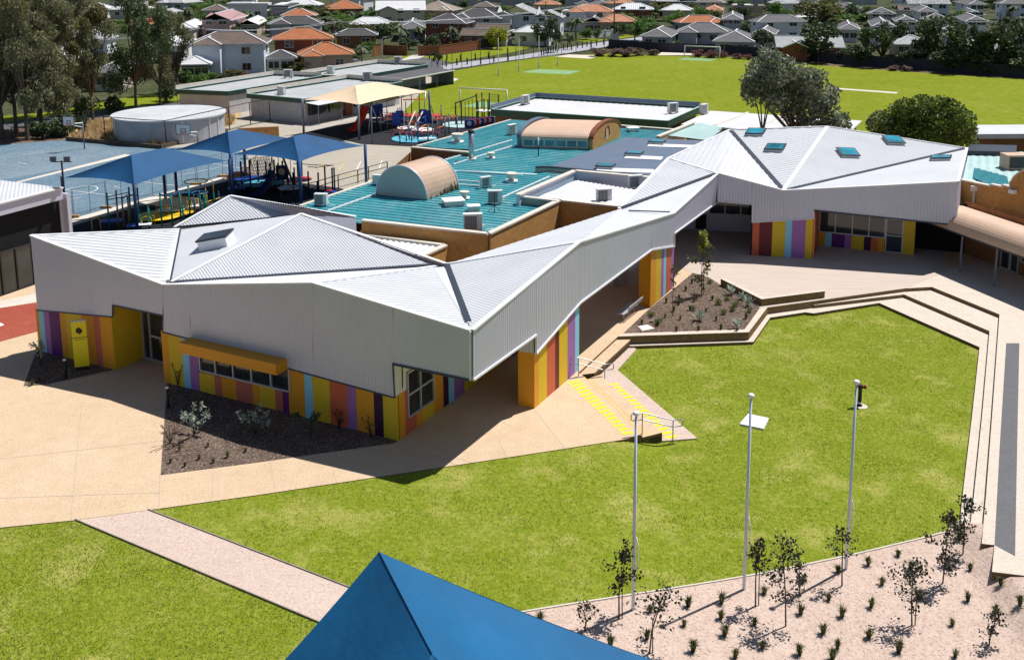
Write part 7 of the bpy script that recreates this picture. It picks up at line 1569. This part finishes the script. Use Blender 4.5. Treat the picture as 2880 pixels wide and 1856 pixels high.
# ================================================================ the suburb beyond
TC_ = dict(grey=(.15, .145, .15), dark=(.085, .08, .082), orange=(.42, .15, .065), salmon=(.52, .24, .14), brown=(.16, .12, .10), pink=(.42, .26, .26), pale=(.40, .41, .42), slate=(.21, .22, .235), tan=(.30, .24, .19))
for k, c in TC_.items(): tiles('tiles_'+k, c, .34, .3, (.55, .55, .55) if k == 'slate' else None)
mat('iron_silver', (.62, .64, .66), .4, .1, 1, metal=.2)
WC_ = dict(white=(.74, .74, .75), cream=(.58, .52, .43), greyw=(.42, .42, .45), bluew=(.62, .67, .76), pinkw=(.55, .36, .36), tanw=(.46, .36, .26))
for k, c in WC_.items(): mat('wall_'+k, c, .8, .08, .8)
mat('fence_dark', (.04, .04, .055), .85, .25, 1.5); mat('garage_door', (.55, .54, .52), .6, .06, 1)
def house(xl, xr, ye, yr, ze, rot, roof, wallm, kind, label, pitch=.42, dmul=1., ridge='trim_white', win=True, rtile=True):
    rot = math.radians(rot); xc = (xl+xr)/2; e = G(xc, ye, ze); Wm = (xr-xl)/F*e.y; best = None
    for i in range(60):
        d = 5+i*.25
        w_d = max(5., (Wm-d*abs(math.sin(rot)))/math.cos(rot)); rh = ze+pitch*min(d, w_d)/2
        y = proj((e.x, e.y+d/2, rh))[1]
        if best is None or abs(y-yr) < best[0]: best = (abs(y-yr), d, w_d)
    d, w_ = best[1]*dmul, best[2]; c = Vector((e.x, e.y+d/2*math.cos(rot)+abs(math.sin(rot))*w_*.25, -.04)); t = thing('house', label, 'house', c, None, rot)
    ov = .5; hx, hy = w_/2, d/2; ix, iy = hx-ov, hy-ov; z0, rh = ze+.04, ze+.04+pitch*min(d, w_)/2
    wl = MB(); wl.prism([(-ix, -iy), (ix, -iy), (ix, iy), (-ix, iy)], -.1, z0-.05)
    if kind == 'gable':
        for s in (-1, 1): wl.face([(s*ix, -iy, z0-.05), (s*ix, iy, z0-.05), (s*ix, 0, rh-.3)][::s])
    rf, rd = MB(), MB(); alongx = w_ >= d
    A, Bq, C_, D_ = Vector((-hx, -hy, z0)), Vector((hx, -hy, z0)), Vector((hx, hy, z0)), Vector((-hx, hy, z0))
    if kind == 'flat':
        rf.prism([(-hx, -hy), (hx, -hy), (hx, hy), (-hx, hy)], z0-.05, z0+.35); rd.prism([(-hx*.9, -hy*.5), (hx*.2, -hy*.5), (hx*.2, hy*.9), (-hx*.9, hy*.9)], z0+.36, z0+.5)
    else:
        if alongx: k = hx-(hy if kind == 'hip' else 0); r0, r1 = Vector((-max(k, .05), 0, rh)), Vector((max(k, .05), 0, rh)); F4 = ([A, Bq, r1, r0], [Bq, C_, r1], [C_, D_, r0, r1], [D_, A, r0])
        else: k = hy-(hx if kind == 'hip' else 0); r0, r1 = Vector((0, -max(k, .05), rh)), Vector((0, max(k, .05), rh)); F4 = ([A, Bq, r0], [Bq, C_, r1, r0], [C_, D_, r1], [D_, A, r0, r1])
        for f in F4:
            if kind == 'gable' and len(f) == 3: continue
            if roof.startswith('iron'): 
                nn = (f[1]-f[0]).cross(f[2]-f[0]); rf.ribbed(f, nn.cross(f[1]-f[0]), .6, .04)
            else: rf.face(f)
        if w_ > 9 and int(xl) % 3:
            sx = (1 if int(xl) % 2 else -1)*w_*.24; ww, fy, zt = w_*.2, -hy-2.4, z0+pitch*w_*.2
            wl.prism([(sx-ww+.4, fy+.4), (sx+ww-.4, fy+.4), (sx+ww-.4, -iy+.1), (sx-ww+.4, -iy+.1)], -.1, z0-.06); a_, b_, c_ = (sx-ww, fy, z0), (sx+ww, fy, z0), (sx, fy+(ww if kind == 'hip' else 0), zt); yb = -hy+(zt-z0)/max(.05, (rh-z0)/max(.5, hy if alongx else hx))
            d_, e_, h_2 = (sx+ww, -hy+.02, z0), (sx-ww, -hy+.02, z0), (sx, yb, zt)
            if kind == 'hip' and not roof.startswith('iron'): rf.face([a_, b_, c_])
            else: wl.face([(sx-ww+.4, fy+.4, z0-.06), (sx+ww-.4, fy+.4, z0-.06), (sx, fy+.4, zt-.2)])
            rf.face([b_, d_, h_2, c_]); rf.face([e_, a_, c_, h_2]); rd.bar(Vector(c_)+Z*.04, Vector(h_2)+Z*.04, .26, .1)
            for p_ in (a_, b_):
                if kind == 'hip': rd.bar(Vector(p_)+Z*.05, Vector(c_)+Z*.05, .24, .1)
                else: rd.bar(Vector(p_)+Z*.03, Vector(c_)+Z*.03, .2, .2)
        rd.bar(r0+Z*.04, r1+Z*.04, .3, .12)
        if kind == 'hip':
            for p, q in ((A, r0), (Bq, r1 if alongx else r0), (C_, r1), (D_, r0 if alongx else r1)): rd.bar(p+Z*.05, q+Z*.05, .26, .1)
    wl.obj('wall', wallm, t, world=False); rr = rf.obj('roof', roof, t, world=False); rd.obj('ridge', ridge, rr, world=False)
    gt = MB()
    for p, q in ((A, Bq), (Bq, C_), (D_, A), (C_, D_)): gt.bar(p-Z*.1, q-Z*.1, .12, .18)
    gt.obj('gutter', 'wall_white' if ridge == 'trim_white' else 'wall_tanw', t, world=False)
    if win:
        fl = [.95] if ze < 4 else [.95, 3.6]
        for b in fl:
            n_ = max(2, int(w_/4.2))
            for i in range(n_):
                x = -ix+(i+.5)*2*ix/n_; ww = .75+.35*((i*7+int(xl)) % 3)/2; mb = MB(); mb.box((x, -iy-.02, b+.6), (ww*2, .08, 1.3)); o = mb.obj('window', 'wall_white', t, world=False); mb = MB(); mb.box((x-ww*.48, -iy-.05, b+.6), (ww*.86, .06, 1.12)); mb.box((x+ww*.48, -iy-.05, b+.6), (ww*.86, .06, 1.12)); mb.obj('pane', 'glass_dark', o, world=False)
            for s in (-1, 1):
                mb = MB(); mb.box((s*(ix+.02), 0, b+.6), (.08, 1.6, 1.3)); o = mb.obj('window', 'wall_white', t, world=False); mb = MB(); mb.box((s*(ix+.05), 0, b+.6), (.06, 1.4, 1.1)); mb.obj('pane', 'glass_dark', o, world=False)
    return t
HS = [(512, 742, 124, 90, 5.4, 8, 'tiles_brown', 'wall_bluew', 'hip', 'two storey white and pale blue house with brown tiled hip roof at the left'), (724, 832, 164, 143, 2.7, 12, 'tiles_dark', 'wall_white', 'hip', 'white garage house with dark tiled hip roof beside the orange roofed house'),
 (735, 934, 112, 80, 5.0, 14, 'tiles_orange', 'brick_red', 'hip', 'two storey brick house with orange tiled roof, rear of the two orange ones'), (806, 994, 156, 121, 2.9, 14, 'tiles_orange', 'wall_tanw', 'hip', 'single storey house with orange tiled roof nearest the power pole'),
 (540, 648, 58, 30, 4.6, 5, 'tiles_pink', 'wall_pinkw', 'gable', 'pink walled house with pink gabled roof'), (632, 752, 14, 4, 6.6, 5, 'roof_pale', 'wall_white', 'flat', 'tall white flat roofed modern house at the top left'), (748, 800, 22, 2, 5.8, 5, 'tiles_dark', 'wall_greyw', 'flat', 'dark flat topped house right of the white modern house'),
 (884, 1020, 26, 0, 3.0, 12, 'tiles_orange', 'brick_red', 'hip', 'far house with orange roof beside the small golden tree'), (1040, 1196, 30, 2, 4.4, 8, 'roof_pale', 'wall_cream', 'gable', 'large cream house with pale roof and high window band'), (1163, 1292, 30, 3, 3.0, -10, 'tiles_tan', 'wall_tanw', 'hip', 'house with brown grey hip roof right of the large cream house'),
 (1090, 1200, 82, 48, 2.9, 6, 'tiles_grey', 'wall_greyw', 'hip', 'grey tiled house left of the brown brick house'), (1188, 1328, 66, 40, 4.6, -10, 'tiles_dark', 'brick_red', 'hip', 'two storey brick house with charcoal hip roof and white trim'), (1262, 1424, 52, 26, 4.6, -10, 'tiles_dark', 'wall_greyw', 'hip', 'wide charcoal roofed house left of the patchy slate house'),
 (1388, 1530, 44, 8, 5.0, -8, 'tiles_slate', 'wall_white', 'gable', 'big white house with patchy grey slate gable roof'), (1500, 1592, 50, 28, 4.6, -8, 'tiles_slate', 'wall_white', 'gable', 'right wing of the patchy slate roofed white house'), (1328, 1444, 88, 68, 3.4, -12, 'tiles_brown', 'wall_greyw', 'gable', 'brown gabled house behind the golden tree'),
 (1592, 1732, 34, 12, 5.0, -6, 'tiles_salmon', 'wall_white', 'hip', 'house with large salmon tiled hip roof'), (1580, 1664, 36, 32, 4.8, -6, 'roof_pale', 'wall_white', 'flat', 'white cubic modern house before the salmon roofed house'), (1722, 1846, 28, 9, 4.0, -6, 'iron_silver', 'brick_red', 'hip', 'brick house with silver metal hip roof'), (1678, 1800, 62, 40, 3.0, -6, 'tiles_salmon', 'wall_tanw', 'hip', 'low house with salmon tiled roof under the silver roofed house'),
 (1652, 1700, 62, 46, 3.0, -6, 'tiles_grey', 'wall_tanw', 'gable', 'small tan gabled house behind the clipped conifers'), (1800, 1936, 104, 78, 2.7, -14, 'tiles_grey', 'wall_greyw', 'hip', 'long grey unit with hip roof at the corner of the dark fence'), (1900, 2076, 92, 64, 2.7, -14, 'tiles_grey', 'wall_greyw', 'hip', 'long grey unit roof behind the corner unit'),
 (2008, 2170, 118, 86, 2.7, -14, 'tiles_grey', 'wall_greyw', 'hip', 'grey unit with two small windows behind the far soccer goal'), (2036, 2126, 56, 33, 4.6, -10, 'tiles_grey', 'wall_greyw', 'hip', 'two storey grey unit above the long unit roofs'), (2128, 2236, 98, 72, 2.8, -16, 'tiles_grey', 'wall_cream', 'hip', 'cream walled unit left of the broad dark tree'),
 (2186, 2390, 134, 102, 2.6, -6, 'tiles_pale', 'brick_red', 'gable', 'long pale tiled roof right behind the dark fence'), (2384, 2454, 84, 60, 2.9, -14, 'tiles_grey', 'wall_white', 'hip', 'small white unit with one window by the open dark tree'), (2478, 2560, 76, 53, 4.4, -14, 'tiles_grey', 'wall_white', 'hip', 'tall white unit with grey hip roof beside the narrow dark tree'), (2524, 2612, 62, 45, 4.4, -14, 'tiles_grey', 'wall_greyw', 'hip', 'grey unit behind the tall white unit'),
 (2446, 2534, 40, 19, 4.4, -12, 'tiles_grey', 'wall_cream', 'hip', 'far grey hip roof left of the long dark roof'), (2530, 2620, 30, 16, 4.0, -6, 'tiles_brown', 'wall_cream', 'gable', 'long low brown roof at the top right'), (2586, 2676, 34, 18, 4.8, -12, 'tiles_grey', 'wall_white', 'hip', 'two storey white unit right of the narrow dark tree'), (2600, 2690, 56, 38, 3.4, -14, 'tiles_grey', 'wall_white', 'hip', 'grey roofed unit left of the full green tree'),
 (2728, 2812, 44, 24, 4.0, -14, 'tiles_grey', 'wall_white', 'hip', 'grey hip roof behind the cypress'), (2746, 2812, 62, 38, 4.4, -14, 'tiles_grey', 'wall_white', 'hip', 'white unit directly left of the cypress'), (2516, 2640, 126, 100, 2.6, -8, 'tiles_pale', 'wall_tanw', 'hip', 'pale roofed house behind the dark row by the fence'), (2670, 2720, 84, 72, 3.0, -10, 'tiles_pale', 'wall_white', 'hip', 'small pale roof seen between the dark row trees'), (2700, 2860, 138, 110, 2.6, -8, 'tiles_pale', 'wall_tanw', 'hip', 'pale roofed house hidden behind the dark row at the right'),
 (2840, 2960, 98, 78, 3.2, -12, 'tiles_grey', 'wall_white', 'hip', 'grey roofed house cut by the right edge'), (2556, 2680, 12, -4, 5.0, -4, 'tiles_slate', 'wall_bluew', 'gable', 'blue toned terrace house at the top right'), (2730, 2796, 14, 0, 5.0, -8, 'tiles_grey', 'wall_bluew', 'hip', 'bluish house at the top edge above the cypress'), (2820, 2960, 12, -4, 5.0, -8, 'tiles_grey', 'wall_bluew', 'hip', 'bluish house at the top right corner'),
 (400, 470, 44, 26, 3.2, 8, 'tiles_pale', 'wall_white', 'hip', 'pale roofed house left of the tall fan palm'), (455, 535, 80, 56, 3.2, 10, 'roof_pale', 'wall_cream', 'hip', 'pale house below the pair of fan palms'), (230, 300, 24, 8, 3.2, 8, 'roof_pale', 'wall_white', 'hip', 'white roofed house seen between the gums at the top left'), (180, 300, 110, 84, 3.2, 8, 'tiles_pale', 'wall_white', 'hip', 'pale house glimpsed through the gums'), (30, 140, 120, 90, 4.8, 8, 'tiles_pale', 'wall_white', 'hip', 'white house glimpsed behind the leftmost gums'), (225, 330, 205, 172, 2.8, 10, 'tiles_grey', 'wall_cream', 'hip', 'grey tiled house behind the gums left of the tank'), (505, 565, 182, 160, 2.7, 12, 'roof_pale', 'brick_red', 'hip', 'small white roofed brick carport beside the left power pole'),
 (330, 420, 70, 48, 3.2, 8, 'tiles_orange', 'wall_cream', 'hip', 'orange roofed house above the dark dense gum'), (400, 500, 130, 104, 3.2, 10, 'roof_pale', 'wall_white', 'hip', 'white house left of the two storey pale blue house'), (560, 640, 30, 14, 3.4, 6, 'tiles_brown', 'wall_cream', 'hip', 'brown roofed house above the pink house'), (640, 720, 70, 50, 3.0, 8, 'roof_pale', 'wall_tanw', 'gable', 'small pale gabled house right of the pink house'), (740, 900, 68, 46, 3.4, 8, 'tiles_dark', 'wall_greyw', 'hip', 'dark roofed house above the rear orange roof'),
 (930, 1060, 100, 82, 2.8, 8, 'tiles_dark', 'brick_brown', 'hip', 'dark roofed house behind the olive tree and power pole'), (1290, 1390, 100, 82, 2.8, -10, 'tiles_brown', 'brick_red', 'gable', 'brown roofed brick house left of the golden tree'), (1440, 1560, 92, 72, 3.0, -8, 'roof_pale', 'wall_white', 'hip', 'white low house beneath the patchy slate roof'), (1860, 1960, 30, 12, 3.4, -8, 'roof_pale', 'wall_cream', 'hip', 'pale roofed house above the round green trees'), (2060, 2160, 20, 4, 4.0, -8, 'tiles_tan', 'wall_tanw', 'flat', 'tan flat topped building at the top right of centre'), (1990, 2060, 32, 16, 3.4, -8, 'tiles_salmon', 'wall_cream', 'hip', 'salmon roofed house by the far palm'),
 (1330, 1400, 20, 4, 3.2, -8, 'tiles_brown', 'wall_cream', 'hip', 'small brown roof above the charcoal roofed house'), (1500, 1580, 14, 0, 3.2, -8, 'tiles_salmon', 'wall_cream', 'hip', 'salmon roof at the top centre'), (2330, 2440, 26, 8, 3.4, -10, 'tiles_grey', 'wall_cream', 'hip', 'grey roof behind the umbrella shaped tree'), (1700, 1790, 10, -6, 3.4, -8, 'tiles_salmon', 'wall_cream', 'hip', 'salmon roof at the top above the silver roof'), (2240, 2330, 50, 32, 3.4, -12, 'roof_pale', 'wall_white', 'hip', 'white roof glimpsed behind the umbrella shaped tree')]
for h in HS: house(*h[:9], h[9], ridge='wall_tanw' if h[6] in ('tiles_orange', 'tiles_salmon') else 'ridge_grey' if 'ridge_grey' in MATS and h[6] in ('tiles_grey', 'tiles_dark') else 'trim_white')
g = random.Random(21)
for r_, y in enumerate((-6, -22, -38)):
    x = 300.
    while x < 2950:
        wd = g.uniform(85, 135); house(x, x+wd, y+g.uniform(-3, 3), y-16, g.choice((2.9, 4.6)), g.uniform(-15, 12), g.choice(('tiles_grey', 'tiles_orange', 'tiles_brown', 'tiles_pale', 'tiles_salmon', 'tiles_dark')), g.choice(('wall_white', 'wall_cream', 'wall_greyw')), 'hip', 'distant suburban house along the top edge of the picture', win=False)['group'] = 'distant houses at the top edge'; x += wd+g.uniform(12, 60)
g = random.Random(33); pk = []
for i in range(400):
    x, y = g.uniform(330, 2850), g.uniform(2, 72)
    if (1230 < x < 1720 and y > 60) or any(h[0]-30 < x < h[1]+30 and abs(h[2]-y) < 22 for h in HS) or any(abs(a-x) < 120 and abs(b-y) < 22 for a, b in pk): continue
    if len(pk) > 20: break
    pk.append((x, y)); wd = g.uniform(105, 150)*(.7+y/180); house(x-wd/2, x+wd/2, y, y-20, g.choice((2.8, 2.8, 4.6)), g.uniform(-16, 12), g.choice(('tiles_grey', 'tiles_brown', 'tiles_pale', 'tiles_grey', 'tiles_orange', 'tiles_dark', 'roof_pale')), g.choice(('wall_white', 'wall_cream', 'wall_greyw', 'brick_red')), 'hip', 'suburban house partly hidden by garden trees')['group'] = 'houses partly hidden by garden trees'
# paling fences and brick walls
def longwall(label, pts, h, m, name='fence', cat='fence', cap_=None, piers=0):
    P = [G(*p, -.04) for p in pts]; t = thing(name, label, cat, P[0]); mb = MB()
    for a, b in zip(P, P[1:]): mb.bar(a+Z*h/2, b+Z*h/2, .12, h)
    mb.obj('panel', m, t)
    mb = MB()
    for a, b in zip(P, P[1:]): mb.bar(a+Z*(h+.03), b+Z*(h+.03), .2, .08)
    mb.obj('capping', cap_ or m, t)
    for i in range(piers):
        k = i/(piers-1); a = lerp(P[0], P[-1], k); mb = MB(); mb.box((a.x, a.y, h/2+.1), (.5, .5, h+.25)); mb.obj('pier', m, t)
longwall('long dark paling fence along the far side of the oval', [(1712, 137), (1850, 147), (2000, 152), (2112, 160), (2240, 168), (2390, 184), (2640, 202), (2900, 222)], 1.9, 'fence_dark')
longwall('dark fence running back from the corner of the oval', [(1712, 137), (1740, 112)], 1.9, 'fence_dark'); longwall('brown brick front wall with piers before the grey gabled garage', [(1180, 158), (1235, 157), (1348, 142)], 1.9, 'brick_red', 'garden_wall', 'wall', 'brick_brown', 7)
longwall('dark brick garden wall at the street corner behind the lamp post', [(1050, 160), (1080, 154), (1146, 158)], 1.9, 'brick_brown', 'garden_wall', 'wall'); longwall('pale rendered front fence right of the white slate roofed house', [(1465, 130), (1532, 122)], 1.6, 'wall_cream', 'garden_wall', 'wall', None, 5); longwall('white fence with piers before the tan house', [(1660, 108), (1742, 100)], 1.4, 'wall_white', 'garden_wall', 'wall', None, 5)
longwall('dark fence left of the golden tree', [(1348, 140), (1385, 138)], 2.0, 'fence_dark')
# power poles, wires, lamp posts
def ppole(label, x, y, yt, arms=(.3,)):
    b = G(x, y, -.04); h = up(b, yt); t = thing('power_pole', label, 'power pole', b); add(lambda q: q.tube([(0, 0, 0), (0, 0, h)], [.19, .12], 8), 'pole', 'bark', t)
    for a in arms: add(lambda q: q.box((0, 0, h-a), (2.2, .12, .14), .5), 'crossarm', 'bark', t)
    for a in arms:
        for k in (-.9, -.3, .3, .9): add(lambda q: q.tube([(k*.87, k*.48, h-a+.07), (k*.87, k*.48, h-a+.28)], .05, 5), 'insulator', 'white_paint', t)
    return b, h
q1 = ppole('timber power pole with crossarms before the orange roofed house', 943, 168, 60, (.3, 2.2)); q2 = ppole('power pole at the corner of the two storey white house', 563, 212, 78, (.3,)); q3 = ppole('tall power pole before the salmon roofed house', 1727, 108, -4, (.5,)); q4 = ppole('distant power pole above the charcoal roofed house', 1535, 60, 4, (.3,)); q5 = ppole('distant thin power pole above the round green trees', 1904, 50, -10, (.3,)); q6 = ppole('far thin power pole at the upper right of centre', 2152, 36, -12, (.3,))
def wire(label, a, b, sag, dz=0.):
    A, Bq = Vector((a[0].x, a[0].y, a[1]-.2-dz)), Vector((b[0].x, b[0].y, b[1]-.2-dz)); mb = MB()
    for o in (-.8, .8):
        d = (Bq-A); n = Vector((-d.y, d.x, 0)).normalized()*o; mb.tube([lerp(A, Bq, i/14)+n-Z*sag*4*(i/14)*(1-i/14) for i in range(15)], .035, 4)
    mb.obj('power_line', 'alu', label=label, category='power line')
far_l = (G(-60, 250, 0), up(G(-60, 250), 110)); far_r = (G(1560, 95), up(G(1560, 95), 20))
wire('power lines from the white house pole to the orange house pole', q2, q1, .8); wire('power lines from the left edge to the white house pole', far_l, q2, 1.); wire('power lines from the orange house pole towards the salmon roofed house', q1, q3, 1.6); wire('power lines from the salmon house pole to the far right', q3, q6, 1.2); wire('lower power lines left of the orange house pole', q2, q1, 1.4, 2.)
def lamp(label, x, y, yt, dx=1):
    b = G(x, y, -.04); h = up(b, yt); t = thing('street_lamp', label, 'street lamp', b); add(lambda q: q.tube([(0, 0, 0), (0, 0, h*.9), (.3*dx, 0, h*.98), (1.0*dx, 0, h)], [.11, .08, .06, .05], 7), 'pole', 'white_paint', t); add(lambda q: q.box((1.25*dx, 0, h), (.7, .25, .14)), 'lamp_head', 'grey_post', t)
lamp('grey street lamp at the street corner by the brick wall', 1076, 172, 104); lamp('street lamp left of the pine tree by the oval road', 1536, 128, 40, -1)
# parked cars
def car(label, x, y, rz, m):
    b = G(x, y, -.01); t = thing('parked_car', label, 'car', b, None, rz); s = MB()
    P = [(-2.1, .35), (-2.15, .75), (-1.9, .95), (-1.1, 1.0), (-.6, 1.42), (.8, 1.45), (1.5, 1.0), (2.1, .9), (2.2, .5), (2.1, .32)]; w2 = [.85, .88, .88, .87, .66, .66, .86, .86, .85, .84]
    L = [Vector((p[0], -q, p[1])) for p, q in zip(P, w2)]; Rg = [Vector((p[0], q, p[1])) for p, q in zip(P, w2)]
    s.face(L); s.face(Rg[::-1])
    for i in range(len(P)): j = (i+1) % len(P); s.face([L[j], L[i], Rg[i], Rg[j]])
    s.obj('body', m, t, world=False)
    for sd in (-1, 1): mb = MB(); mb.face([(-1.0, sd*.86, 1.04), (1.35, sd*.85, 1.04), (.75, sd*.70, 1.38), (-.58, sd*.70, 1.36)]); mb.obj('side_window', 'glass_dark', t, world=False)
    for a, c in (((1.46, 1.03), (.86, 1.41)), ((-1.06, 1.03), (-.65, 1.39))):
        mb = MB(); mb.face([(a[0]+.03, -.78, a[1]), (a[0]+.03, .78, a[1]), (c[0]+.03, .62, c[1]), (c[0]+.03, -.62, c[1])]); mb.obj('windscreen', 'glass_dark', t, world=False)
    for wx in (-1.35, 1.35):
        for sd in (-1, 1): mb = MB(); mb.tube([(wx, sd*.72, .32), (wx, sd*.9, .32)], .32, 12); o = mb.obj('wheel', 'black_metal', t, world=False); mb = MB(); mb.tube([(wx, sd*.9, .32), (wx, sd*.915, .32)], .19, 10); mb.obj('rim', 'alu', o, world=False)
mat('car_white', (.72, .73, .75), .25, .03, 1, spec=.6); mat('car_blue', (.04, .12, .30), .25, .05, 1, spec=.6); mat('car_silver', (.5, .54, .6), .25, .05, 1, metal=.4, spec=.6)
car('white car parked beside the orange leaved shrub', 706, 207, .15, 'car_white'); car('silver car parked before the white garage', 742, 207, .2, 'car_silver'); car('pale blue car in the driveway of the orange roofed house', 972, 182, .15, 'car_silver'); car('dark blue car beside the two storey white house', 682, 196, .2, 'car_blue'); car('red car half hidden by the hedge of the white house', 605, 210, .2, 'red_plastic')
for x, y, lab in ((1398, 128, 'white box trailer on the street behind the golden tree'), (640, 60, 'white van parked below the flat roofed white house')):
    b = G(x, y); t = thing('van', lab, 'van', b); add(lambda q: (q.box((0, 0, 1.2), (3.6, 1.8, 1.7)), q.box((2.0, 0, .9), (.9, 1.7, 1.1))), 'body', 'car_white', t); add(lambda q: q.box((0, -.92, 1.5), (2.4, .04, .6)), 'side_window', 'glass_dark', t)
    for wx in (-1.2, 1.3): add(lambda q: q.tube([(wx, -.8, .35), (wx, -.95, .35)], .35, 10), 'wheel', 'black_metal', t)
